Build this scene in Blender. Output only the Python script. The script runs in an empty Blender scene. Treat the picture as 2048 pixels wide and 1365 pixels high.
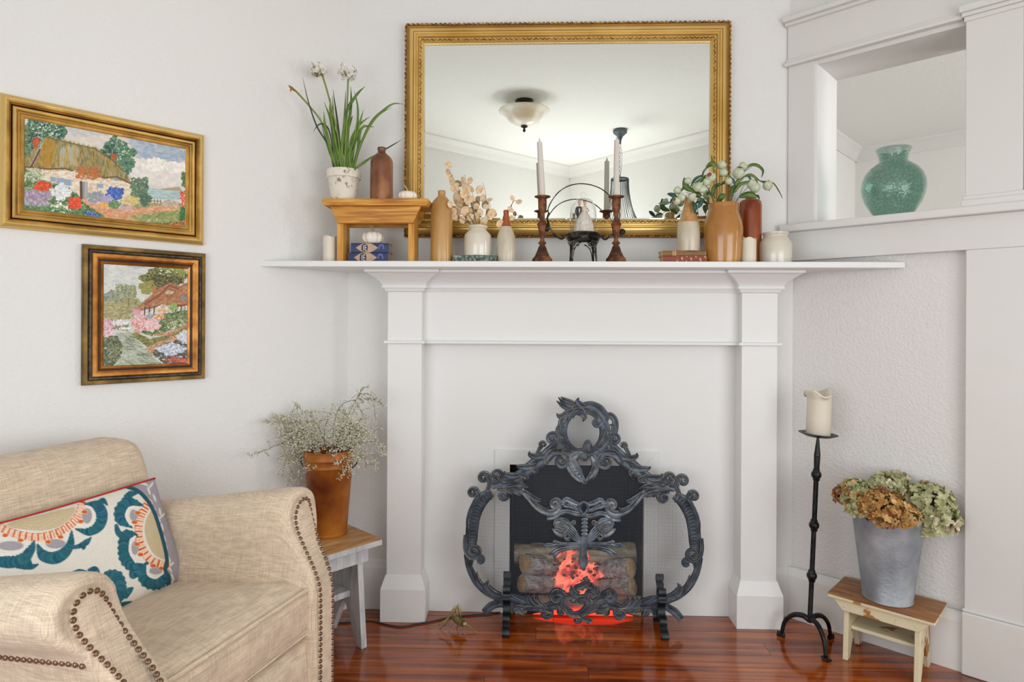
import bpy, math, random
import numpy as np
from mathutils import Vector, Matrix
R = random.Random(7)
S = bpy.context.scene
COL = S.collection
PI = math.pi
# ------------------------------------------------------------------ camera
F, CX, HY, EYE, ROLL = 1263.0, 1024.0, 647.0, 1.15, 0.005
cd = bpy.data.cameras.new('camera'); cam = bpy.data.objects.new('camera', cd); COL.objects.link(cam)
cam.location = (0, 0, EYE); cam.rotation_euler = (PI/2, -ROLL, 0)
cd.sensor_width = 36; cd.lens = 36*F/2048; cd.shift_y = -35.5/2048; cd.clip_start = .02
S.camera = cam
S.view_settings.view_transform = 'Standard'; S.view_settings.look = 'None'
S.view_settings.gamma = 1; S.view_settings.use_curve_mapping = False
S.view_settings.exposure = -0.03
S.cycles.max_bounces = 9; S.cycles.diffuse_bounces = 4; S.cycles.glossy_bounces = 4; S.cycles.transparent_max_bounces = 8
S.cycles.use_adaptive_sampling = True; S.cycles.adaptive_threshold = .02
W = bpy.data.worlds.new('world'); S.world = W; W.use_nodes = True
W.node_tree.nodes['Background'].inputs[0].default_value = (.9, .95, 1, 1)
W.node_tree.nodes['Background'].inputs[1].default_value = 0.6
# ------------------------------------------------------------------ plan of the room (metres, eye at x=0,y=0)
CL, CR = Vector((-.662, 2.552)), Vector((1.093, 2.499))        # corners beside the fireplace
DL, DR = Vector((.6907, .7232)), Vector((.7236, -.6903))       # along the left wall (away) / the right wall (towards us)
CEIL = 2.75
BL = CL - DL*2.233                                             # back corners
BB = BL + DR*3.526
BR = CR + DR*2.225
def area(name, loc, target, sx, sy, power, col):
    l = bpy.data.lights.new(name, 'AREA'); l.shape = 'RECTANGLE'; l.size = sx; l.size_y = sy
    l.energy = power; l.color = col
    o = bpy.data.objects.new(name, l); COL.objects.link(o); o.location = loc
    o.rotation_euler = (Vector(target)-Vector(loc)).to_track_quat('-Z', 'Y').to_euler()
    return o
def at2(p, z): return (p.x, p.y, z)
wr = BB + DL*1.9; wl = BL + DR*1.75
NL = Vector((.7236, -.6903))     # into the room from the left wall
area('window_light_right', at2(wr - DR*.06, 1.08), at2(wr - DR*2, 1.2), 1.7, 1.2, 26, (.94, .98, 1))
area('window_light_left', at2(wl + DL*.06, 1.08), at2(wl + DL*2, 1.2), 1.7, 1.2, 24, (.90, .955, 1))
he = CR + DR*3.68 + DL*1.9
area('hall_window_light', at2(he - DR*.05, 1.4), at2(he - DR*2, 1.35), 1.8, 1.5, 95, (1, .985, .96))
area('ceiling_fill', (.35, -.75, 1.45), (.3, -.7, 2.7), .5, .5, 13, (1, .995, .985))  # added fill lamp aimed upward, brightens the ceiling and what the mirror shows
# ------------------------------------------------------------------ measuring helpers
def ray(px, py):
    dx, dy = px-CX, py-HY
    return (dx + ROLL*dy)/F, -(dy - ROLL*dx)/F                 # X/Y, (Z-EYE)/Y
def at(px, py, Y):
    k, m = ray(px, py); return Vector((k*Y, Y, EYE+m*Y))
TH = -math.atan(.03); E1 = Vector((math.cos(TH), math.sin(TH))); EY = Vector((-math.sin(TH), math.cos(TH)))
O2 = Vector((0, 2.532))                                        # chimney wall: origin and axes
def ML(px, py, d=0.0):                                         # -> local x, z on the plane d in front of the chimney wall
    k, m = ray(px, py); t = (O2.dot(EY)-d)/(k*EY.x+EY.y)
    p = Vector((k*t, t)); return (p-O2).dot(E1), EYE+m*t
def MW(lx, d, z=0): p = O2 + E1*lx - EY*d; return Vector((p.x, p.y, z))
def MT(px, d): k, _ = ray(px, HY); return (O2.dot(EY)-d)/(k*EY.x+EY.y)
def hitwall(px, py, A, D, off=0, N=None):                      # -> distance along a wall, z
    k, m = ray(px, py); A = A + (N*off if N else Vector((0, 0)))
    # A + D*s = (k t, t)
    det = -D.x + k*D.y
    s = (A.x - k*A.y)/det; t = A.y + D.y*s
    return s, EYE+m*t
# ------------------------------------------------------------------ colour and materials
def L(c):
    if isinstance(c, str): c = [int(c[i:i+2], 16)/255 for i in (0, 2, 4)]
    return tuple((x/12.92 if x <= .04045 else ((x+.055)/1.055)**2.4) for x in c)
def mat(name, col, rough=.5, metal=0, col2=None, col3=None, scale=6, lo=.4, hi=.6, stretch=(1, 1, 1), bump=0, bscale=40, bstretch=(1, 1, 1), spec=.5, coat=0, rnd=False, detail=6, dist=0, edge=None, attr=None, sub=0, sheen=0, bdist=.01, rough2=None):
    m = bpy.data.materials.new(name); m.use_nodes = True; nt = m.node_tree; N = nt.nodes; K = nt.links
    b = N['Principled BSDF']; b.inputs['Roughness'].default_value = rough; b.inputs['Metallic'].default_value = metal
    b.inputs['Specular IOR Level'].default_value = spec; b.inputs['Coat Weight'].default_value = coat; b.inputs['Coat Roughness'].default_value = .08
    if sheen: b.inputs['Sheen Weight'].default_value = sheen
    if sub: b.inputs['Subsurface Weight'].default_value = sub; b.inputs['Subsurface Scale'].default_value = .01
    b.inputs['Base Color'].default_value = (*L(col), 1)
    vec = None
    if col2 or bump:
        tc = N.new('ShaderNodeTexCoord'); vec = tc.outputs['Object']
        if rnd:
            oi = N.new('ShaderNodeObjectInfo'); mu = N.new('ShaderNodeMath'); mu.operation = 'MULTIPLY'; mu.inputs[1].default_value = 57
            K.new(oi.outputs['Random'], mu.inputs[0]); ad = N.new('ShaderNodeVectorMath'); ad.operation = 'ADD'
            K.new(vec, ad.inputs[0]); K.new(mu.outputs[0], ad.inputs[1]); vec = ad.outputs[0]
    def noise(scale, stretch, detail, dist=0):
        mp = N.new('ShaderNodeMapping'); mp.inputs['Scale'].default_value = stretch; K.new(vec, mp.inputs[0])
        n = N.new('ShaderNodeTexNoise'); n.inputs['Scale'].default_value = scale; n.inputs['Detail'].default_value = detail; n.inputs['Distortion'].default_value = dist
        K.new(mp.outputs[0], n.inputs['Vector']); return n
    last = None
    if attr:
        a = N.new('ShaderNodeAttribute'); a.attribute_name = attr; last = a.outputs['Color']
    elif col2:
        n = noise(scale, stretch, detail, dist); r = N.new('ShaderNodeValToRGB'); e = r.color_ramp.elements
        e[0].position = lo; e[1].position = hi; e[0].color = (*L(col), 1); e[1].color = (*L(col2), 1)
        if col3: x = e.new((lo+hi)/2); x.color = (*L(col3), 1)
        K.new(n.outputs['Fac'], r.inputs[0]); last = r.outputs[0]
        if rough2 is not None:
            mr = N.new('ShaderNodeMapRange'); mr.inputs[1].default_value = lo; mr.inputs[2].default_value = hi; mr.inputs[3].default_value = rough; mr.inputs[4].default_value = rough2
            K.new(n.outputs['Fac'], mr.inputs[0]); K.new(mr.outputs[0], b.inputs['Roughness'])
    if edge:
        g = N.new('ShaderNodeNewGeometry'); r = N.new('ShaderNodeValToRGB'); r.color_ramp.elements[0].position = edge[1]; r.color_ramp.elements[1].position = edge[2]
        K.new(g.outputs['Pointiness'], r.inputs[0]); mx = N.new('ShaderNodeMix'); mx.data_type = 'RGBA'; K.new(r.outputs[0], mx.inputs[0])
        if last: K.new(last, mx.inputs[6])
        else: mx.inputs[6].default_value = (*L(col), 1)
        mx.inputs[7].default_value = (*L(edge[0]), 1); last = mx.outputs[2]
    if last: K.new(last, b.inputs['Base Color'])
    if bump:
        n = noise(bscale, bstretch, 3); bp = N.new('ShaderNodeBump'); bp.inputs['Strength'].default_value = bump; bp.inputs['Distance'].default_value = bdist
        K.new(n.outputs['Fac'], bp.inputs['Height']); K.new(bp.outputs[0], b.inputs['Normal'])
    m['b'] = 1
    return m
def emit(m, col, st):
    b = m.node_tree.nodes['Principled BSDF']; b.inputs['Emission Color'].default_value = (*L(col), 1); b.inputs['Emission Strength'].default_value = st; return m
def glass(name, tint, fres=1.45, rough=.02, tint2=None, sc=60):
    m = bpy.data.materials.new(name); m.use_nodes = True; nt = m.node_tree; N = nt.nodes; K = nt.links; N.clear()
    o = N.new('ShaderNodeOutputMaterial'); mx = N.new('ShaderNodeMixShader'); tr = N.new('ShaderNodeBsdfTransparent'); gl = N.new('ShaderNodeBsdfGlossy'); fr0 = N.new('ShaderNodeLayerWeight'); pw = N.new('ShaderNodeMath'); pw.operation = 'POWER'; pw.inputs[1].default_value = 4; fr0.inputs[0].default_value = .5; K.new(fr0.outputs['Facing'], pw.inputs[0]); fr = N.new('ShaderNodeMath'); fr.operation = 'MULTIPLY_ADD'; fr.inputs[1].default_value = .7; fr.inputs[2].default_value = .045; K.new(pw.outputs[0], fr.inputs[0])
    tr.inputs[0].default_value = (*tint, 1); gl.inputs['Roughness'].default_value = rough

    K.new(fr.outputs[0], mx.inputs[0]); K.new(tr.outputs[0], mx.inputs[1]); K.new(gl.outputs[0], mx.inputs[2]); K.new(mx.outputs[0], o.inputs[0])
    if tint2:
        tc = N.new('ShaderNodeTexCoord'); v = N.new('ShaderNodeTexVoronoi'); v.feature = 'DISTANCE_TO_EDGE'; v.inputs['Scale'].default_value = sc; K.new(tc.outputs['Object'], v.inputs['Vector'])
        r = N.new('ShaderNodeValToRGB'); r.color_ramp.elements[0].color = (*tint2, 1); r.color_ramp.elements[1].color = (*tint, 1); r.color_ramp.elements[1].position = .12
        K.new(v.outputs['Distance'], r.inputs[0]); K.new(r.outputs[0], tr.inputs[0])
        bp = N.new('ShaderNodeBump'); bp.inputs['Strength'].default_value = .35; bp.inputs['Distance'].default_value = .004; K.new(v.outputs['Distance'], bp.inputs['Height']); K.new(bp.outputs[0], gl.inputs['Normal']); K.new(bp.outputs[0], fr0.inputs['Normal'])
    return m
# ------------------------------------------------------------------ mesh building
def crom(pts, n=8):
    P = [Vector(p) for p in pts]
    if len(P) < 3: return [P[0].lerp(P[-1], i/n) for i in range(n+1)]
    Q = [P[0]*2-P[1]] + P + [P[-1]*2-P[-2]]; out = []
    for i in range(1, len(Q)-2):
        a, b, c, d = Q[i-1:i+3]
        for j in range(n):
            t = j/n; out.append(.5*((2*b)+(c-a)*t+(2*a-5*b+4*c-d)*t*t+(3*b-a-3*c+d)*t**3))
    out.append(P[-1]); return out
def lerps(ws, n):
    return [float(np.interp(i/(n-1), np.linspace(0, 1, len(ws)), ws)) for i in range(n)]
class G:
    def __init__(s): s.v = []; s.f = []; s.c = None
    def add(s, vs, fs):
        o = len(s.v); s.v += [tuple(v) for v in vs]; s.f += [tuple(i+o for i in f) for f in fs]; return s
    def box(s, x0, x1, y0, y1, z0, z1, M=None):
        vs = [Vector((x, y, z)) for x in (x0, x1) for y in (y0, y1) for z in (z0, z1)]
        if M is not None: vs = [M @ v for v in vs]
        return s.add(vs, [(0, 1, 3, 2), (4, 6, 7, 5), (0, 4, 5, 1), (2, 3, 7, 6), (0, 2, 6, 4), (1, 5, 7, 3)])
    def prism(s, poly, a, b, ax='y', M=None):                  # poly in the two other axes, extruded a..b
        n = len(poly)
        def mk(u, w, t): return Vector({'y': (u, t, w), 'x': (t, u, w), 'z': (u, w, t)}[ax])
        vs = [mk(*p, a) for p in poly] + [mk(*p, b) for p in poly]
        if M is not None: vs = [M @ v for v in vs]
        return s.add(vs, [tuple(range(n-1, -1, -1)), tuple(range(n, 2*n))] + [(i, (i+1) % n, n+(i+1) % n, n+i) for i in range(n)])
    def loft(s, rings, cap=True, close=True):
        n = len(rings[0]); vs = [p for r in rings for p in r]; fs = []
        for i in range(len(rings)-1):
            for j in range(n if close else n-1):
                fs.append((i*n+j, i*n+(j+1) % n, (i+1)*n+(j+1) % n, (i+1)*n+j))
        if cap: fs += [tuple(range(n-1, -1, -1)), tuple((len(rings)-1)*n+j for j in range(n))]
        return s.add(vs, fs)
    def lathe(s, prof, n=32, c=(0, 0, 0), wob=None, cap=False, M=None):
        rings = []
        for r, z in prof:
            ring = []
            for j in range(n):
                a = 2*PI*j/n; rr = r*(wob(a, z) if wob else 1)
                v = Vector((c[0]+rr*math.cos(a), c[1]+rr*math.sin(a), c[2]+z)); ring.append(M @ v if M is not None else v)
            rings.append(ring)
        return s.loft(rings, cap)
    def tube(s, pts, rad, n=8, flat=1, cap=True, sm=0):
        P = crom(pts, sm) if sm else [Vector(p) for p in pts]
        rs = lerps(rad, len(P)) if isinstance(rad, (list, tuple)) else [rad]*len(P); rings = []
        up = None
        for i, p in enumerate(P):
            t = (P[min(i+1, len(P)-1)]-P[max(i-1, 0)]).normalized()
            if up is None: up = Vector((0, 1, 0)) if abs(t.y) < .9 else Vector((0, 0, 1))
            b = t.cross(up).normalized(); up2 = b.cross(t).normalized(); up = up2
            rings.append([p + b*rs[i]*math.cos(2*PI*j/n) + up2*rs[i]*flat*math.sin(2*PI*j/n) for j in range(n)])
        return s.loft(rings, cap)
    def ball(s, c, r, n=10, sc=(1, 1, 1)):
        h = n//2; return s.add([Vector((c[0]+sc[0]*r*math.sin(PI*i/h)*math.cos(2*PI*j/n), c[1]+sc[1]*r*math.sin(PI*i/h)*math.sin(2*PI*j/n), c[2]+sc[2]*r*math.cos(PI*i/h))) for i in range(h+1) for j in range(n)],
                               [(i*n+j, i*n+(j+1) % n, (i+1)*n+(j+1) % n, (i+1)*n+j) for i in range(h) for j in range(n)])
    def grid(s, nu, nv, fn):
        return s.add([fn(i/nu, j/nv) for i in range(nu+1) for j in range(nv+1)], [(i*(nv+1)+j, (i+1)*(nv+1)+j, (i+1)*(nv+1)+j+1, i*(nv+1)+j+1) for i in range(nu) for j in range(nv)])
    def mesh(s, name, m, smooth=False, cols=None):
        me = bpy.data.meshes.new(name); me.from_pydata(s.v, [], s.f); me.materials.append(m)
        if cols is not None:
            ca = me.color_attributes.new('paint', 'FLOAT_COLOR', 'POINT'); a = np.ones((len(s.v), 4), np.float32); a[:, :3] = cols; ca.data.foreach_set('color', a.ravel())
        import bmesh
        bm = bmesh.new(); bm.from_mesh(me); bmesh.ops.recalc_face_normals(bm, faces=bm.faces); bm.to_mesh(me); bm.free()
        if smooth:
            me.polygons.foreach_set('use_smooth', [True]*len(me.polygons))
        me.update(); return me
    def obj(s, name, m, parent=None, smooth=False, bev=0, sub=0, kind=None, label=None, auto=None, cols=None):
        me = s.mesh(name, m, smooth or auto is not None, cols)
        if auto is not None: me.set_sharp_from_angle(angle=math.radians(auto))
        o = bpy.data.objects.new(name, me); COL.objects.link(o)
        if parent: o.parent = parent
        if bev: b = o.modifiers.new('bevel', 'BEVEL'); b.width = bev; b.segments = 2; b.limit_method = 'ANGLE'; b.angle_limit = math.radians(40); b.harden_normals = False
        if sub: b = o.modifiers.new('sub', 'SUBSURF'); b.levels = sub; b.render_levels = sub
        if kind: o['kind'] = kind
        if label: o['label'] = label
        return o
def thing(name, label, cat, loc=(0, 0, 0), rz=0, group=None):
    o = bpy.data.objects.new(name, None); COL.objects.link(o); o.location = loc; o.rotation_euler = (0, 0, rz); o.empty_display_size = .05
    o['label'] = label; o['category'] = cat
    if group: o['group'] = group
    return o
def tag(o, label, cat, loc=None, rz=None, group=None):
    o['label'] = label; o['category'] = cat
    if group: o['group'] = group
    if loc is not None: o.location = loc
    if rz is not None: o.rotation_euler = (0, 0, rz)
    return o
def inst(src, parent, loc, rot=(0, 0, 0), sc=(1, 1, 1), name=None):
    o = src.copy(); COL.objects.link(o); o.parent = parent; o.location = loc; o.rotation_euler = rot; o.scale = sc
    if name: o.name = name
    return o
def struct(o): o['kind'] = 'structure'; return o
# ------------------------------------------------------------------ shared materials
wall_m = mat('wall_paint', 'e6e5e2', .75, bump=.2, bscale=110, spec=.25, bdist=.012)
wall_tex = mat('knockdown_plaster', 'e0ddda', .7, bump=.38, bscale=105, spec=.3, bdist=.010)
trim_m = mat('trim_paint', 'e2e1de', .42, bump=.06, bscale=25, spec=.4)
trim_old = mat('aged_trim_paint', 'dbd9d5', .45, bump=.25, bscale=9, spec=.4, bdist=.01)
white_m = mat('mantel_paint', 'e7e7e5', .4, bump=.03, bscale=30, spec=.4)
ceil_m = mat('ceiling_paint', 'efefeb', .8, bump=.3, bscale=60, spec=.2)
# ================================================================== SETTING
def wallbox(name, A, B, z0, z1, out, t=.12, m=wall_m, ext=.0):
    d = (B-A).normalized(); A = A-d*ext; B = B+d*ext; g = G()
    pts = [A, B, B+out*t, A+out*t]
    g.prism([(p.x, p.y) for p in pts], z0, z1, 'z')
    return g.obj(name, m)
struct(wallbox('wall_left', BL, CL, 0, CEIL, -NL, ext=.1))
struct(wallbox('wall_chimney', CL, CR, 0, CEIL, EY, t=.1, ext=.03))
# right wall: u = distance from the corner, o = distance out of the wall plane into this room
NRm = -DL                                                      # into this room
def rw(u, o, z): p = CR + DR*u + NRm*o; return Vector((p.x, p.y, z))
MR = Matrix(((DR.x, NRm.x, 0, CR.x), (DR.y, NRm.y, 0, CR.y), (0, 0, 1, 0), (0, 0, 0, 1)))
def rbox(g, u0, u1, o0, o1, z0, z1): return g.box(u0, u1, o0, o1, z0, z1, M=MR)
WT = .225                                                      # thickness of the partition
g = G(); rbox(g, -.9, 0, -WT, 0, 0, CEIL); rbox(g, 0, .097, -WT, 0, 1.505, CEIL); rbox(g, 0, .574, -WT, -.012, 0, 1.505); rbox(g, .097, .574, -WT, 0, 2.165, CEIL)
struct(g.obj('wall_right', wall_tex))
g = G(); rbox(g, .574, .735, -WT, 0, 0, 2.165); rbox(g, .574, 1.75, -WT, 0, 2.165, CEIL); struct(g.obj('wall_pier', trim_old))
g = G(); rbox(g, 1.75, 3.75, -WT, 0, 0, CEIL); struct(g.obj('wall_right_end', wall_m))
n_tr = [0]
def trim(fn, m=trim_old, bev=.002):
    n_tr[0] += 1; g = G(); fn(g); return struct(g.obj('trim_%d' % n_tr[0], m, bev=bev))
trim(lambda g: (rbox(g, -.002, .76, 0, .014, 2.19, 2.335)))                           # header board
trim(lambda g: (rbox(g, -.012, .78, 0, .045, 2.335, 2.352), rbox(g, -.008, .77, 0, .03, 2.322, 2.335)))  # header cap
trim(lambda g: (rbox(g, -.01, .60, 0, .03, 2.165, 2.178), rbox(g, -.006, .60, 0, .02, 2.178, 2.192)))   # bead under header
trim(lambda g: rbox(g, 0, .097, 0, .012, 1.54, 2.165))                                # casing left of opening
trim(lambda g: rbox(g, .085, .108, -WT, .004, 1.54, 2.165), white_m)                  # jamb liner
trim(lambda g: rbox(g, .1, .58, -WT, .004, 2.15, 2.168))                              # soffit liner
trim(lambda g: (rbox(g, -.02, .80, -WT-.02, .05, 1.512, 1.54)), bev=.004)             # ledge
trim(lambda g: rbox(g, .0, .74, 0, .018, 1.40, 1.512))                                # apron board
trim(lambda g: rbox(g, .578, .735, 0, .016, .21, 1.40))                               # right stile
trim(lambda g: (rbox(g, .572, .74, 0, .03, 0, .205), rbox(g, .572, .738, 0, .022, .205, .215)), bev=.004)   # stile plinth
trim(lambda g: rbox(g, .577, .725, 0, .03, 1.575, 2.16))                              # pier face
trim(lambda g: (rbox(g, .567, .742, 0, .04, 1.54, 1.562), rbox(g, .571, .736, 0, .035, 1.562, 1.576)))      # pier base mould
trim(lambda g: (rbox(g, .560, .752, 0, .052, 2.178, 2.20), rbox(g, .566, .745, 0, .043, 2.165, 2.178), rbox(g, .572, .738, 0, .036, 2.150, 2.165)))  # pier cap
trim(lambda g: (rbox(g, .735, .755, -WT-.01, .02, 0, 2.165), rbox(g, 1.735, 1.755, -WT-.01, .02, 0, 2.165), rbox(g, .735, 1.755, -WT-.01, .02, 2.15, 2.17)), white_m)  # doorway liner
g = G(); g.prism([(0, 0), (.016, 0), (.016, .165), (.01, .19), (0, .196)], .0, .574, 'x', M=MR @ Matrix(((1, 0, 0, 0), (0, 1, 0, 0), (0, 0, 1, 0), (0, 0, 0, 1))))
struct(g.obj('baseboard_right', trim_m))
def along(A, D, N, L0, L1):                                    # matrix: x along D, y along N (into the room)
    return Matrix(((D.x, N.x, 0, A.x), (D.y, N.y, 0, A.y), (0, 0, 1, 0), (0, 0, 0, 1)))
BBP = [(0, 0), (.016, 0), (.016, .165), (.01, .19), (0, .196)]
g = G(); g.prism(BBP, -2.233, 0, 'x', M=along(CL, DL, NL, 0, 0)); struct(g.obj('baseboard_left', trim_m))
g = G(); lw = (CR-CL).length; g.prism(BBP, 0, .33, 'x', M=along(CL, (CR-CL).normalized(), -EY, 0, 0)); g.prism(BBP, lw-.2, lw, 'x', M=along(CL, (CR-CL).normalized(), -EY, 0, 0)); struct(g.obj('baseboard_chimney', trim_m))
# back walls with a window opening each
def winwall(name, A, D, out, length, c, w, z0, z1, wname):
    M = along(A, D, -out, 0, 0)
    g = G(); g.box(-.12, c-w/2, -.12, 0, 0, CEIL, M=M); g.box(c+w/2, length+.12, -.12, 0, 0, CEIL, M=M); g.box(c-w/2, c+w/2, -.12, 0, 0, z0, M=M); g.box(c-w/2, c+w/2, -.12, 0, z1, CEIL, M=M)
    struct(g.obj(name, wall_m))
    g = G()
    g.box(c-w/2-.08, c-w/2, 0, .02, z0-.08, z1+.1, M=M); g.box(c+w/2, c+w/2+.08, 0, .02, z0-.08, z1+.1, M=M); g.box(c-w/2-.08, c+w/2+.08, 0, .02, z1, z1+.1, M=M); g.box(c-w/2-.1, c+w/2+.1, 0, .05, z0-.03, z0, M=M)
    for x in (c-w/2, c-w/4, c, c+w/4, c+w/2): g.box(x-.015, x+.015, -.1, -.07, z0, z1, M=M)
    for z in (z0, (z0+z1)/2, z1): g.box(c-w/2, c+w/2, -.1, -.07, z-.02, z+.02, M=M)
    struct(g.obj(wname, white_m))
    g = G(); g.box(c-w/2, c+w/2, -.09, -.085, z0, z1, M=M)
    p = bpy.data.objects[wname]; pn = g.obj('pane', glass('window_glass', (.97, .98, .98)), p)
winwall('wall_back_left', BL, DR, -DL, 3.526, 1.75, 1.7, .42, 1.74, 'window_1')
winwall('wall_back_right', BB, DL, DR, 3.407, 1.9, 1.7, .42, 1.74, 'window_2')
# room beyond the opening
H0 = CR - DR*.793 + DL*WT; HC = Vector((3.14, 5.79)); H1 = HC + DR*4.5; 
struct(wallbox('wall_hall_left', H0 - DL*.0, HC, 0, CEIL, -DR, ext=.05))
struct(wallbox('wall_hall_far', HC, H1, 0, CEIL, DL, ext=.1))
struct(wallbox('wall_hall_end', CR+DR*3.72+DL*.0, H1, 0, CEIL, DR, ext=.1))
poly = [CL, BL, BB, BR+DR*1.6, H1, HC, H0-DR*.0, CL]
g = G(); g.box(-3.2, 7.2, -3.3, 6.6, CEIL, CEIL+.1); struct(g.obj('ceiling', ceil_m))
# crown mouldings
def crown(name, A, B, N, z=CEIL):
    D = (B-A).normalized(); l = (B-A).length
    g = G(); pr = [(0, z-.105), (.012, z-.105), (.014, z-.095), (.022, z-.088), (.034, z-.055), (.058, z-.028), (.066, z-.022), (.078, z-.012), (.08, z), (0, z)]
    g.prism(pr, 0, l, 'x', M=along(A, D, N, 0, 0)); struct(g.obj(name, trim_m, auto=30))
crown('trim_20', CL, BL, NL); crown('trim_21', BL, BB, DL); crown('trim_22', BB, BR, -DR); crown('trim_23', CR, CR+DR*2.22, -DL)
crown('trim_24', HC, H0, DR); crown('trim_25', HC, H1, -DL); crown('trim_26', CL, CR, -EY)
# floor: a base and individual boards
floor_m = mat('varnished_pine', '4c1806', .13, col2='c4661f', col3='90400f', scale=3.6, lo=.28, hi=.72, stretch=(.5, 9, 9), rnd=True, coat=.5, spec=.6, bump=.05, bscale=14, bstretch=(.5, 9, 9), dist=.6, bdist=.004, detail=8)
sub_m = mat('subfloor', '2a0d06', .8)
g = G(); g.box(-3.2, 7.2, -3.3, 6.6, -.06, -.02); fl = struct(g.obj('floor', sub_m))
MF = Matrix(((E1.x, EY.x, 0, O2.x), (E1.y, EY.y, 0, O2.y), (0, 0, 1, 0), (0, 0, 0, 1)))
room = [CL, BL, BB, BR, CR]; loc = [((p-O2).dot(E1), (p-O2).dot(EY)) for p in room]
def span(y):
    xs = []
    for i in range(5):
        (x0, y0), (x1, y1) = loc[i], loc[(i+1) % 5]
        if (y0 <= y) != (y1 <= y): xs.append(x0+(x1-x0)*(y-y0)/(y1-y0))
    return (min(xs), max(xs)) if len(xs) >= 2 else None
BW = .083; rr = random.Random(3); y = .02-BW/2; pm = {}
while y > -4.15:
    sp = span(min(y, -.012))
    if sp:
        x0, x1 = sp[0]-.06, sp[1]+.06; x = x0 - (rr.random()*1.0 if x1-x0 > 1.4 else 0)
        while x < x1:
            ln = rr.choice([1.4, 1.9, 2.6]); a, b = max(x, x0), min(x+ln, x1)
            if b-a > .05:
                key = round(b-a, 3)
                if key not in pm:
                    gg = G(); gg.box(-key/2+.0006, key/2-.0006, -BW/2+.0007, BW/2-.0007, -.02, 0); pm[key] = gg.mesh('floorboard', floor_m)
                o = bpy.data.objects.new('floorboard', pm[key]); COL.objects.link(o); o.parent = fl
                p = MF @ Vector(((a+b)/2, y, 0)); o.location = (p.x, p.y, rr.uniform(-.0004, 0)); o.rotation_euler = (0, 0, TH)
            x += ln
    y -= BW
# ================================================================== MANTEL
mt = thing('fireplace_mantel', 'white painted corner fireplace mantel with long shelf and square columns', 'fireplace', (O2.x, O2.y, 0), TH)
def z_at(y, d, px=1165): return ML(px, y, d)[1]
SH = 1.3727
# shelf: straight front, ends cut along the two walls
dS = .27
xl = ML(520, 522, dS)[0]; xr = ML(1811, 524, dS)[0]
def lp(p): return ((p-O2).dot(E1), (p-O2).dot(EY))
cl, cr = lp(CL), lp(CR)
g = G(); g.prism([(xl, -dS), (xr, -dS), (cr[0], -.002), (cl[0], -.002)], SH-.021, SH, 'z'); g.obj('shelf', white_m, mt, bev=.002)
dP = .022
def bx(g, x0, x1, d0, d1, z0, z1): return g.box(x0, x1, -d1, -d0, z0, z1)
dC, dB = .105, .127
colx = []
for (pl, pr) in ((774, 842.5), (1482.5, 1554)):
    colx.append((ML(pl, 900, dC)[0], ML(pr, 900, dC)[0]))
xa, xb = colx[0][1], colx[1][0]
# breast panel with the firebox hole
ox0, oz1 = ML(1020, 929, dP); ox1 = ML(1287, 929, dP)[0]
g = G(); bx(g, xa-.02, ox0, 0, dP, 0, 1.10); bx(g, ox1, xb+.02, 0, dP, 0, 1.10); bx(g, ox0, ox1, 0, dP, oz1, 1.10); g.obj('breast_panel', white_m, mt)
z0f, z1f = z_at(687, .06), z_at(584, .06)
g = G(); bx(g, xa-.02, xb+.02, 0, .062, z0f, SH-.02); g.obj('frieze', white_m, mt)
g = G(); bx(g, xa, xb, .0, .082, z_at(689.5, .08), z_at(684, .08)); g.obj('rail', white_m, mt, bev=.0015)
# crown along the frieze
def prof_sweep(g, prof, x0, x1):  # prof (d,z) swept in x
    g.prism([(-d, z) for d, z in prof], x0, x1, 'x')
zt = SH-.021; 
FB = z_at(544.5, .178); FT = min(zt-.0005, z_at(537.5, .178))
def cove(zb, d0, d1):
    ys = []
    for t in np.linspace(0, 1, 9): ys.append((d0+(d1-d0)*(1-math.cos(t*PI/2)), zb+(FB-zb)*t))
    return ys
zb = z_at(573, .08); 
pf = [(.05, z_at(585, .07)), (.07, z_at(585, .07)), (.078, z_at(577, .07)), (.086, z_at(577, .08)), (.086, zb)] + cove(zb, .086, .15) + [(.155, FB), (.155, FT), (.145, zt), (.05, zt)]
g = G(); prof_sweep(g, pf, xa-.01, xb+.01); g.obj('crown_moulding', white_m, mt, auto=30)
for i, (x0, x1) in enumerate(colx):
    c = thing('column', 'x', 'x'); del c['label']; del c['category']; c.parent = mt
    zc = z_at(585, dC)
    g = G(); bx(g, x0, x1, 0, dC, 0, zc); g.obj('shaft', white_m, c, bev=.0015)
    def ring(g, prof, cx=None):  # prof list of (grow, z): stacked rectangles around the column
        rings = []
        for gr, z in prof: rings.append([Vector((x0-gr, -.0, z)), Vector((x0-gr, -dC-gr*.95, z)), Vector((x1+gr, -dC-gr*.95, z)), Vector((x1+gr, -.0, z))])
        g.loft(rings)
    zq = z_at(573, dC); s = .0019
    prof = [(.0, zc-.001), (.003, zc), (.006, zc+.001), (.011, z_at(578, dC)), (.019, z_at(577.5, dC)), (.019, zq)]
    top = FB-.002
    for t in np.linspace(0, 1, 10): prof.append((.017+.054*(1-math.cos(t*PI/2))*.75+.054*.25*t, zq+.001+(top-zq)*t))
    prof += [(.074, FB), (.074, FT), (.068, FT+.0004), (.068, zt)]
    g = G(); ring(g, prof); g.obj('capital', white_m, c, auto=30)
    g = G(); ring(g, [(.0, z_at(690, dC)), (.010, z_at(690, dC)), (.0125, z_at(689, dC)), (.0125, z_at(684, dC)), (0, z_at(683.5, dC))]); g.obj('band', white_m, c, bev=.001)
    zz = z_at(1188, dB); z2 = z_at(1157, dC)
    g = G(); ring(g, [(.02, 0), (.02, zz), (.003, z2), (0, z2)]); g.obj('plinth', white_m, c, bev=.001)
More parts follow.
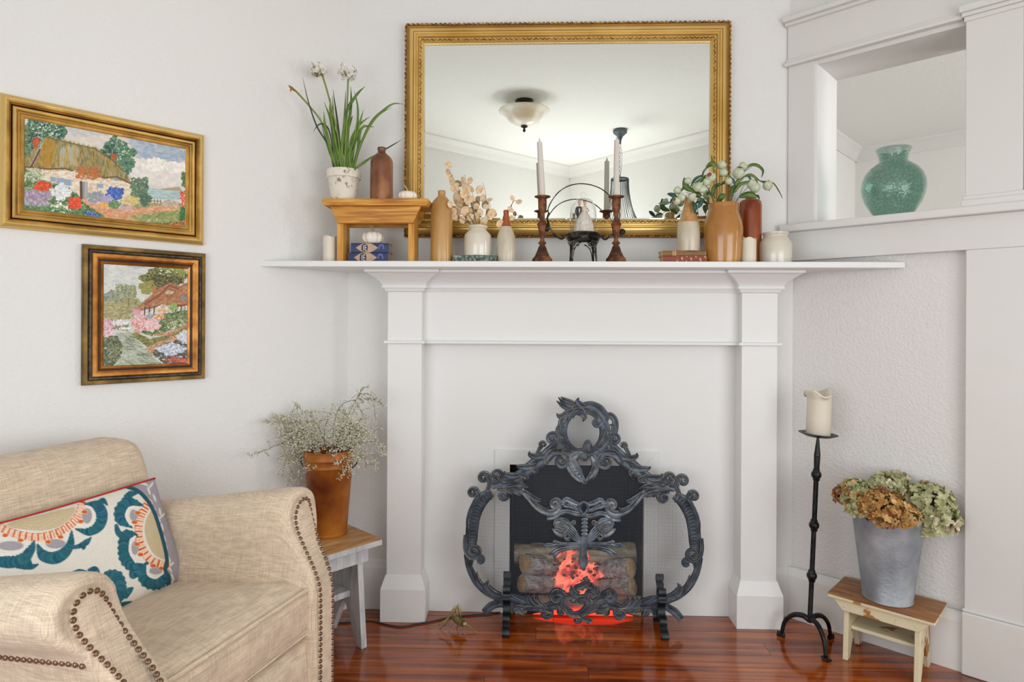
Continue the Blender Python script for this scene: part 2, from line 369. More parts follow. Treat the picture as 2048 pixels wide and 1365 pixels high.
# firebox surround, liner
fx0, fz1 = ML(990, 900, dP+.01); fx1 = ML(1318, 902, dP+.01)[0]
g = G(); zs = oz1-.003
g.prism([(fx0, 0), (ox0, 0), (ox0, oz1), (fx0, fz1)], -dP-.009, -dP+.001, 'y'); g.prism([(fx1, 0), (ox1, 0), (ox1, oz1), (fx1, fz1)], -dP-.009, -dP+.001, 'y'); g.prism([(fx0, fz1), (ox0, oz1), (ox1, oz1), (fx1, fz1)], -dP-.009, -dP+.001, 'y')
g.obj('firebox_surround', white_m, mt, bev=.0015)
box_m = mat('firebox_black_metal', '15171a', .5, col2='23262b', scale=8, spec=.4)
g = G(); D = .34
bx(g, ox0-.004, ox0, -D, dP, 0, oz1); bx(g, ox1, ox1+.004, -D, dP, 0, oz1); bx(g, ox0, ox1, -D, dP, oz1, oz1+.004); bx(g, ox0, ox1, -D-.004, -D, 0, oz1); bx(g, ox0, ox1, -D, dP, 0, .006)
g.obj('firebox', box_m, mt)
# the chimney wall has a hole where the firebox is
w = bpy.data.objects['wall_chimney']; bpy.data.objects.remove(w)
def wl(lx): return MW(lx, 0).to_2d()
g = G(); g.box(cl[0]-.03, ox0-.004, .0, .1, 0, CEIL, M=MF); g.box(ox1+.004, cr[0]+.03, .0, .1, 0, CEIL, M=MF); g.box(ox0-.004, ox1+.004, 0, .1, oz1+.004, CEIL, M=MF); struct(g.obj('wall_chimney', wall_m))
# ================================================================== MIRROR
gold = mat('gilt', 'c8a04e', .36, .6, col2='f0d28c', scale=3, lo=.3, hi=.75, bump=.03, bscale=60)
gold_d = mat('antique_gilt_ornament', '6b4312', .42, .7, col2='d9b158', scale=90, lo=.42, hi=.6, bump=.4, bscale=150, edge=('e0c480', .6, .8))
gold_r = mat('red_gilt', '6e2c0c', .35, .7, col2='9a5a17', scale=4)
def frame_sweep(g, u0, u1, z0, z1, prof, f):                   # prof (inset, depth), f(u, depth, z)
    for k in range(len(prof)-1):
        pass
    rings = []
    for ins, d in prof: rings.append([f(u0+ins, d, z0+ins), f(u1-ins, d, z0+ins), f(u1-ins, d, z1-ins), f(u0+ins, d, z1-ins)])
    g.loft(rings, cap=False)
dM = .045
mx0, mz1 = ML(807.5, 43, dM); mx1 = ML(1466, 41, dM)[0]; mz0 = ML(1137, 475, dM)[1]
mir = thing('wall_mirror', 'large gilt framed mirror hanging over the mantel shelf', 'mirror', MW((mx0+mx1)/2, 0, mz0), TH)
mcx = (mx0+mx1)/2; u0, u1 = mx0-mcx, mx1-mcx; h = mz1-mz0
fm = lambda u, d, z: Vector((u, -d, z))
g = G(); frame_sweep(g, u0, u1, 0, h, [(.003, .001), (.003, .026), (.010, .034)], fm); g.obj('outer_moulding', gold_r, mir)
g = G(); frame_sweep(g, u0, u1, 0, h, [(.010, .030), (.011, .024)] + [(.011+.026*t, .024+.020*math.sin(t*PI*.5)) for t in np.linspace(0, 1, 8)] + [(.039, .038), (.041, .043), (.046, .043), (.048, .036), (.051, .038), (.055, .038), (.057, .030), (.058, .026)], fm); g.obj('gilt_moulding', gold, mir, auto=40)
g = G(); frame_sweep(g, u0, u1, 0, h, [(.0575, .030), (.059, .027), (.068, .027), (.074, .020), (.076, .018), (.076, .004)], fm); g.obj('inner_moulding', gold, mir)
def beads(inset, dep, size, step):
    g = G(); a0, a1, b0, b1 = u0+inset, u1-inset, inset, h-inset
    for (p, q) in (((a0, b0), (a1, b0)), ((a1, b0), (a1, b1)), ((a1, b1), (a0, b1)), ((a0, b1), (a0, b0))):
        P, Q = Vector(p), Vector(q); n = int((Q-P).length/step); d = (Q-P).normalized(); nn = Vector((-d.y, d.x))
        for i in range(n):
            c = P + d*(i+.5)*(Q-P).length/n; sg = 1 if i % 2 else -1
            ax = (d*.8+nn*sg*.6).normalized(); bxv = Vector((-ax.y, ax.x))
            pts = [c+ax*size, c+bxv*size*.45, c-ax*size, c-bxv*size*.45]
            g.add([Vector((p_.x, -dep, p_.y)) for p_ in pts] + [Vector((c.x+ax.x*size*.4, -dep-size*.55, c.y+ax.y*size*.4)), Vector((c.x-ax.x*size*.4, -dep-size*.55, c.y-ax.y*size*.4))], [(0, 1, 4), (1, 2, 5, 4), (2, 3, 5), (3, 0, 4, 5)])
    return g
beads(.0062, .0345, .0080, .0092).obj('outer_beading', gold_d, mir, kind='stuff'); beads(.0650, .0272, .0076, .0086).obj('inner_beading', gold_d, mir, kind='stuff')
mm = mat('silvered_glass', 'eef3ee', 0.0, 1.0)
g = G(); g.box(u0+.076, u1-.076, -.012, -.009, .076, h-.076); g.obj('mirror_glass', mm, mir)
g = G(); bev = .0; 
bm_ = mat('mirror_bevel', 'f4f7f2', .02, 1.0)
def bv(ins, d): return [Vector((u0+ins, -d, ins)), Vector((u1-ins, -d, ins)), Vector((u1-ins, -d, h-ins)), Vector((u0+ins, -d, h-ins))]
g.loft([bv(.076, .0122), bv(.081, .0128)], cap=False); g.obj('bevelled_edge', bm_, mir)
# ================================================================== helpers in photo units on an upright plane
def c3(x, y): return 500+x/2.967, 100+y/2.967
def c4(x, y): return 840+x/3.593, 180+y/3.593
def c6(x, y): return 1280+x/4.875, 280+y/4.875
def plane_pt(px, py, base, Y, dy=0):                           # thing-local point for a measured point at depth Y
    p = at(px, py, Y+dy); return p - base
def lathe_t(name, label, cat, pc, d, prof, m, z0=SH, n=40, group=None, wob=None, parts=(), extra=0):
    """prof: (half width px, y px) bottom to top, the first y is the resting height"""
    Y = MT(pc, d); k, _ = ray(pc, HY+ (0)); base = at(pc, 500, Y); base.z = z0
    def zz(y): return at(pc, y, Y).z - z0
    sc = Y/F
    pr = [(w*sc, 0 if i == 0 else zz(y)) for i, (w, y) in enumerate(prof)]
    t = thing(name, label, cat, base, 0, group)
    return t, pr, sc, zz, Y, base
def closed(pr): return [(0.0001, pr[0][1])] + pr
# ---- materials
stone_tan = mat('salt_glaze_tan', '9a6a30', .28, col2='c49a5c', col3='b98c4e', scale=9, lo=.3, hi=.7, stretch=(1, 1, .35), coat=.3, bump=.05, bscale=30)
stone_cream = mat('cream_glaze', 'cfc5b2', .22, col2='ddd6c7', scale=6, lo=.35, hi=.65, coat=.5, bump=.03, bscale=25)
stone_grey = mat('stoneware_beige', 'b9ab92', .3, col2='d0c6b2', scale=30, lo=.3, hi=.7, coat=.3, stretch=(1, 1, .5))
stone_brown = mat('brown_stoneware', '55290f', .3, col2='a87044', col3='7d4a28', scale=16, lo=.3, hi=.7, stretch=(1, 1, .5), coat=.3, bump=.05, bscale=80)
rust_glaze = mat('rust_neck_glaze', '8a3a10', .22, col2='a9531c', scale=12, coat=.5)
rust_glaze2 = mat('orange_brown_glaze', '641f08', .25, col2='bb6a30', col3='8f3f14', scale=9, lo=.3, hi=.7, stretch=(1, 1, .3), coat=.4, bump=.04)
ochre = mat('ochre_crock_glaze', '9c6424', .22, col2='bd8a4a', col3='ad7634', scale=6, lo=.3, hi=.7, stretch=(1, 1, .6), coat=.5, bump=.1, bscale=22)
wax = mat('ivory_wax', 'ddd5c2', .45, sub=.15, bump=.03, bscale=18)
wax2 = mat('taper_wax', 'd6cfc6', .5, sub=.1)
pine = mat('honey_pine', 'a8661a', .45, col2='dea846', col3='c98a2e', scale=6, lo=.35, hi=.65, stretch=(.8, 4, 12), bump=.12, bscale=14, bstretch=(.6, 3, 12), dist=.8, bdist=.006)
pine_v = mat('honey_pine_leg', 'b47420', .45, col2='e2ae50', col3='d09434', scale=6, lo=.35, hi=.65, stretch=(8, 6, .7), bump=.1, bscale=14, bstretch=(9, 6, .6), bdist=.006)
pot_m = mat('weathered_pot', '7f6c4c', .85, col2='e2dccd', col3='d6cfbe', scale=34, lo=.34, hi=.46, bump=.25, bscale=60)
leaf_m = mat('strap_leaf_green', '47661f', .45, col2='6f8f37', scale=20, lo=.3, hi=.7, spec=.4)
leaf_d = mat('dark_leaf', '2c3a1e', .5)
stem_m = mat('flower_stalk', '7d8a45', .5)
petal_w = mat('white_petal', 'e9e7dc', .6, sub=.1)
anther = mat('flower_centre', '8a7a3a', .6)
bud_m = mat('dried_bud', 'b98a2c', .6, col2='8a5a18', scale=60)
pump = mat('white_pumpkin_skin', 'e6ddcc', .5, col2='efe8da', scale=15, sub=.1)
pump_s = mat('pumpkin_stem', 'b89a68', .7)
# ---- candles on the shelf
def pillar(pc, hw, ytop, d, label, torn):
    t, pr, sc, zz, Y, b = lathe_t('pillar_candle', label, 'candle', pc, d, [(hw, 520), (hw, ytop+2)], wax)
    r = hw*sc; h = zz(ytop); g = G(); rings = []; n = 32; rk = random.Random(pc)
    top = [h + torn*math.sin(a*3+1)*.004+torn*(.006 if abs(a-2.2) < .25 else 0) for a in [2*PI*j/n for j in range(n)]]
    for rr_, f in ((r*.99, 0), (r, .01), (r, .5), (r, 1), (r*.82, 1.0)):
        rings.append([Vector((rr_*math.cos(2*PI*j/n), rr_*math.sin(2*PI*j/n), f*top[j])) for j in range(n)])
    rings.append([Vector((r*.75*math.cos(2*PI*j/n), r*.75*math.sin(2*PI*j/n), h-.012)) for j in range(n)])
    g.loft(rings); g.obj('wax', wax, t, auto=40)
    g = G(); g.tube([(0, 0, h-.012), (0, .001, h-.002)], .0009); g.obj('wick', mat('wick_cotton', 'cfc8b8', .8), t)
    g = G(); g.lathe([(.002, h-.012), (.0035, h-.006), (.0028, h), (.0008, h+.006)], 10); g.obj('flame_tip', wax2, t, True)
pillar(659.5, 13, 474, .19, 'short ivory pillar candle at the left end of the shelf, beside the wooden riser', .6)
pillar(1497.8, 14, 478, .20, 'ivory pillar candle with torn rim, in front of the orange-brown bottle', 1)
# ---- wooden riser
Yr = MT(750, .20); 
def rl(px, py, d):                                             # riser-local x,z
    x, z = ML(px, py, d); return x, z
dr1, dr0 = .235, .115
xA, zA = ML(643.5, 397, dr1+.012); xB, _ = ML(856.5, 401, dr1+.012)
xm = (xA+xB)/2; rs = thing('wooden_riser', 'honey pine bench riser on the shelf carrying the potted plant', 'stand', MW(xm, 0, SH), TH)
zT = zA-SH
g = G(); g.prism([(xA-xm, zT), (xB-xm, zT), (xB-xm, zT-.018), (xB-xm-.008, zT-.026), (xA-xm+.008, zT-.026), (xA-xm, zT-.016)], -dr1-.012, -dr0+.012, 'y'); g.obj('top_board', pine, rs, bev=.003)
a0, za = ML(660, 411, dr1); a1, _ = ML(841, 411, dr1); b0, zb_ = ML(674, 446.5, dr1); b1, _ = ML(826, 446.5, dr1)
for nm, dd in (('front_apron', dr1), ('back_apron', dr0+.018)):
    g = G(); g.prism([(a0-xm, zT-.0262), (a1-xm, zT-.0262), (b1-xm, zb_-SH), (b0-xm, zb_-SH)], -dd, -dd+.018, 'y'); g.obj(nm, pine, rs, bev=.002)
for l0, l1 in ((673.6, 686.6), (816, 829)):
    x0, _ = ML(l0, 480, dr1-.018); x1, _ = ML(l1, 480, dr1-.018)
    g = G(); g.box(x0-xm, x1-xm, -dr1+.0185, -dr0-.0185, .0005, zT-.0265); g.obj('leg', pine_v, rs, bev=.002)
g = G(); g.box(b0-xm+.03, b1-xm-.03, -dr1+.02, -dr0-.02, zT-.034, zT-.0265); g.obj('batten', pine, rs)
ZR = SH+zT+.0003
# ---- potted plant
t, pr, sc, zz, Yp, bp = lathe_t('potted_paperwhite', 'potted narcissus with white flower heads in a weathered pot on the riser', 'plant', 687, .175, [(24.3, 397), (30, 360), (30.5, 359), (33.2, 358), (33.4, 345), (32.5, 342), (29, 342), (28.5, 350)], pot_m, ZR)
g = G(); g.lathe(closed(pr)+[(.0001, pr[-1][1])], 40); g.obj('pot', pot_m, t, auto=35)
g = G(); g.lathe([(28.3*sc, pr[-1][1]+.001), (.0001, pr[-1][1]+.004)], 24); g.obj('soil', mat('potting_soil', '3a2a1c', .95, bump=.6, bscale=90), t)
def lf(pts, w, m, nm, mx=1, jit=.02, flat=.25, conv=c3, bend=None):
    n = len(pts); dy = R.uniform(-jit, jit); P = []
    for i, (x, y) in enumerate(pts):
        P.append(plane_pt(*conv(x, y), bp, Yp, dy*(i/(n-1))-max(0, 640-conv(x, y)[0])*.0016))
    g = G(); g.tube(P, w, 6, flat=flat, sm=6); return g.obj(nm, m, t, smooth=True)
def W_(a): return [a*.7*sc, a*sc, a*sc, a*.75*sc, a*.1*sc]
LV = [([(500, 730), (470, 580), (400, 460), (350, 320), (310, 155)], 1.6, 1), ([(520, 730), (480, 600), (447, 460), (438, 367)], 3.4, 0), ([(530, 730), (500, 560), (480, 420), (440, 310)], 3, 0),
 ([(560, 560), (570, 380), (630, 270), (683, 216)], 3.2, 0), ([(590, 730), (603, 600), (630, 520), (640, 350), (618, 242)], 2.6, 0), ([(610, 730), (650, 580), (720, 430), (790, 360), (850, 320), (912, 322)], 2.6, 0),
 ([(615, 725), (640, 600), (700, 470), (760, 390), (840, 340)], 2.4, 0), ([(600, 720), (620, 560), (660, 470), (690, 452), (737, 458)], 2.8, 0), ([(590, 720), (630, 520), (655, 420), (675, 353)], 2.4, 0), ([(600, 700), (620, 500), (660, 435), (712, 395)], 2.4, 0),
 ([(612, 712), (680, 665), (745, 620)], 2.6, 0), ([(745, 620), (820, 580), (905, 530)], 1.4, 1), ([(545, 730), (525, 480), (492, 232)], 2.2, 1), ([(520, 720), (500, 500), (490, 270)], 2.4, 0), ([(500, 640), (470, 480), (430, 440), (400, 450), (375, 487)], 1.5, 1),
 ([(560, 730), (545, 600), (560, 430), (568, 240)], 3, 0), ([(575, 730), (580, 500), (600, 330), (598, 215)], 3, 0), ([(585, 730), (560, 560), (590, 440), (610, 390)], 3.4, 0), ([(600, 730), (640, 600), (650, 500), (680, 440)], 3.2, 0), ([(555, 730), (510, 560), (478, 370), (478, 285)], 3, 0),
 ([(540, 730), (530, 600), (500, 480), (470, 400)], 3.4, 0), ([(605, 730), (590, 620), (620, 520), (632, 430)], 3.4, 0), ([(500, 730), (490, 660), (455, 560), (412, 380)], 1.4, 0), ([(570, 730), (600, 640), (600, 540), (640, 440)], 3.4, 0)]
for pts, w, dk in LV: lf(pts, W_(w), leaf_d if dk else leaf_m, 'leaf')
for pts in ([(545, 720), (520, 500), (465, 270), (427, 143)], [(560, 720), (572, 480), (582, 172)], [(505, 650), (430, 440), (345, 325), (274, 246)]): lf(pts, [1.8*sc]*4, stem_m, 'stalk', flat=.9, jit=.004)
def flowerhead(x, y, rad):
    c = plane_pt(*c3(x, y), bp, Yp, -max(0, 640-c3(x, y)[0])*.0016); g = G(); ga = G(); rk = random.Random(int(x))
    for i in range(38):
        v = Vector((rk.gauss(0, 1), rk.gauss(0, 1), rk.gauss(.15, .8))).normalized(); p = c + v*rad*sc*rk.uniform(.6, 1)
        ga.tube([c - Vector((0, 0, rad*sc*.7)), p], .0007, 4); ga.ball(p+v*.001, .0012, 6)
        q = v.to_track_quat('Z', 'Y')
        for k in range(6):
            a = k*PI/3+i; w = Vector((math.cos(a), math.sin(a), .35)); s2 = Vector((-math.sin(a), math.cos(a), 0))
            g.add([p, p+q @ (w*.005+s2*.0026), p+q @ (w*.0095), p+q @ (w*.005-s2*.0026)], [(0, 1, 2, 3)])
    g.obj('flower_head', petal_w, t); ga.obj('stamens', anther, t)
flowerhead(405, 122, 19); flowerhead(578, 132, 19)
g = G(); p0, p1, p2 = [plane_pt(*c3(*q), bp, Yp, -max(0, 640-c3(*q)[0])*.0016) for q in ((274, 246), (245, 225), (228, 208))]; g.tube([p0, p1, p2], [.003, .0055, .0008], 8, sm=4); p3 = plane_pt(*c3(240, 252), bp, Yp, -.09); g.tube([p1, (p1+p3)/2, p3], [.003, .003, .0005], 6); g.obj('bud', bud_m, t, True)
# ---- bottles and jars
def bottle(name, label, cat, pc, d, prof, m, z0=SH, group=None, n=40, split=None, m2=None, wob=None):
    t, pr, sc, zz, Y, b = lathe_t(name, label, cat, pc, d, prof, m, z0, group=group)
    r_in = pr[-1][0]*.72
    full = closed(pr)
    if split:
        zs = zz(split); lo = [p for p in full if p[1] <= zs]; hi = [p for p in full if p[1] > zs]
        rj = float(np.interp(zs, [p[1] for p in full], [p[0] for p in full])); lo.append((rj, zs)); hi = [(rj, zs)] + hi
        g = G(); g.lathe(lo, n); g.obj('body', m, t, auto=50)
    else: hi = full
    hi = hi + [(r_in, pr[-1][1]-.0005), (r_in, pr[-1][1]-.015), (.0001, pr[-1][1]-.016)]
    g = G(); g.lathe(hi, n, wob=wob); g.obj('neck' if split else 'body', m2 or m, t, auto=50)
    return t, sc, zz, Y, b
bottle('stoneware_bottle', 'brown stoneware bottle standing on the pine riser', 'bottle', 762.4, .175, [(21.5, 398), (22.4, 394), (22.4, 327), (21.4, 321), (18, 315), (11, 309), (8, 306), (7.6, 301), (8.6, 299.5), (8.8, 296.5), (8, 295.5)], stone_brown, ZR)
bottle('stoneware_bottle', 'tall tan stoneware bottle right of the pine riser', 'bottle', 883, .17, [(21.5, 521), (22, 517), (22, 424), (21, 413), (18, 404), (12, 397), (8, 394), (7.2, 389), (7.8, 387), (7.8, 383), (7, 382)], stone_tan)
# marble slab and crock
ms = thing('marble_slab', 'thin green speckled marble slab under the small white crock', 'slab', MW(ML(949.5, 521, .2)[0], .15, SH), TH)
g = G(); hw = 43.5*MT(950, .2)/F; ZSL = .0275; g.box(-hw, hw, -.05, .05, .0002, ZSL); g.obj('slab', mat('green_marble', '26332b', .35, col2='8c9a8c', col3='4a594e', scale=130, lo=.4, hi=.6), ms, bev=.001)
ct, csc, czz, cY, cb = bottle('stoneware_crock', 'small glossy white crock holding the dried eucalyptus', 'crock', 955.4, .17, [(26, 512), (27, 510), (27.2, 475), (26, 470), (21, 465), (17.3, 461), (17, 458.5), (20, 456), (20.3, 453), (19, 452)], stone_cream, SH+ZSL+.0003)
tt, tsc, tzz, tY, tb = bottle('stoneware_bottle', 'two-tone stoneware bottle with rust neck, holding a eucalyptus sprig', 'bottle', 1012, .17, [(18, 521), (18.6, 516), (18.6, 482), (17.5, 472), (14, 462), (9.8, 453), (7, 440), (5.3, 428), (5.6, 426), (5.6, 422), (4.6, 420.7)], stone_grey, split=454, m2=rust_glaze)
# ---- dried eucalyptus
dry = mat('dried_eucalyptus_leaf', 'cda47c', .6, col2='f0dab8', col3='e0c29a', scale=1.6, lo=.3, hi=.7, rnd=True)
twig = mat('dark_twig', '5a4a38', .7); twig2 = mat('green_twig', '6a6a38', .6)
def disk(n=14):
    g = G(); vs = [Vector((0, 0, .12))]; 
    for j in range(n):
        a = 2*PI*j/n; r = 1+.08*math.cos(a); vs.append(Vector((r*math.cos(a)*.92, r*math.sin(a), .0)))
    g.add(vs, [(0, 1+j, 1+(j+1) % n) for j in range(n)])
    vs2 = [v+Vector((0, 0, -.03)) for v in vs]; g.add(vs2, [(0, 1+(j+1) % n, 1+j) for j in range(n)]); return g
disk_me = disk().mesh('leaf', dry, True)
def leafobj(parent, c, r, rk):
    o = bpy.data.objects.new('leaf', disk_me); COL.objects.link(o); o.parent = parent; o.location = c
    o.rotation_euler = (PI/2+rk.uniform(-.75, .75), rk.uniform(-.75, .75), rk.uniform(-.6, .6)); o.scale = (r*rk.uniform(.88, 1.05), r*1.08, r)
def sprig(name, label, base, Y, stems, leaves, conv, sc, seed, m=twig):
    t = thing(name, label, 'dried branch', base); rk = random.Random(seed)
    g = G()
    for s in stems: g.tube([plane_pt(*conv(*p), base, Y, rk.uniform(-.01, .01)) for p in s], [.0013, .0009, .0006], 5, sm=5)
    g.obj('twig', m, t, True)
    for x, y, r in leaves: leafobj(t, plane_pt(*conv(x, y), base, Y, rk.uniform(-.035, .02)), r*sc, rk)
    return t
k4 = csc/3.593
sprig('dried_eucalyptus', 'spray of dried peach eucalyptus leaves in the small white crock', cb, cY,
 [[(415, 1010), (380, 850), (340, 720), (322, 610)], [(400, 1000), (340, 860), (290, 740), (210, 570)], [(440, 1000), (478, 870), (470, 740), (450, 665)], [(420, 1000), (330, 880), (240, 810)], [(410, 1000), (310, 930), (250, 900)], [(350, 770), (345, 710), (358, 660)], [(470, 800), (500, 788), (525, 783)]],
 [(203, 537, 30), (200, 588, 22), (212, 620, 27), (232, 665, 28), (262, 682, 22), (241, 712, 29), (358, 650, 25), (306, 648, 24), (330, 705, 38), (365, 712, 27), (310, 748, 32), (262, 780, 42), (215, 822, 26), (275, 867, 34), (335, 802, 30), (248, 912, 27), (302, 935, 27), (352, 862, 30), (402, 835, 25), (370, 785, 27), (386, 952, 30), (430, 880, 27), (458, 942, 30), (475, 840, 24), (515, 887, 34), (425, 716, 32), (450, 777, 28), (497, 790, 22), (320, 870, 34), (360, 915, 28), (280, 830, 28), (300, 790, 28), (405, 905, 24), (340, 760, 28), (240, 870, 26), (495, 905, 26)], c4, k4*1.0*1, 5)
sprig('eucalyptus_sprig', 'small dried eucalyptus sprig in the neck of the rust-necked bottle', tb, tY, [[(610, 885), (650, 850), (668, 800), (672, 775)], [(612, 880), (590, 930), (570, 960)], [(640, 860), (675, 800), (705, 800)]],
 [(663, 778, 20), (710, 805, 25), (650, 860, 28), (655, 920, 20), (572, 960, 28)], c4, k4, 8)
# ---- candlesticks and tapers
rust = mat('rusty_iron', '38200f', .75, .2, col2='9a6038', col3='5f3a22', scale=26, lo=.35, hi=.65, bump=.4, bscale=70)
taper_t = []
for pc, lab, lab2, lean in ((1084.5, 'rusty candlestick left of the glass dome', 'pale taper candle in the left rusty candlestick', -6.5), (1232, 'rusty candlestick right of the glass dome', 'pale taper candle in the right rusty candlestick', 0.5)):
    prof = [(20.5, 521), (20, 519), (15, 513), (10.5, 503), (7.5, 494), (5, 491), (6, 489), (8.5, 487.5), (8, 486), (4.5, 482), (4, 478), (5.5, 473), (7.5, 463), (9.3, 451), (11, 448.5), (9.5, 447), (4.8, 440), (4.3, 434), (5, 427), (7.5, 421), (8, 418), (8.5, 412), (8.2, 398), (11, 396.5), (16, 394.5), (16, 393), (7, 393.5)]
    t, pr, sc, zz, Y, b = lathe_t('candlestick', lab, 'candlestick', pc, .165, prof, rust)
    base_p = [p for i, p in enumerate(pr) if i <= 8]; rest = pr[8:]
    g = G(); g.lathe(closed(base_p), 20); g.obj('base', rust, t, auto=40)
    g = G(); g.lathe(rest[:-5], 20); g.obj('stem', rust, t, auto=40)
    g = G(); g.lathe(rest[-6:] + [(.0001, zz(396))], 20); g.obj('drip_pan', rust, t, auto=40)
    b2 = Vector((b.x, b.y, SH+zz(396)+.0003)); c = thing('taper_candle', lab2, 'candle', b2)
    hh = zz(285 if lean < 0 else 281)-zz(396); lx = lean*sc; g = G(); g.tube([(0, 0, 0), (lx*.5, 0, hh*.5), (lx, 0, hh)], [6.2*sc, 5.8*sc, 5.4*sc], 16); g.obj('wax', wax2, c, auto=50)
    g = G(); g.tube([(lx, 0, hh-.001), (lx, 0, hh+.006), (lx*1.02, 0, hh+.018)], [.0035, .0042, .0004], 10, sm=4); g.obj('flame_tip', mat('clear_tip', 'd8d0cc', .2, spec=.7), c, True)
# ---- silver basket stand, dome, figurine
silver = mat('tarnished_silver', '16140f', .36, .85, col2='7d786e', col3='3a3833', scale=35, lo=.35, hi=.68, bump=.25, bscale=90)
Yb = MT(1166, .16); bb = at(1166, 500, Yb); bb.z = SH; sb = Yb/F
st = thing('footed_basket', 'tarnished silver footed basket with twisted handle and ball ends', 'basket', bb)
def q6(x, y, dy=0): return plane_pt(1090+x/8.531, 370+y/8.531, bb, Yb, dy)
zq = lambda y: at(1166, y, Yb).z-SH
g = G(); g.lathe([(.0001, zq(474)), (20*sb, zq(476)), (26*sb, zq(478)), (31*sb, zq(481)), (33*sb, zq(479)), (31.5*sb, zq(473)), (33*sb, zq(470)), (32*sb, zq(467.5)), (28*sb, zq(466)), (28*sb, zq(467)), (.0001, zq(467))], 40); g.obj('rim', silver, st, auto=35)
for k in range(4):
    a = PI/4+k*PI/2; g = G(); ca, sa = math.cos(a), math.sin(a)
    def pp(r, z, w=0): return Vector((ca*r-sa*w, sa*r+ca*w, z))
    r0 = 31*sb
    for w in (-1, 1):
        g.tube([pp(r0*.62, zq(487), w*.022), pp(r0*.85, zq(492), w*.014), pp(r0*.98, zq(503), w*.006), pp(r0*1.1, .001, w*.002)], [.0022, .002, .0018, .0016], 6, sm=5)
    g.tube([pp(r0*.9, zq(481), 0), pp(r0*1.0, zq(495)), pp(r0*1.02, zq(508)), pp(r0*1.1, .0015)], [.003, .0026, .0022, .002], 6, sm=5)
    for i in range(9):
        w = (i-4)/4*.018; g.tube([pp(r0*.93, zq(480), w), pp(r0*.97, zq(484+2*(i % 2)), w*1.2), pp(r0*.93, zq(489), w*.8)], .0013, 5)
        rk = random.Random(i+k)
        c0 = pp(r0*.96, zq(486+rk.random()*10), w*.7*(1-.3*rk.random())); rr_ = .0035
        g.tube([c0+Vector((-sa*math.cos(b)*rr_, ca*math.cos(b)*rr_, math.sin(b)*rr_)) for b in np.linspace(0, 2*PI, 9)], .0007, 4)
    g.obj('openwork_foot', silver, st, True)
arc = [(75, 500), (52, 440), (62, 380), (100, 300), (180, 180), (280, 85), (400, 20), (520, -12), (620, -20), (740, -8), (860, 25), (960, 70), (1060, 145), (1140, 230), (1220, 330), (1262, 420), (1275, 520), (1265, 600)]
hp = crom([q6(*p) for p in arc], 6); g = G()
for ph in (0, 2*PI/3, 4*PI/3):
    P = []
    for i, p in enumerate(hp):
        a = i*.85+ph; tn = (hp[min(i+1, len(hp)-1)]-hp[max(i-1, 0)]).normalized(); n1 = tn.cross(Vector((0, 1, 0))).normalized(); P.append(p+(n1*math.cos(a)+Vector((0, 1, 0))*math.sin(a))*.0011)
    g.tube(P, .0013, 5)
g.obj('twisted_handle', silver, st, True)
for sgn, side in ((1, [(60, 480), (40, 560), (55, 640), (80, 720), (130, 810), (200, 880), (290, 920), (340, 870), (390, 840)]), (-1, [(1270, 560), (1255, 650), (1230, 740), (1180, 820), (1110, 880), (1020, 930), (960, 880), (930, 850)])):
    g = G(); P = [q6(*p) for p in side]; g.tube(P, [.0022, .0032, .0036, .0036, .004, .0036, .003], 8, sm=5)
    P2 = [p+Vector((0, -.004, 0)) for p in P[2:7]]; g.tube(P2, [.001, .002, .002, .001], 6, sm=4); g.obj('arm', silver, st, True)
    cx = (20, 745) if sgn == 1 else (1315, 805)
    c0 = q6(*cx); g = G(); g.ball(c0, 7*sb, 16); g.obj('ball', silver, st, True)
    g = G(); e = P[2]; g.tube([e, (e+c0)/2, c0], [.003, .002, .0035], 6)
    for k in range(6): 
        a = k*PI/3; d0 = Vector((0, math.cos(a), math.sin(a)))*.009; g.tube([c0+Vector((sgn*.013, 0, 0))*.8, c0+Vector((sgn*.010, 0, 0))+d0*.7, c0+Vector((sgn*.003, 0, 0))+d0*1.3], [.002, .002, .0004], 5)
    for k in range(5):
        x0 = side[-2][0]+(k-2)*18; y0 = side[-2][1]; c1 = q6(x0, y0); g.tube([c1, c1+Vector((sgn*.004*(k-2)/2, -.004, .007))], [.002, .0004], 5)
    g.obj('leaf_ornament', silver, st, True)
ZB = SH+zq(467)+.0004
dome_m = glass('clear_glass', (.985, .99, .985), 1.45, .01)
dm = thing('glass_cloche', 'clear glass cloche with round knob covering the wedding couple', 'glass dome', (bb.x, bb.y, ZB+0), 0)
zd = lambda y: at(1166, y, Yb).z-ZB
out = [(27*sb, 0), (27.2*sb, .003), (26*sb, zd(450)), (25.8*sb, zd(425)), (24.5*sb, zd(412)), (21, 0)]
out = [(27.6*sb, .0), (27.3*sb, zd(455)), (26.7*sb, zd(432)), (25*sb, zd(418)), (22.5*sb, zd(409)), (18*sb, zd(402)), (12*sb, zd(398.5)), (6*sb, zd(397.5)), (3*sb, zd(396.8))]
g = G(); g.lathe(out+[(.0001, zd(396.8))], 48); inn = [(r-.0016 if r > .004 else .0001, z-.0012 if i else 0) for i, (r, z) in enumerate(out)]; g.lathe(inn, 48); g.obj('dome', dome_m, dm, True)
kg = mat('solid_glass', 'ffffff', .01); kg.node_tree.nodes['Principled BSDF'].inputs['Transmission Weight'].default_value = 1
g = G(); g.ball((0, 0, zd(390.5)), 6.6*sb, 20); g.lathe([(3.2*sb, zd(397)), (3*sb, zd(395)), (3.5*sb, zd(394))], 16); g.obj('knob', dome_m, dm, True)
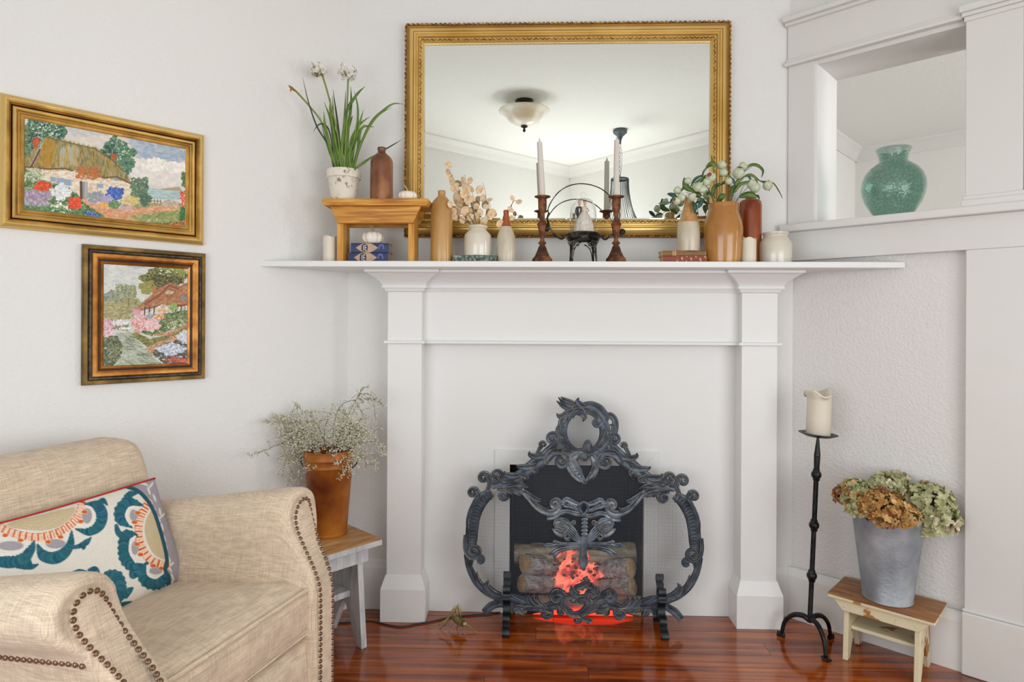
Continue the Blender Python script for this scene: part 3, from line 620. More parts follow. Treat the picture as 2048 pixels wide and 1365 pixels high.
# wedding couple
ZF = ZB+.0006; fig = thing('wedding_couple_figurine', 'porcelain bride and groom cake topper under the glass dome', 'figurine', (bb.x, bb.y, ZF))
skin = mat('porcelain_skin', 'd8a888', .45); dress_m = mat('lace_dress', 'ddd2c4', .6, col2='efe8dc', scale=120, lo=.4, hi=.6, bump=.8, bscale=160); suit = mat('dark_suit', '23201e', .6); hair_m = mat('brown_hair', '5a3a20', .6); shirt = mat('white_shirt', 'e8e4da', .6)
def zf(y): return at(1166, y, Yb).z-ZF
def xf(x): return (x-1166)*sb
def fl_(a, z): return 1+.06*math.sin(a*9)
dr = [(19.5, 466.5), (19.8, 463), (19, 455), (16, 443), (12, 434), (7.5, 427), (4.8, 423.5), (4.4, 421), (5.4, 417), (5.6, 415)]
bx_ = xf(1168)
b_ = G(); b_.lathe([(.0001, .0003)]+[(w*sb, max(.0004, zf(y))) for w, y in dr]+[(.0001, zf(414))], 36, c=(bx_, -.004, 0), wob=lambda a, z: 1+(.05*math.sin(a*9) if z < zf(430) else 0)); b_.obj('dress', dress_m, fig, True)
g = G(); g.lathe([(2.2*sb, zf(418)), (4.9*sb, zf(416)), (4.2*sb, zf(414.2)), (1.6*sb, zf(413)), (1.5*sb, zf(411)), (2.6*sb, zf(409.5)), (2.9*sb, zf(406)), (2.2*sb, zf(403)), (.0001, zf(402.2))], 16, c=(xf(1169), -.004, 0)); g.tube([(xf(1164), -.006, zf(417)), (xf(1163), -.012, zf(423)), (xf(1167), -.016, zf(424))], [.0022, .0018, .0015], 8); g.tube([(xf(1174), -.006, zf(417)), (xf(1177), -.010, zf(423)), (xf(1172), -.016, zf(425))], [.0022, .0018, .0015], 8); g.obj('bride', skin, fig, True)
g = G(); g.lathe([(2.9*sb, zf(405.5)), (3.2*sb, zf(403)), (2.4*sb, zf(400.5)), (.0001, zf(400))], 14, c=(xf(1169), -.0025, 0)); g.obj('hair', hair_m, fig, True)
g = G(); g.lathe([(3, 0)]+[], 3) if 0 else None
g.lathe([(3.8*sb, .0004), (4.2*sb, zf(440)), (5*sb, zf(432)), (5.2*sb, zf(424)), (6.2*sb, zf(416)), (5.4*sb, zf(413.8)), (2*sb, zf(413))], 16, c=(xf(1158), .003, 0)); g.tube([(xf(1152.5), .002, zf(416)), (xf(1151), .0, zf(425)), (xf(1154), -.006, zf(433))], [.003, .0027, .0022], 8, sm=4); g.tube([(xf(1163), .002, zf(416)), (xf(1164.5), .0, zf(424))], [.003, .0025], 8); g.obj('suit', suit, fig, True)
g = G(); g.tube([(xf(1158), -.0068, zf(427)), (xf(1158), -.0078, zf(420)), (xf(1158.3), -.004, zf(414))], [.0012, .0026, .0026], 8, flat=.6); g.obj('shirt_front', shirt, fig, True)
g = G(); g.lathe([(1.6*sb, zf(414)), (1.6*sb, zf(411)), (2.8*sb, zf(409)), (3.1*sb, zf(405)), (2.6*sb, zf(401.5)), (.0001, zf(399.5))], 16, c=(xf(1158.5), .001, 0)); g.tube([(xf(1158), -.003, zf(405)), (xf(1158), -.0052, zf(406.2))], [.0008, .001], 5); g.obj('groom', skin, fig, True)
g = G(); g.ball((xf(1158.6), .0026, zf(402.8)), 3.1*sb, 12, (1, .95, .9)); g.obj('hair', hair_m, fig, True)
# ---- books
def art(name, w, h, painter, m, fn, parent, nu, nv):           # coloured print on a surface: painter(u, v) array -> colours
    us, vs = np.meshgrid(np.linspace(0, 1, nu+1), np.linspace(0, 1, nv+1), indexing='ij')
    cols = painter(us.ravel(), vs.ravel())
    g = G(); g.grid(nu, nv, fn); return g.obj(name, m, parent, smooth=True, cols=cols)
def book(x, y, hw, hh, hd, z, label, cloth, rot, group, spine=None, rag=0):
    t = thing('book', label, 'book', (x, y, z), rot, group)
    g = G(); c = .0022
    g.box(-hw, hw, -hd+.002, hd, 0.0002, c); g.box(-hw, hw, -hd+.002, hd, hh-c, hh)
    pr = [(-hd-.003*math.sin(a), hh/2-(hh/2)*math.cos(a)) for a in np.linspace(0, PI, 7)]; pr2 = [(-hd+.004, hh-.0003), (-hd+.004, .0003)]
    g.prism([(a, max(b, .0002)) for a, b in pr+pr2], -hw, hw, 'x'); g.obj('cover', cloth, t, auto=50)
    g = G(); g.box(-hw+.003, hw-.003, -hd+.004, hd-.003, c, hh-c); g.obj('pages', mat('book_pages', 'c9b893', .8, col2='a8946c', scale=200, stretch=(.2, .2, 20)), t)
    if spine:
        m = mat('spine_gilt', 'ffffff', .5, attr='paint')
        art('spine_print', 0, 0, spine, m, lambda u, v: Vector((-hw*.98+u*hw*1.96, -hd-.0004-.003*math.sin(PI*(.04+.92*v)), hh*(.5-.5*math.cos(PI*(.04+.92*v))))), t, 150, 36)
    return t
navy = mat('navy_cloth', '1c2850', .7, col2='39477c', scale=60, lo=.35, hi=.7, bump=.2, bscale=120, edge=('8f8a8a', .54, .62))
def spine_blue(u, v):
    rk = np.random.RandomState(4); n = len(u); c = np.tile(np.array(L('222f5c')), (n, 1))
    c *= (1+.5*(np.sin(u*190)*np.sin(v*43+u*30)*.3+(np.modf(np.sin(u*913+v*371)*4375)[0])*.5))[:, None]
    inl = np.abs(u-.42)/.29+np.abs(v-.5)/.62 < 1; inl &= (np.sin(u*150)*np.sin(v*26) > -.55)
    c[inl] = np.array(L('c9a888'))
    ov = ((u-.36)/.085)**2+((v-.5)/.36)**2; c[(ov < 1)] = np.array(L('1f2546'))
    let = ((np.abs(u-.335) < .009) & (abs(v-.5) < .22)) | ((np.abs(u-.37) < .009) & (abs(v-.5) < .22)) | ((np.abs(u-.388) < .02) & ((abs(v-.3) < .035) | (abs(v-.5) < .035) | (abs(v-.7) < .035)))
    c[let] = np.array(L('d6c2a6')); c[np.abs(u-.475) < .006] = np.array(L('d0b294'))
    ring = np.abs(np.hypot((u-.8)/.06, (v-.45)/.3)-1) < .3; c[ring & (v > .4)] = np.array(L('5a6694'))
    return np.clip(c, 0, 1)
xb_, _ = ML(738.3, 500, .19); p = MW(xb_, .165); hwb = 40.3*MT(738, .19)/F; h1 = .038
book(p.x, p.y, hwb, h1, .03, SH, 'worn navy book with gilt spine, the lower of two under the riser', navy, TH, 'navy books', spine_blue)
h2 = .035; p2 = MW(ML(740.4, 500, .19)[0], .165); book(p2.x, p2.y, hwb*.96, h2, .03, SH+h1+.0003, 'worn navy book with gilt spine, the upper one carrying a white pumpkin', navy, TH+.03, 'navy books', spine_blue)
red = mat('old_red_leather', '5a2016', .6, col2='9a4a34', col3='7a3020', scale=70, lo=.35, hi=.65, edge=('c99a70', .53, .6)); brn = mat('old_tan_leather', '6a4420', .6, col2='a87a48', scale=90, lo=.35, hi=.65, edge=('d0a878', .53, .6))
def spine_red(u, v):
    c = np.tile(np.array(L('8a4530')), (len(u), 1)); nz = np.modf(np.sin(u*713+v*271)*4375)[0]; c *= (1+.4*nz)[:, None]
    c[((np.sin(u*60) > .5) & (np.sin(v*9+u*33) > .3) & (u > .25))] = np.array(L('d8a58c')); return np.clip(c, 0, 1)
def spine_brn(u, v):
    c = np.tile(np.array(L('80582c')), (len(u), 1)); nz = np.modf(np.sin(u*813+v*371)*4375)[0]; c *= (1+.5*nz)[:, None]
    c[(abs(u-.25) < .01) | (abs(u-.31) < .01) | ((abs(u-.28) < .015) & (np.sin(v*25) > 0))] = np.array(L('c9a05c')); return np.clip(c, 0, 1)
xr_ = ML(1368, 515, .19)[0]; p = MW(xr_, .165); hwr = 44*MT(1368, .19)/F
book(p.x, p.y, hwr, .0275, .032, SH, 'old red leather book, the lower one of the pair under the cream bottle', red, TH-.02, 'old leather books', spine_red)
book(p.x-.003, p.y, hwr, .019, .032, SH+.0278, 'old tan leather book, on top of the red one, under the cream bottle', brn, TH+.02, 'old leather books', spine_brn)
# ---- pumpkins
def pumpkin(pc, Y, z0, hw, h, label, ribs=9, stem=None):
    b = at(pc, 500, Y); t = thing('pumpkin', label, 'pumpkin', (b.x, b.y, z0)); s = Y/F; r = hw*s; hh = h*s
    g = G(); rings = []; nu, nv = 54, 18
    for i in range(nv+1):
        a = PI*i/nv; ring = []
        for j in range(nu):
            th = 2*PI*j/nu; rib = 1-.13*abs(math.cos(th*ribs/2+.4))**5
            rr_ = r*math.sin(a)**.75*rib if 0 < i < nv else .0003
            ring.append(Vector((rr_*math.cos(th), rr_*math.sin(th), hh/2-hh/2*math.cos(a)*(1-.22*math.exp(-(math.sin(a)*2.2)**2)) - (0 if a < PI/2 else 0))))
        rings.append(ring)
    zmin = min(v.z for rg in rings for v in rg); rings = [[Vector((v.x, v.y, v.z-zmin+.0003)) for v in rg] for rg in rings]
    g.loft(rings); g.obj('skin', pump, t, True)
    zt_ = hh*.9; g = G(); g.tube([(0, 0, zt_-.002)]+[(x*s, -.001, zt_+z*s) for x, z in stem], [.0042, .0028, .0024, .0030], 8, sm=4); g.obj('stem', pump_s, t, True)
pumpkin(745.6, MT(745, .17), SH+h1+h2+.0008, 22.4, 29, 'white mini pumpkin on the navy books under the riser', 9, [(1, 5), (-2, 9), (-7, 10)])
pumpkin(815, MT(815, .20), ZR, 19.6, 21.5, 'small white pumpkin at the right end of the riser top', 11, [(-2, 4), (-5, 9), (-8, 13)])
# ---- right hand group
ZK = SH+.0278+.019+.0004
bottle('stoneware_bottle', 'cream stoneware bottle with tan shoulders standing on two old books', 'bottle', 1376.8, .165, [(21.5, 504), (22.3, 500), (22.6, 470), (21.8, 455), (19.8, 446), (16, 434), (11.5, 420), (9, 410), (8.4, 405), (9, 403), (9, 399), (8, 397)], stone_grey, ZK, split=445.5, m2=mat('tan_shoulder_glaze', 'ad7c42', .28, col2='c99a60', scale=25, coat=.4))
ot, osc, ozz, oY, ob = bottle('ochre_crock', 'large glossy ochre crock holding the berry branches', 'crock', 1446.2, .17, [(34, 521), (35.5, 517), (36.5, 500), (38, 475), (38, 457), (36, 444), (32, 431), (30, 424), (29.6, 422), (29, 421), (28.6, 414), (29.4, 410), (28.8, 408), (26.5, 408)], ochre)
bottle('stoneware_bottle', 'orange-brown stoneware bottle with black stopper behind the ivory candle', 'bottle', 1500.7, .10, [(21, 521), (21.4, 517), (21.4, 412), (20.4, 405), (17, 401), (11, 399), (9.5, 396), (9.2, 390), (9, 389)], rust_glaze2)
bpc = MT(1500.7, .10); b_ = at(1500.7, 389, bpc); so = thing('stopper', 'black stopper in the orange-brown bottle', 'stopper', (b_.x, b_.y, b_.z-.012)); g = G(); s_ = bpc/F; g.lathe([(.0001, 0), (6*s_, 0), (6.3*s_, .012), (8.4*s_, .0125), (8.4*s_, .0175), (7.6*s_, .019), (.0001, .0192)], 20); g.obj('rubber_cap', mat('black_rubber', '17161a', .5), so, auto=40)
bottle('stoneware_crock', 'wide cream crock with narrow lip at the right end of the group', 'crock', 1551, .15, [(29.5, 521), (30.8, 517), (31, 492), (30, 486), (26.5, 479.5), (22.8, 475.5), (22.3, 473), (23.8, 470), (25.2, 467.5), (24.6, 465.8), (22.5, 465.5)], stone_cream)
# ---- berry branches
gl = mat('long_leaf_green', '3f5a26', .45, col2='7a9444', col3='587236', scale=14, lo=.3, hi=.7, rnd=True); gt = mat('blue_green_leaf', '2f5a4c', .45, col2='4a7a66', scale=14, rnd=True); fruit_m = mat('pale_green_fruit', 'a9b58e', .5, col2='d2d8be', scale=1.5, lo=.3, hi=.7, rnd=True, sub=.05); crown_m = mat('fruit_crown_brown', '6a2c18', .7, col2='a05a38', scale=60)
br = thing('berry_branch', 'spray of green gum-nut fruits and long leaves in the ochre crock', 'branch', ob)
def P6(x, y, dy=0): return plane_pt(*c6(x, y), ob, oY, dy)
g = G()
STM = [[(770, 640), (745, 400), (700, 260)], [(790, 640), (780, 450), (790, 300), (815, 250)], [(720, 640), (690, 540), (640, 450), (520, 410)], [(735, 640), (680, 500), (600, 430), (430, 470), (320, 490)], [(700, 640), (590, 530), (500, 520), (360, 590)], [(880, 640), (900, 500), (950, 380), (1010, 320), (1110, 245)], [(900, 640), (960, 570), (1020, 440), (1150, 395), (1180, 400)], [(870, 640), (930, 480), (1000, 360)], [(910, 640), (980, 540), (1070, 450), (1150, 395), (1260, 450)], [(860, 640), (880, 520), (950, 440), (1000, 300)], [(690, 640), (560, 540), (440, 510)]]
for s in STM: g.tube([P6(*p, R.uniform(-.01, .01)) for p in s], [.0014, .001, .0008], 5, sm=5)
g.obj('twig', twig2, br, True)
FR = [(800, 245, 38, 1), (815, 318, 36, 1), (690, 366, 44, 2), (650, 412, 36, 0), (960, 326, 50, 3), (1005, 262, 38, 0), (465, 405, 32, 0), (365, 495, 34, 0), (560, 462, 42, 0), (605, 485, 34, 0), (402, 560, 36, 0), (358, 597, 34, 4), (505, 560, 36, 0), (1090, 430, 44, 1), (1120, 467, 45, 0), (1245, 446, 42, 0), (865, 402, 32, 0)]
ks = osc/4.875
fg = G(); fg.ball((0, 0, 0), 1, 18); fg.lathe([(.52, .82), (.56, 1.04), (.48, 1.08), (.40, .9), (.0001, .86)], 14); fme = fg.mesh('fruit', fruit_m, True); cg = G(); cg.lathe([(.0001, .95), (.44, .95), (.47, 1.06), (.40, 1.02), (.0001, .99)], 12); cme = cg.mesh('fruit_crown', crown_m)
for x, y, r, k in FR:
    o = bpy.data.objects.new('fruit', fme); COL.objects.link(o); o.parent = br; o.location = P6(x, y, R.uniform(-.045, -.02)); o.scale = (r*ks*1.1,)*3
    o.rotation_euler = {0: (R.uniform(-.6, .5), R.uniform(-.8, .8), 0), 1: (1.05, .5, .5), 2: (1.25, 0, -.6), 3: (.6, 0, 0), 4: (1.3, 0, -.9)}[k]
    c = bpy.data.objects.new('fruit_crown', cme); COL.objects.link(c); c.parent = o
def longleaf(parent, pts, w, m, conv, sc):
    P = crom([conv(*p, (-.03 if i else -.02)+R.uniform(-.01, .01)) for i, p in enumerate(pts)], 6); g = G(); n = len(P); rings = []
    for i, p in enumerate(P):
        tn = (P[min(i+1, n-1)]-P[max(i-1, 0)]).normalized(); b = tn.cross(Vector((0, 1, 0))).normalized(); ww = w*sc*max(.03, math.sin(PI*min(1, (i/(n-1))*.93+.05))**.8)
        rings.append([p+b*ww+Vector((0, -.0025, 0)), p, p-b*ww+Vector((0, -.0025, 0)), p+Vector((0, .0006, 0))])
    g.loft(rings); return g.obj('leaf', m, parent, True)
LL = [([(640, 270), (700, 235), (760, 285)], 24, 0), ([(695, 240), (700, 190), (692, 150)], 9, 0), ([(430, 370), (450, 460), (530, 505)], 30, 0), ([(1015, 305), (1070, 250), (1140, 250), (1195, 300), (1183, 368)], 16, 0), ([(1175, 400), (1290, 420), (1350, 500), (1388, 572)], 7, 0), ([(1165, 400), (1225, 430), (1262, 500)], 13, 0), ([(920, 515), (970, 440), (1075, 400)], 18, 0), ([(1000, 365), (1080, 345), (1170, 405)], 15, 0), ([(965, 560), (1060, 535), (1150, 560)], 32, 0), ([(1120, 560), (1140, 545), (1165, 582)], 14, 1), ([(755, 620), (790, 560), (835, 530)], 30, 0), ([(500, 520), (550, 525), (600, 550)], 26, 0), ([(925, 480), (950, 410), (1012, 370)], 20, 0), ([(780, 445), (840, 405), (900, 400)], 15, 1), ([(530, 425), (590, 395), (655, 338)], 20, 0), ([(495, 450), (540, 380), (625, 340)], 14, 1), ([(890, 560), (900, 480), (930, 440)], 24, 0), ([(735, 470), (760, 440), (800, 440)], 16, 1), ([(1040, 345), (1065, 370), (1085, 400)], 12, 1), ([(700, 560), (715, 480), (735, 430)], 20, 0), ([(600, 375), (625, 300), (700, 240)], 10, 0), ([(770, 360), (840, 345), (905, 385)], 12, 0), ([(930, 450), (905, 395), (890, 370)], 16, 1), ([(320, 600), (400, 545), (450, 560)], 8, 1), ([(640, 540), (665, 520), (690, 545)], 18, 0), ([(175, 622), (240, 620), (312, 605)], 11, 1), ([(265, 525), (320, 540), (362, 570)], 22, 1), ([(510, 600), (535, 650), (530, 720)], 22, 1), ([(605, 570), (590, 620), (565, 670)], 22, 1)]
for p, w, k in LL: longleaf(br, p, w, gt if k else gl, P6, ks)
# ================================================================== painted pictures (flat art on their canvases)
class Paint:
    def __init__(s, w, h, col): s.w, s.h = w, h; s.a = np.zeros((h, w, 3), np.float32); s.a[:] = np.array([int(col[i:i+2], 16)/255 for i in (0, 2, 4)]); s.r = np.random.RandomState(11)
    def c(s, col): return np.array([int(col[i:i+2], 16)/255 for i in (0, 2, 4)], np.float32)
    def ell(s, x, y, rx, ry, col, al=1, ang=0, jit=0):
        c = s.c(col) if isinstance(col, str) else col
        if jit: c = np.clip(c+s.r.uniform(-jit, jit)+s.r.uniform(-jit/2, jit/2, 3), 0, 1)
        m = max(rx, ry)+1; x0, x1, y0, y1 = int(max(0, x-m)), int(min(s.w, x+m+1)), int(max(0, y-m)), int(min(s.h, y+m+1))
        if x1 <= x0 or y1 <= y0: return
        yy, xx = np.mgrid[y0:y1, x0:x1]; dx, dy = xx-x, yy-y
        ca, sa = math.cos(ang), math.sin(ang); u, v = (dx*ca+dy*sa)/rx, (-dx*sa+dy*ca)/ry
        k = np.clip((1.15-(u*u+v*v))*3, 0, 1)[..., None]*al
        s.a[y0:y1, x0:x1] = s.a[y0:y1, x0:x1]*(1-k)+c*k
    def inside(s, poly, x, y):
        ins = False; n = len(poly)
        for i in range(n):
            (x0, y0), (x1, y1) = poly[i], poly[(i+1) % n]
            if (y0 > y) != (y1 > y) and x < (x1-x0)*(y-y0)/(y1-y0)+x0: ins = not ins
        return ins
    def poly(s, poly, col, al=1):
        xs = [p[0] for p in poly]; ys = [p[1] for p in poly]; x0, x1, y0, y1 = int(max(0, min(xs))), int(min(s.w-1, max(xs)+1)), int(max(0, min(ys))), int(min(s.h-1, max(ys)+1))
        yy, xx = np.mgrid[y0:y1+1, x0:x1+1]; ins = np.zeros(xx.shape, bool)
        for i in range(len(poly)):
            (xa, ya), (xb, yb) = poly[i], poly[(i+1) % len(poly)]
            if ya == yb: continue
            ins ^= ((ya > yy) != (yb > yy)) & (xx < (xb-xa)*(yy-ya)/(yb-ya)+xa)
        k = ins[..., None]*al; s.a[y0:y1+1, x0:x1+1] = s.a[y0:y1+1, x0:x1+1]*(1-k)+s.c(col)*k
    def dabs(s, reg, cols, n, rx, ry, ang=0, aj=.5, jit=.05, al=.9):     # reg: polygon or (cx, cy, rx, ry)
        e = len(reg) == 4 and not isinstance(reg[0], tuple)
        n = int(n*1.55); rx *= .8; ry *= .8; ph = s.r.uniform(0, 6)
        for _ in range(n):
            if e:
                t = s.r.uniform(0, 2*PI); q = math.sqrt(s.r.uniform(0, 1))*(.92+.13*math.sin(4*t+ph)+.09*math.sin(9*t+2*ph)); x, y = reg[0]+reg[2]*q*math.cos(t), reg[1]+reg[3]*q*math.sin(t)
            else:
                xs = [p[0] for p in reg]; ys = [p[1] for p in reg]
                for _k in range(12):
                    x, y = s.r.uniform(min(xs), max(xs)), s.r.uniform(min(ys), max(ys))
                    if s.inside(reg, x, y): break
                else: continue
            sc = s.r.uniform(.7, 1.3); s.ell(x, y, rx*sc, ry*sc, s.c(cols[s.r.randint(len(cols))]), al, ang+s.r.uniform(-aj, aj), jit)
    def line(s, pts, w, col, al=1, jit=0):
        for (x0, y0), (x1, y1) in zip(pts[:-1], pts[1:]):
            n = max(2, int(math.hypot(x1-x0, y1-y0)/max(1, w*.6)))
            for i in range(n): s.ell(x0+(x1-x0)*i/n, y0+(y1-y0)*i/n, w, w, col, al, 0, jit)
    def at(s, x, y):
        x = np.clip(x, 0, s.w-1.001); y = np.clip(y, 0, s.h-1.001); x0, y0 = x.astype(int), y.astype(int); fx, fy = (x-x0)[:, None], (y-y0)[:, None]
        a = s.a; c = (a[y0, x0]*(1-fx)+a[y0, np.minimum(x0+1, s.w-1)]*fx)*(1-fy)+(a[np.minimum(y0+1, s.h-1), x0]*(1-fx)+a[np.minimum(y0+1, s.h-1), np.minimum(x0+1, s.w-1)]*fx)*fy
        return np.where(c <= .04045, c/12.92, ((c+.055)/1.055)**2.4)
# coordinates below: the painting as it hangs, in measured units (half of the study view)
P1 = Paint(883, 683, 'ddd2c6'); H = lambda pts: [(x/2, y/2) for x, y in pts]
def big():
    p = P1
    p.dabs(H([(0, 80), (1600, 80), (1600, 1000), (0, 700)]), ['dcd3c8', 'd9cbbb', 'd0ccc8', 'e4dccf'], 2600, 16, 6, .2, .4, .02, .5)
    p.dabs(H([(500, 340), (900, 340), (1000, 430), (600, 460)]), ['b9bfc6', 'c9c8c6'], 160, 14, 5, .25, .3, .02, .5)
    p.dabs(H([(1030, 480), (1560, 520), (1560, 690), (1100, 620)]), ['9fb0c2', 'b4bfca', 'c9c8c6', '8ea6c0'], 420, 16, 5, .2, .4, .03, .6)
    p.dabs(H([(1060, 640), (1560, 680), (1560, 860), (1060, 820)]), ['ece6dc', 'e4dccf', 'd9d6d4'], 420, 12, 8, 0, 1.5, .02, .7)
    p.dabs((630, 340, 60, 25), ['f0ebe2'], 90, 9, 7); p.dabs((720, 355, 50, 22), ['efe9df'], 70, 9, 7)
    p.dabs((300-230, 112-80, 50, 12), ['9db4c6'], 20, 16, 4)
    p.poly(H([(1190, 870), (1460, 890), (1450, 960), (1200, 950)]), 'a9bfc0'); p.dabs(H([(1190, 870), (1460, 890), (1450, 960), (1200, 950)]), ['9db9bd', 'b9cbc8'], 120, 14, 3, .05, .1)
    p.poly(H([(1290, 875), (1440, 858), (1460, 890), (1300, 885)]), 'b09c84')
    G1 = ['4f7a5c', '3d6a56', '6a8f6a', '2f5648', '86a07c', '55806e']
    p.dabs((180, 215, 95, 85), G1, 900, 7, 4, .4, 1.5, .05); p.dabs((120, 250, 80, 80), G1+['6a7a4a'], 500, 8, 5, .4, 1.5, .05); p.dabs((60, 290, 45, 60), ['5a7a4a', '48683c', '7a8f5a'], 300, 9, 6, .3, 1, .05)
    p.dabs((180, 215, 90, 75), ['1f4a4c', '16403f'], 120, 5, 3, 0, 1.5); p.dabs((185, 200, 60, 50), ['b9cfae', 'e4e8d8'], 50, 4, 3)
    p.dabs((465, 300, 75, 68), G1, 700, 6, 4, .4, 1.5, .05); p.dabs((505, 340, 35, 40), G1, 200, 6, 4); p.dabs((470, 280, 50, 40), ['c9d6b4'], 30, 4, 3); p.dabs((440, 290, 30, 34), ['234a3c'], 60, 4, 3)
    p.dabs((60, 315, 40, 35), ['3f6a3c', '567a48'], 150, 9, 6)
    p.dabs(H([(60, 680), (400, 700), (700, 1000), (1000, 1150), (60, 1080)]), ['5f7f4a', '4a6a3a', '7f9a62', '3a5a34'], 1600, 8, 4, 0, 1.5, .05)
    p.dabs(H([(1000, 990), (1560, 990), (1560, 1230), (900, 1170)]), ['8f9a5a', 'a3a468', '7d8a4c'], 700, 12, 4, -.1, .4, .04)
    p.dabs(H([(650, 960), (1000, 1040), (1430, 1000), (1430, 1040), (1030, 1090), (1170, 1195), (930, 1170), (820, 1080)]), ['d9a37a', 'c98f66', 'e0b690', 'd08a60'], 900, 9, 3, .25, .4, .04)
    p.dabs(H([(640, 700), (1150, 830), (1100, 960), (700, 960)]), ['7f8a5a', '8fa06a'], 200, 8, 5)
    wl_ = H([(190, 700), (600, 730), (830, 790), (1040, 820), (1110, 900), (1080, 960), (700, 960), (580, 870), (340, 800)])
    p.poly(wl_, 'e6d6bf'); p.dabs(wl_, ['e8dac6', 'dcc6a8', 'f0e6d6', 'cfb898'], 260, 10, 4, .1, .4, .03)
    p.poly(H([(265, 460), (315, 462), (318, 600), (268, 600)]), 'c4502a'); p.dabs(H([(265, 460), (315, 462), (318, 600), (268, 600)]), ['c9562c', 'a83c1c', 'd8703c'], 60, 4, 2)
    p.poly(H([(893, 590), (935, 595), (935, 650), (893, 640)]), 'b4552c')
    roof = H([(168, 695), (240, 600), (340, 490), (380, 462), (480, 490), (760, 550), (900, 640), (1000, 740), (1065, 840), (950, 780), (830, 780), (700, 740), (520, 710), (380, 715), (270, 700)])
    p.poly(roof, '93804a'); p.dabs(roof, ['9c8a52', '7f7444', 'b4923c', '8a8f6a', '6a6238', 'a8a07c', 'b08a34'], 1500, 3, 13, -.05, .25, .04, .7)
    p.dabs(H([(340, 490), (450, 490), (420, 690), (330, 690)]), ['b98f2c', 'a87c1c'], 90, 4, 16, 0, .15, .03, .6); p.dabs(H([(480, 540), (640, 540), (620, 690), (480, 690)]), ['9fb0b4', 'b9b48c', 'c99a4c'], 110, 4, 15, 0, .1, .03, .5)
    p.dabs(H([(270, 680), (350, 500), (330, 520), (240, 690)]), ['9aa8b4', 'b0b9c0'], 40, 4, 12, .5, .2, .02, .6); p.line(H([(320, 560), (280, 640), (250, 695)]), 3.5, '6a2a30')
    p.line(H([(168, 698), (270, 702), (380, 716), (520, 712), (590, 730)]), 2.6, '6a4030'); p.line(H([(820, 785), (940, 778), (1060, 838), (1110, 900)]), 2.6, '6a4a34'); p.line(H([(380, 462), (500, 492), (760, 552), (900, 642), (1000, 742)]), 2, '6a5a30')
    for x0, y0, x1, y1 in ((405, 775, 450, 820), (455, 785, 515, 840), (518, 795, 572, 850), (780, 830, 830, 870), (915, 790, 950, 815)): p.poly(H([(x0, y0), (x1, y0+8), (x1, y1), (x0, y1-5)]), '8fa6c4'); p.line(H([(x0, y0), (x0, y1)]), 1.4, 'b8a880')
    p.poly(H([(642, 815), (705, 820), (700, 960), (648, 960)]), '9a8a7c'); p.line(H([(650, 820), (652, 955)]), 5, '4a3428'); p.line(H([(690, 830), (690, 950)]), 6, 'a8aeb4')
    p.dabs((355, 375, 58, 28), ['c85a2c', 'a8642c', 'd8743c', '7a7a3c'], 260, 3.5, 3); p.dabs((350, 360, 40, 20), ['cf5a26', '8a8a4a'], 120, 3, 3)
    p.dabs((560, 440, 40, 55), ['5a7a5a', '48685a', '7a8f6a'], 320, 5, 4); p.dabs((580, 480, 30, 28), ['4a6a54'], 120, 5, 4)
    p.dabs((80, 395, 34, 24), ['eef0ee', 'd8dcd4'], 110, 3, 3.5); p.dabs((140, 385, 40, 30), ['8f9f74', 'c9cfb4'], 110, 4, 3)
    p.dabs((60, 440, 38, 22), ['e0683c', 'd9805c', 'e89a78'], 170, 5, 4); p.dabs((170, 428, 34, 20), ['e04a1c', 'd0380f', 'e8602c'], 170, 5, 4)
    p.dabs((130, 475, 85, 40), ['b49ab8', 'a88aae', 'c9b4c8', '8f7aa0', '7f9a6a'], 520, 5, 4); p.dabs((70, 490, 40, 26), ['c4aecb', '9fb0c4'], 120, 5, 4)
    p.dabs((245, 450, 42, 34), ['f2f2ee', 'e4e8e8', 'd8dce0'], 330, 3.5, 3.5); p.dabs((240, 520, 50, 26), ['f6f5f0', '6a8a4a', 'f2f0e8'], 170, 5.5, 4); p.dabs((240, 520, 46, 22), ['e0c878'], 30, 1.8, 1.5)
    p.dabs((300, 495, 28, 26), ['e2471c', 'ef6038', 'cf3810'], 190, 5, 4)
    p.dabs(H([(610, 1090), (720, 1050), (860, 1130), (840, 1150), (700, 1130)]), ['3c5aa4', '5a7ac0', '7f96cf', '2c4484'], 260, 4, 3)
    p.dabs((460, 455, 38, 26), ['3a62b4', '5578c0', '2c4a94'], 220, 3.5, 5); p.dabs((385, 470, 38, 24), ['a594bc', '8f8aae', '8fa07a'], 220, 4, 3.5); p.dabs((430, 480, 30, 18), ['9a9ac0', 'b4a8c8'], 110, 4, 3)
    p.dabs((525, 485, 38, 20), ['d8c07c', 'e0cf98', 'b8a45c'], 200, 4, 3); p.dabs((415, 502, 20, 12), ['e09a4c', 'e8b060'], 70, 4, 3); p.dabs((460, 500, 28, 18), ['6a8f5a', '5a7f4a'], 110, 4, 3); p.dabs((510, 514, 34, 8), ['d0a8b4', 'c49ab0'], 60, 4, 3)
    p.dabs((680, 495, 34, 14), ['b9b09a', 'a3a07c', 'cfc0b8'], 120, 4, 3); 
    for x in (1240, 1265, 1288): p.line(H([(x, 962), (x+2, 992)]), 1.4, '5a5040')
    p.line(H([(1225, 972), (1295, 976)]), 1.2, '5a5040')
    p.dabs((755, 400, 28, 36), ['5f7a48', '7a8f5a', '486a3c'], 220, 5, 4); p.dabs((745, 475, 25, 34), ['d84a2c', 'e8704c', 'f0ece4', 'c43c20'], 210, 3.4, 3.4); p.dabs((743, 545, 26, 34), ['2f6a34', '4a8a44', '1f5a2c'], 260, 4.5, 4)
    p.dabs(H([(1200, 1190), (1330, 1150), (1545, 1125), (1545, 1235), (1300, 1215)]), ['d8642c', 'c45220', '6a7a3c', 'e0803c', '8a8a44'], 340, 4, 3.5)
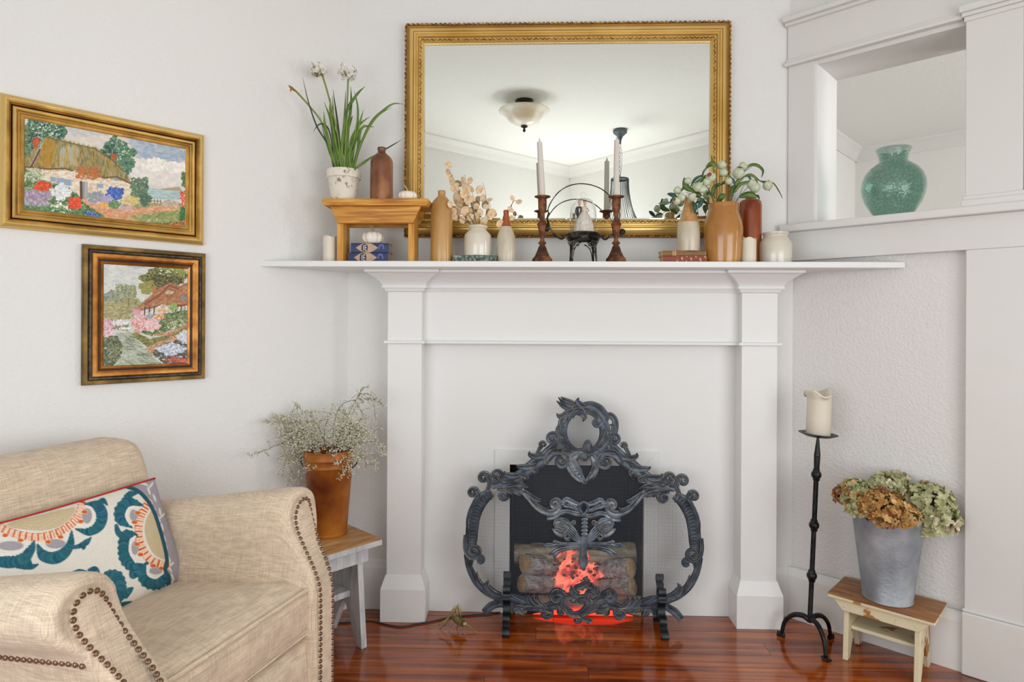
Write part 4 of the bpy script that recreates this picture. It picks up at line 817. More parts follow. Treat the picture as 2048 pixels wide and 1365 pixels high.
    for i, x in enumerate(range(1230, 1530, 26)): p.line(H([(x, 1162-(i % 3)*6), (x+14, 1150-(i % 2)*8)]), 1.6, '3a3020')
    p.dabs(H([(60, 1000), (560, 1030), (900, 1165), (60, 1085)]), ['3f6a44', '2f5a3c', '5f8a52', '6f9a5a'], 500, 6, 3, .5, 1)
big()
P2 = Paint(640, 683, 'c9ccc6')
def small():
    p = P2
    p.dabs(H([(240, 200), (1060, 240), (1060, 600), (240, 600)]), ['c9ccc8', 'd8d8d0', 'b9c0c0', 'e0dcd2'], 1500, 14, 6, .2, .5, .02, .5)
    p.dabs((300, 120, 50, 20), ['aab4b8'], 40, 14, 5)
    p.dabs((170, 290, 50, 50), ['8a927c', '9aa08c', '70806c'], 360, 6, 4); p.dabs((235, 260, 55, 55), ['8a8f6a', '9aa07c', '747a54', 'a8ac8c'], 460, 5, 4); p.dabs((265, 300, 45, 40), ['a39a5c', '8f8f62'], 260, 5, 4)
    for a, b in (((185, 325), (215, 365)), ((215, 300), (250, 340)), ((250, 270), (252, 340)), ((285, 280), (255, 335)), ((205, 315), (225, 330))): p.line([a, b], 1.5, '5a4a38')
    p.line([(215, 330), (210, 365)], 2, '5a4a38')
    T = ['5f6a30', '7a8238', '484f24', '8f9444', '6a5a2c']
    p.dabs((400, 185, 95, 55), T, 1000, 6, 4.5, 0, 1.5); p.dabs((440, 150, 60, 30), ['93a04c', '7f8f40'], 220, 6, 4); p.dabs((335, 225, 42, 28), ['8a8a3c', '9a9448'], 200, 6, 4); p.dabs((400, 190, 80, 45), ['3c3418', '4a3c1c'], 160, 5, 3); p.dabs((430, 150, 60, 30), ['e4e4d8'], 22, 4, 3)
    p.dabs(H([(250, 560), (600, 600), (520, 720), (250, 720)]), ['a39a6c', '8f8a5c', 'b4a878'], 360, 8, 4)
    wl_ = H([(560, 640), (760, 590), (1045, 580), (1045, 700), (600, 740)]); p.poly(wl_, 'cfc8bc'); p.dabs(wl_, ['d8d4c8', 'a8a090', 'e4e0d8'], 120, 6, 4)
    roof = H([(550, 650), (640, 560), (740, 470), (850, 410), (930, 440), (1045, 390), (1045, 580), (900, 610), (780, 590), (700, 630), (600, 640)]); p.poly(roof, 'b0784c'); p.dabs(roof, ['b8805a', '9a6238', 'c9986a', 'a87448', '8f5a34'], 760, 9, 2.6, -.55, .2, .04, .7)
    p.line(H([(640, 590), (760, 520), (850, 430), (930, 465)]), 5, '8a4a34', .8); p.line(H([(800, 510), (850, 460), (905, 480), (880, 510), (820, 530)]), 2, '7a5a3c'); p.dabs((425, 247, 18, 10), ['c9b48c'], 20, 5, 3); p.poly(H([(700, 440), (738, 440), (735, 480), (705, 490)]), 'b0704c'); p.dabs((485, 272, 16, 8), ['7f8a98'], 16, 6, 3)
    p.line(H([(900, 612), (1045, 590)]), 4, '8a3c24'); p.line(H([(560, 655), (700, 620), (770, 600)]), 2, '7a3c24')
    for x in (640, 680, 720, 905, 950, 985): p.line(H([(x, 615), (x-6, 690)]), 2.6, '4a3430')
    p.poly(H([(985, 605), (1035, 595), (1035, 650), (985, 660)]), 'd8d8d0')
    p.dabs(H([(600, 700), (1045, 640), (1045, 760), (700, 860), (560, 820)]), ['6a7a44', '4f6a3a', '87965a', '3f5a30'], 760, 6, 4)
    p.dabs((345, 365, 45, 30), ['9a9ca8', 'b4b8c0'], 110, 5, 4); p.dabs((300, 380, 38, 38), ['d89a9c', 'e8bcbc', 'c96a58', 'e4c8c8'], 330, 4.5, 3.6); p.dabs((350, 385, 36, 28), ['e8c0c0', 'f0dcd8', 'd8a0a0'], 200, 4, 3.5); p.dabs((380, 350, 24, 12), ['e0702c', 'd8943c', 'e8d8d0'], 80, 4, 3); p.dabs((285, 330, 20, 14), ['d89aa8'], 70, 4, 3)
    p.dabs((440, 310, 20, 20), ['7aa04c', '8fae5c'], 60, 4, 4); p.dabs((395, 325, 18, 14), ['d8a04c', 'e8c8c0'], 60, 4, 3); p.dabs((460, 390, 50, 30), ['e8e0d0', 'b4a878', '7a8a4c'], 130, 3, 3)
    p.dabs(H([(250, 720), (400, 730), (500, 760), (500, 820), (360, 800), (300, 860)]), ['8f8a68', '7a8260'], 160, 6, 4)
    p.dabs((160, 385, 34, 26), ['d8a8b0', 'e8ccd0', 'b88a98'], 230, 4, 3.4); p.dabs((158, 430, 32, 26), ['e0b4bc', 'c99aa4', 'f0dcdc'], 200, 4, 3.4); p.dabs((215, 375, 34, 12), ['eee8e8', 'd8ccd0'], 100, 4, 3); p.dabs((232, 400, 26, 5), ['ece8e4'], 40, 4, 2)
    path = H([(400, 840), (520, 830), (620, 960), (720, 1060), (800, 1110), (780, 1140), (350, 1150), (430, 1040), (420, 920)]); p.poly(path, 'a9b09c'); p.dabs(path, ['b4bca8', 'a0a890', 'c9cdbc', '939c86'], 460, 9, 3, .3, .4, .03, .6)
    rk = np.random.RandomState(5)
    for _ in range(46):
        y = rk.uniform(860, 1120); x = rk.uniform(440, 560+(y-860)*.7); p.line(H([(x, y), (x+rk.uniform(20, 50), y+rk.uniform(-4, 16)), (x+rk.uniform(50, 80), y+rk.uniform(0, 26))]), 1.1, '5a5a44', .6)
    p.dabs(H([(250, 880), (400, 860), (450, 960), (420, 1060), (340, 1150), (250, 1160)]), ['5f6a48', '48583c', '7f8a62', '3a4630', '8f8a60'], 700, 5, 4)
    h1 = H([(530, 850), (560, 830), (680, 890), (860, 850), (1000, 760), (1045, 750), (1045, 780), (860, 880), (660, 955)]); p.poly(h1, '7a7a40'); p.dabs(h1, ['87843c', '6a6a34', '9a8f48', '5a5a2c'], 300, 6, 3); p.dabs(H([(700, 860), (900, 820), (1040, 740), (1040, 755), (850, 860)]), ['c98a6a', 'b8744c'], 90, 6, 3)
    p.dabs(H([(640, 970), (1045, 790), (1045, 830), (760, 960), (720, 1030)]), ['b08a5c', 'c9a070', 'a87a50'], 200, 8, 3, -.4, .3)
    p.dabs(H([(705, 1010), (760, 950), (1045, 850), (1045, 1080), (800, 1100)]), ['4f4a3c', '6a6250', '3c3c30'], 360, 6, 4); p.dabs((430, 488, 62, 26), ['b4bccc', 'd8dce4', '93a0b8', 'e8e8ec'], 430, 4.5, 3.4); p.dabs((490, 435, 34, 26), ['aab4c8', 'd0d6e0', 'e4e4e8'], 240, 4, 3.4)
    p.dabs((460, 535, 55, 12), ['c4584c', 'd87a6c', '8a3c34'], 160, 5, 3); p.dabs((470, 552, 50, 8), ['8a3c28', '6a4a34'], 90, 5, 3)
    sg = [[(820, 1100), (820, 1125), (835, 1118), (832, 1102), (820, 1100)], [(845, 1120), (852, 1108), (858, 1122), (866, 1110)], [(872, 1112), (878, 1122), (886, 1110), (896, 1120)], [(935, 1098), (922, 1106), (934, 1116), (920, 1126)], [(942, 1122), (950, 1110), (958, 1122), (968, 1108), (978, 1122)], [(988, 1108), (986, 1122), (1000, 1110), (1010, 1122), (1024, 1104)]]
    for q in sg: p.line(H(q), 1.5, '2a2018')
small()
canvas_m = mat('oil_paint', 'ffffff', .45, attr='paint', bump=.15, bscale=120)
gfr = mat('gilt_picture_frame', '7d5a22', .4, .65, col2='c39a50', col3='a67c36', scale=14, lo=.3, hi=.7, stretch=(1, 1, 1), bump=.1, bscale=80, edge=('e0c078', .515, .58))
gfr3 = mat('olive_gilt_frame', '4e3a18', .42, .6, col2='96753a', col3='6e5426', scale=18, lo=.3, hi=.7, bump=.1, bscale=80); gfr2 = mat('copper_gilt_frame', '7a4a1c', .38, .65, col2='c98f4a', col3='a56c2c', scale=18, lo=.3, hi=.7, bump=.1, bscale=80); blackf = mat('black_frame_line', '1e1c1c', .4, .2, col2='4a4640', scale=60); dkred = mat('frame_groove', '2e100a', .5)
def picture(label, corners, inner, study, painter, mats, depth, prof, name='framed_painting'):
    q = [hitwall(*c, CL, DL, depth, NL) for c in corners]      # tl tr br bl
    u0 = (q[0][0]+q[3][0])/2; u1 = (q[1][0]+q[2][0])/2; z1 = (q[0][1]+q[1][1])/2; z0 = (q[2][1]+q[3][1])/2
    base = CL+DL*((u0+u1)/2); t = thing(name, label, 'painting', (base.x, base.y, z0), math.atan2(DL.y, DL.x))
    w = u1-u0; h = z1-z0; f = lambda u, d, z: Vector((u, -d, z))
    for nm, m, pr in prof:
        g = G(); frame_sweep(g, -w/2, w/2, 0, h, pr, f); g.obj(nm, m, t, auto=35)
    g = G(); g.box(-w/2+.01, w/2-.01, -.006, -.001, .01, h-.01); g.obj('backing_board', dkred, t)
    ins = prof[-1][2][-1][0]; dz = prof[-1][2][-1][1]+.001
    (sx, sy, ss) = study; nu, nv = 330, int(330*(h-2*ins)/(w-2*ins))
    def col(u, v):
        X = u0+ins+u*(w-2*ins); Z = z0+ins+v*(h-2*ins); A = CL+NL*dz
        wx = A.x+DL.x*X; wy = A.y+DL.y*X
        dx = wx/wy*F; dy = -(Z-EYE)/wy*F; px = CX+dx-ROLL*dy; py = HY+dy+ROLL*dx
        return painter.at((px-sx)*ss/2, (py-sy)*ss/2)
    art('canvas', 0, 0, col, canvas_m, lambda u, v: Vector((-w/2+ins+u*(w-2*ins), -dz, ins+v*(h-2*ins))), t, nu, nv)
picture('wide gilt framed painting of a thatched cottage garden, the upper of the two', [(0-2, 183), (411, 270.5), (408, 489), (-2, 455)], None, (0, 160, 4.0145), P1, None, .02,
  None, ) if 0 else None
def pr_big(o): return [('outer_rail', gfr, [(0, .001), (0, .012), (.004, .019), (.012, .024), (.021, .022), (.026, .016)]), ('groove', dkred, [(.026, .016), (.028, .013), (.030, .016)]), ('middle_rail', gfr, [(.030, .016), (.034, .019), (.039, .017), (.042, .013)]), ('inner_rail', gfr, [(.042, .013), (.044, .011), (.049, .014), (.055, .012), (.058, .008)])]
def pr_small(o): return [('outer_rail', gfr3, [(0, .001), (0, .014), (.003, .020), (.012, .021), (.015, .018)]), ('black_line', blackf, [(.015, .018), (.017, .022), (.021, .022), (.023, .018)]), ('copper_rail', gfr2, [(.023, .018), (.026, .021), (.034, .020), (.040, .015), (.042, .012)]), ('groove', dkred, [(.042, .012), (.044, .010), (.047, .010)]), ('inner_rail', gfr2, [(.047, .010), (.049, .013), (.053, .011), (.056, .008)])]
picture('wide gilt framed painting of a thatched cottage garden, the upper of the two', [(-2, 182.5), (411, 270.5), (408, 489), (-2, 456)], None, (0, 160, 4.0145), P1, None, .02, pr_big(0))
picture('small gilt and black framed painting of a cottage path, the lower one', [(164.5, 488.5), (411.5, 506.5), (412.5, 758), (166.5, 772)], None, (140, 470, 4.267), P2, None, .02, pr_small(0))
# ================================================================== FIRE SCREEN
iron = mat('blackened_bronze', '2a3139', .38, .4, col2='5a656f', col3='444d57', scale=24, lo=.3, hi=.72, bump=.12, bscale=70, edge=('8f8468', .60, .85))
dSc = .150; Ysc = MT(1166, dSc); px_m = Ysc/F
sx0 = ML(1166, 1200, dSc)[0]; scr = thing('fire_screen', 'ornate black iron fire screen with scrolls and mesh before the fireplace', 'fire screen', MW(sx0, dSc, 0), TH)
def q(x, y): lx, z = ML(x, y, dSc); return lx-sx0, z
def ca(x, y): return 880+x/4.55, 780+y/4.55
def cb_(x, y): return 1090+x/6.825, 780+y/6.825
def cc(x, y): return 1060+x/6.827, 960+y/6.827
def cd_(x, y): return 1000+x/9.1, 1150+y/9.1
def ce(x, y): return 900+x/3.938, 1060+y/3.938
def mir_(p): return 2*1166.5-p[0], p[1]+(1166.5-p[0])*.03
def rib(g, pts, ws, h=.0045, y0=0.0, sm=7, ridge=0):            # a carved ribbon in the plane of the screen; points and widths in photo pixels
    P = crom([Vector((x, y, 0)) for x, y in pts], sm); n = len(P); w = lerps(ws, n); rings = []
    for i, p in enumerate(P):
        t = (P[min(i+1, n-1)]-P[max(i-1, 0)]); t = t.normalized() if t.length else Vector((1, 0, 0)); nn = Vector((-t.y, t.x, 0)); ww = max(w[i], .25)
        rdg = (.0012*math.sin(i*1.9) if ridge else 0); hh = min(h, ww*px_m*.9)+rdg
        ring = []
        for o, dpt in ((-1, 0), (-.88, .8), (-.42, 1.0), (-.1, .4), (.1, .4), (.42, 1.0), (.88, .8), (1, 0)):
            x, z = q(p.x+nn.x*ww*o, p.y+nn.y*ww*o); ring.append(Vector((x, y0-hh*dpt-.001, z)))
        x, z = q(p.x+nn.x*ww, p.y+nn.y*ww); ring.append(Vector((x, y0+.003, z))); x, z = q(p.x-nn.x*ww, p.y-nn.y*ww); ring.append(Vector((x, y0+.003, z)))
        rings.append(ring)
    g.loft(rings)
def spiral(cx, cy, r, a0, turns, s=1, n=14):                     # from outside in
    return [(cx+r*(1-.8*i/n)*math.cos(a0+s*turns*2*PI*i/n), cy+r*(1-.8*i/n)*math.sin(a0+s*turns*2*PI*i/n)) for i in range(n+1)]
def part(name, strokes, parent=scr, m=iron, y0=0, **k):
    g = G()
    for s in strokes:
        f = s[0]; rib(g, f, s[1], y0=y0+(s[2] if len(s) > 2 else 0), **k)
    o = g.obj(name, pewter if name in PEW else m, parent, auto=50); h = G(); k = 0
    if name in HLN:
        for s in strokes:
            if len(s[0]) < 3: continue
            P = crom([Vector((x, y, 0)) for x, y in s[0]], 5); n = len(P); w = lerps(s[1], n); pp = []
            for i, p in enumerate(P):
                t = (P[min(i+1, n-1)]-P[max(i-1, 0)]); t = t.normalized() if t.length else Vector((1, 0, 0)); k += 1
                x, z = q(p.x-t.y*w[i]*.72, p.y+t.x*w[i]*.72); pp.append(Vector((x, y0+(s[2] if len(s) > 2 else 0)-min(.0045, w[i]*px_m*.9)*.92-.0009, z)))
            h.tube(pp, .0007, 4)
        h.obj('gilt_edge', gilt_e, o)
    return o
HLN = {'outer_scroll', 'acanthus_leaf', 'sweep_scroll', 'crest_leaf', 'drop_leaf', 'lower_leaf', 'rail_leaf', 'centre_leaf', 'drop_scroll', 'calyx_scroll', 'petal'}
pewter = mat('worn_pewter', '3c454e', .36, .5, col2='8c959c', col3='66707a', scale=24, lo=.3, hi=.72, bump=.12, bscale=70)
PEW = {'sweep_scroll', 'bow_loop', 'ribbon_tail', 'ring_loop', 'twist_bead', 'tulip', 'petal', 'flute', 'calyx_scroll', 'stem_block', 'stem_tail', 'wheat_stalk', 'drop_leaf'}
gilt_e = mat('worn_gilt_edge', '6e6650', .45, .5, col2='d0c09a', scale=60, lo=.4, hi=.6)
def both(name, strokes, parent=scr, **k):
    a = part(name, strokes, parent, **k)
    b = part(name, [([mir_(p) for p in s[0]],)+tuple(s[1:]) for s in strokes], parent, **k); return a, b
def A_(*p): return [ca(*x) for x in p]
# side horns with ridges
horn = A_((470, 935), (400, 985), (350, 1050), (318, 1120), (300, 1200), (290, 1290), (285, 1365)) + [(942, 1088), (942, 1100)]
for hs in (horn, [mir_(p) for p in horn]):
    o = part('horn', [(hs, [9, 12.5, 13.5, 13.5, 13, 12.5, 12, 11, 8])], h=.004)
    P = crom([Vector((x, y, 0)) for x, y in hs], 5); n = len(P); sg = 1 if hs is horn else -1
    for i in range(2, n-1, 2):
        t = (P[min(i+1, n-1)]-P[i-1]).normalized(); nn = Vector((-t.y, t.x, 0)); c = P[i]; w = 11.5
        g = G(); a, b = c-nn*w*(1 if sg > 0 else .6), c+nn*w*(.6 if sg > 0 else 1); mid = (a+b)/2-t*3
        rib(g, [(a.x, a.y), (mid.x, mid.y), (b.x, b.y)], [.9, 2.6, 1.0], h=.0045, y0=-.0035, sm=3); g.obj('ridge', iron, o, True)
both('outer_scroll', [([(931, 1070), (930, 1090), (935, 1108), (946, 1115)] + spiral(948, 1103, 11, 1.2, 1.1, -1), [4, 5, 5.5, 6, 6.5, 6.5, 6, 5, 3])], y0=-.004)
both('outer_scroll', [(A_((262, 1330), (250, 1210), (275, 1110), (320, 1020), (352, 960), (330, 915)) + spiral(*ca(300, 936), 9.5, -.6, 1.15, -1), [2, 4.5, 5.5, 5, 4, 4, 4.5, 5, 5, 4.5, 3.5, 2.5])])
both('outer_scroll', [(A_((400, 985), (440, 900), (455, 850), (440, 800)) + spiral(*ca(398, 802), 10.5, -.3, 1.15, -1), [4, 6, 5.5, 5, 5, 5, 5, 4, 3])])
both('outer_scroll', [(A_((640, 860), (560, 845), (510, 810), (492, 775)) + spiral(*ca(530, 785), 10, 3.2, 1.15, 1), [4, 6, 6, 5, 5, 5, 4, 3]), (A_((520, 900), (570, 905), (612, 930)) + spiral(*ca(575, 960), 9.5, -.6, 1.1, 1), [4, 6, 5, 5, 5, 4, 3])])
both('acanthus_band', [(A_((470, 870), (560, 850), (680, 820), (790, 740), (870, 680), (950, 620), (1010, 560), (1060, 520), (1130, 520)), [8, 10, 12, 13, 14, 13, 12, 11, 8])])
for s in ([(A_((720, 780), (650, 785), (600, 770), (585, 740)), [6, 7, 5, .6])], [(A_((880, 690), (790, 705), (720, 700), (688, 680)), [7, 7, 5, .6])], [(A_((950, 600), (870, 610), (820, 590), (815, 560)), [6, 6, 5, 1]), (A_((880, 590), (905, 540), (925, 505)) + spiral(*ca(940, 500), 5, 3.3, .8, 1), [4, 5, 4.5, 4, 3, 2])],
          [(A_((1050, 540), (1070, 480), (1060, 430)) + spiral(*ca(1022, 445), 10, -.4, 1.15, -1), [7, 7, 6, 6, 5.5, 5, 4])], [(A_((760, 800), (745, 830), (762, 822)), [5, 4, .6]), (A_((720, 760), (790, 800), (762, 826)), [4, 6, .6])], [(A_((830, 700), (870, 740), (864, 772)), [7, 7, .6])],
          [(A_((1160, 570), (1080, 560), (1010, 580), (965, 640), (975, 684)), [5, 9, 9, 7, .7])], [(A_((1010, 560), (1090, 560), (1150, 610), (1150, 660)) + spiral(*ca(1105, 650), 10.5, .3, 1.1, 1), [6, 7, 7, 6.5, 6, 5, 4])]):
    both('acanthus_leaf', s, y0=-.002)
for s in (A_((500, 885), (600, 862), (720, 860), (802, 888)), A_((540, 895), (640, 885), (720, 910), (772, 970)), A_((580, 900), (640, 915), (670, 960)), A_((620, 905), (690, 925), (735, 962))):
    both('acanthus_leaf', [(s, [3, 6.5, 6.5, .6])], y0=-.001)
both('sweep_scroll', [(A_((740, 905), (800, 975), (880, 1060), (960, 1110), (1030, 1115), (1075, 1085), (1080, 1040)) + spiral(*ca(1047, 1042), 9.5, .1, 1.2, -1), [5, 7, 7, 7.5, 7, 6, 5.5, 5.5, 5, 5, 4]), ], y0=-.001)
both('acanthus_leaf', [(A_((770, 910), (830, 970), (880, 1000), (916, 1000)), [2, 6, 6, 3])], y0=-.003); both('acanthus_leaf', [(A_((830, 1000), (900, 1060), (960, 1085), (985, 1060)), [2, 5, 5, .6])], y0=-.003)
# crest ring
def B_(*p): return [cb_(*x) for x in p]
def ringpts(cx, cy, rx, ry, a0, a1, n=22): return [(cx+rx*math.cos(a0+(a1-a0)*i/n), cy+ry*math.sin(a0+(a1-a0)*i/n)) for i in range(n+1)]
c0 = cb_(525, 575)
part('crest_ring', [(ringpts(c0[0], c0[1], 43, 45, .45*PI, 1.40*PI), [8, 9.5, 10, 10.5, 10, 9, 8]), (ringpts(c0[0]+1, c0[1], 42, 45, -.52*PI, .5*PI), [9, 9, 10, 11, 10, 9, 8])])
for s, y0 in (([(B_((440, 235), (330, 250), (240, 215), (155, 150)), [5, 7, 5, .7])], -.001), ([(B_((450, 215), (340, 210), (240, 160), (180, 100)), [4, 6, 4.5, .7])], -.003), ([(B_((450, 200), (360, 170), (280, 135), (213, 95)), [3, 5, 4, .7])], -.002),
              ([(B_((400, 270), (330, 310), (250, 360), (190, 355), (155, 320)), [6, 8, 7, 5, .6])], -.003), ([(B_((560, 230), (490, 210), (445, 160), (458, 105)), [5, 7, 6, .5])], -.004), ([(B_((540, 330), (500, 275), (420, 280), (385, 330), (392, 390)), [3, 5, 6, 5, .6])], -.004), ([(B_((440, 330), (500, 330), (535, 370), (512, 434)), [3, 6, 6, .6])], -.005),
              ([(B_((290, 345), (250, 400), (230, 460), (268, 522)), [3, 7, 8, .6])], -.003), ([(B_((220, 440), (190, 540), (210, 620), (290, 630)), [3, 7, 9, .6])], -.004), ([(B_((185, 600), (200, 700), (260, 780), (340, 800)), [3, 7, 9, .6])], -.003), ([(B_((200, 700), (250, 810), (330, 860), (418, 845)), [3, 6, 8, .6])], -.002), ([(B_((330, 300), (300, 350), (305, 430)), [2, 5, .5])], -.005),
              ([(B_((480, 215), (620, 215), (730, 270), (800, 350), (840, 430)), [5, 9, 11, 10, 6])], -.002), ([(B_((560, 290), (660, 300), (740, 370), (765, 440), (740, 475)) + spiral(*cb_(700, 445), 6, .9, .9, 1), [3, 6, 6, 5, 5, 5, 5, 4])], -.004),
              ([(B_((830, 430), (845, 370), (890, 350), (945, 400), (965, 490), (945, 580), (890, 640), (850, 700)), [2, 5, 6.5, 6.5, 6, 6.5, 7, 4])], -.001), ([(B_((880, 480), (925, 490), (930, 560), (905, 610)), [1, 5, 5, 4])], -.003), ([(B_((800, 545), (860, 570), (880, 680)), [2, 6, .8]), (B_((850, 580), (830, 700), (760, 790), (700, 805)), [6, 9, 8, 2])], -.003), ([(B_((830, 540), (815, 640), (760, 740), (710, 790)), [2, 5, 5, 1])], -.005),
              ([(B_((560, 830), (570, 760), (585, 715)) + [cb_(620, 740), cb_(635, 800)], [8, 7, 5, 4, 1])], -.001)):
    part('crest_leaf', s, y0=y0)
# drop below the ring
part('drop_plate', [(B_((300, 860), (420, 860), (540, 860), (660, 850), (780, 850), (930, 860)), [5, 8, 10, 10, 8, 5])])
d_l = part('drop_leaf', [(B_((560, 910), (460, 880), (385, 920), (390, 1020), (450, 1130), (540, 1240)), [5, 8, 9, 10, 10, 2])], y0=-.002)
part('drop_leaf', [(B_((640, 900), (680, 960), (690, 1040), (650, 1140), (545, 1260)), [6, 8, 9, 8, 2])], y0=-.002)
part('drop_leaf', [(B_((440, 900), (330, 960), (350, 1080), (430, 1190), (540, 1285)), [5, 8, 8, 7, 1]), (B_((700, 940), (705, 1060), (660, 1180), (545, 1290)), [3, 4, 5, 1])])
for i, (x, y) in enumerate(((330, 985), (345, 1040), (370, 1090), (400, 1130), (440, 1170), (480, 1205))):
    g = G(); a = cb_(x-18, y+8); b = cb_(x+34, y-16); rib(g, [a, ((a[0]+b[0])/2, (a[1]+b[1])/2-1.5), b], [.7, 2.2, .8], y0=-.0035, sm=3); g.obj('ridge', iron, d_l, True)
part('drop_scroll', [(B_((430, 960), (470, 900), (530, 880), (575, 900)) + spiral(*cb_(533, 912), 6, 0, 1, 1), [3, 4, 4, 4, 4, 3.5, 3])], y0=-.005)
# bow, stem and tulips
def C_(*p): return [cc(*x) for x in p]
for s in (C_((700, 470), (600, 455), (500, 430), (420, 450), (340, 500), (230, 520)), C_((760, 490), (850, 490), (950, 455), (1040, 475), (1130, 530), (1235, 540))): part('ribbon_tail', [(s, [5, 5.5, 5, 5.5, 5.5, 5.5])], y0=-.001)
for s in (C_((700, 420), (640, 400), (560, 360), (480, 345), (460, 300), (500, 270), (570, 300), (640, 330), (690, 350)), C_((760, 420), (840, 410), (920, 370), (990, 350), (990, 300), (950, 280), (880, 310), (810, 330), (770, 350))): part('bow_loop', [(s, [2, 4, 5, 5, 5, 6, 6, 5, 3])], y0=-.003, ridge=1)
part('ring_loop', [(C_((715, 460), (675, 400), (690, 330), (730, 305), (775, 330), (790, 400), (745, 460)), [2.5, 3, 3, 3, 3, 3, 2.5])], y0=-.005)
for i, y in enumerate((480, 540, 590, 640, 690, 740)): part('twist_bead', [(C_((702, y+8), (742, y-4), (782, y+8)), [2.6, 4.4, 2.6])], y0=-.004, sm=3)
part('stem_block', [(C_((730, 765), (732, 860), (730, 970)), [6.6, 6.8, 7])], y0=-.004); part('stem_tail', [(C_((730, 970), (728, 1060), (726, 1150), (732, 1240)), [6.6, 8, 9.5, 1.2])], y0=-.003)
for sd in (0, 1):
    T = (lambda pts: [cc(*p) for p in pts]) if sd == 0 else (lambda pts: [cc(1462-p[0], p[1]) for p in pts])
    tu = part('tulip', [(T([(540, 640), (470, 560), (385, 515)]), [7, 8, .7])], y0=-.003)
    for pts, w in (([(540, 620), (450, 570), (370, 560), (335, 620)], [3, 5, 6, 4]), ([(520, 650), (440, 610), (370, 600)], [2, 4.5, 2]), ([(520, 700), (440, 740), (360, 700), (295, 665)], [4, 7, 7, .7]), ([(520, 670), (440, 680), (380, 650)], [2, 5, 1]), ([(530, 660), (450, 650), (335, 620)], [3, 5, 5])): part('petal', [(T(pts), w)], parent=tu, y0=-.004)
    for k in range(5): part('flute', [(T([(550-k*10, 620+k*30), (620-k*5, 700+k*28), (700, 830+k*12)]), [3, 2.8, 1.4])], parent=tu, y0=-.003)
    part('calyx_scroll', [(T([(460, 740), (510, 690), (545, 640), (540, 590), (575, 565)]) + [((p[0] if sd == 0 else 2*1167.1-p[0]), p[1]) for p in spiral(*cc(590, 580), 4, -1.5, .9, 1)], [2, 1.8, 1.8, 2, 2.4, 2.6, 2.4, 2]), (T([(460, 740), (480, 790), (520, 815), (530, 790), (505, 785)]), [2.4, 2.6, 2.6, 2.4, 2])], parent=tu, y0=-.006)
    for pts, w in (([(690, 870), (560, 865), (430, 865), (340, 845), (300, 855)], [2.4, 2.6, 2.8, 4, .7]), ([(690, 890), (560, 890), (400, 880), (280, 905), (180, 890)], [2.4, 2.6, 2.6, 3.4, 1.2]), ([(690, 900), (540, 905), (400, 890), (250, 875), (195, 885)], [1.5, 2, 2, 3, .8]), ([(690, 915), (520, 920), (390, 945), (320, 990), (255, 1020)], [2.4, 2.6, 2.6, 3.4, .7]), ([(690, 935), (520, 945), (410, 975), (360, 1010), (325, 1055)], [2.2, 2.4, 2.4, 4, 3])): part('wheat_stalk', [(T(pts), w)], y0=-.003)
# lower arcs and bottom rail
def D_(*p): return [cd_(*x) for x in p]
def E_(*p): return [ce(*x) for x in p]
both('lower_arc', [(E_((112, 195), (140, 260), (165, 330), (215, 420), (290, 490), (370, 530), (440, 560)), [1, 6, 7, 7.5, 7.5, 7.5, 7]), (E_((160, 290), (178, 225), (215, 205), (250, 215)) + spiral(*ce(240, 240), 6, -.8, 1, 1), [4, 4, 4, 4, 4, 3.5, 3])])
both('lower_leaf', [(E_((260, 455), (220, 400), (213, 330)), [6, 6, .6])], y0=-.002); both('lower_leaf', [(E_((400, 520), (330, 490), (290, 440), (305, 398)), [6, 8, 7, .6])], y0=-.002)
part('end_leaf', [(E_((470, 600), (400, 585), (330, 600), (272, 655)), [5, 7, 8, 8])], y0=.001); part('end_leaf', [(E_((1620, 600), (1700, 610), (1770, 650), (1822, 705)), [5, 7, 8, 7])], y0=.001)
both('bottom_rail', [(D_((-40, 520), (100, 500), (250, 530), (420, 560), (620, 600), (780, 610), (930, 570), (1050, 540), (1140, 500)), [7, 14, 13, 10, 8, 8, 9, 9, 8]), (D_((150, 350), (280, 400), (420, 460), (540, 500)), [2, 5, 7, 5])])
for s in ([(D_((1130, 560), (1170, 470), (1150, 370), (1060, 320)) + spiral(*cd_(1035, 395), 9, -1.2, .9, -1), [6, 8, 9, 9, 9, 9, 8, 6])], [(D_((700, 580), (570, 540), (515, 450), (535, 365)), [3, 6, 6, .6])], [(D_((780, 580), (660, 530), (590, 440), (618, 352)), [3, 6, 6, .6])], [(D_((840, 580), (740, 520), (690, 440), (700, 370)), [3, 6, 6, .6])],
          [(D_((400, 560), (280, 590), (230, 640), (240, 712)), [3, 6, 6, .6])], [(D_((520, 570), (380, 600), (370, 660), (450, 725)), [3, 6, 7, .6]), (D_((600, 600), (530, 590), (440, 600), (425, 670)), [2, 4, 3, .6])], [(D_((700, 620), (860, 620), (905, 650)) + spiral(*cd_(850, 685), 8.5, -.5, .95, 1), [5, 6, 7, 8, 8, 7, 6])], [(D_((1060, 560), (1120, 590), (1135, 660), (1070, 722)), [5, 8, 8, 3]), (D_((1040, 590), (1060, 660), (1050, 720)), [2, 4, 1])]):
    both('rail_leaf', s, y0=-.002)
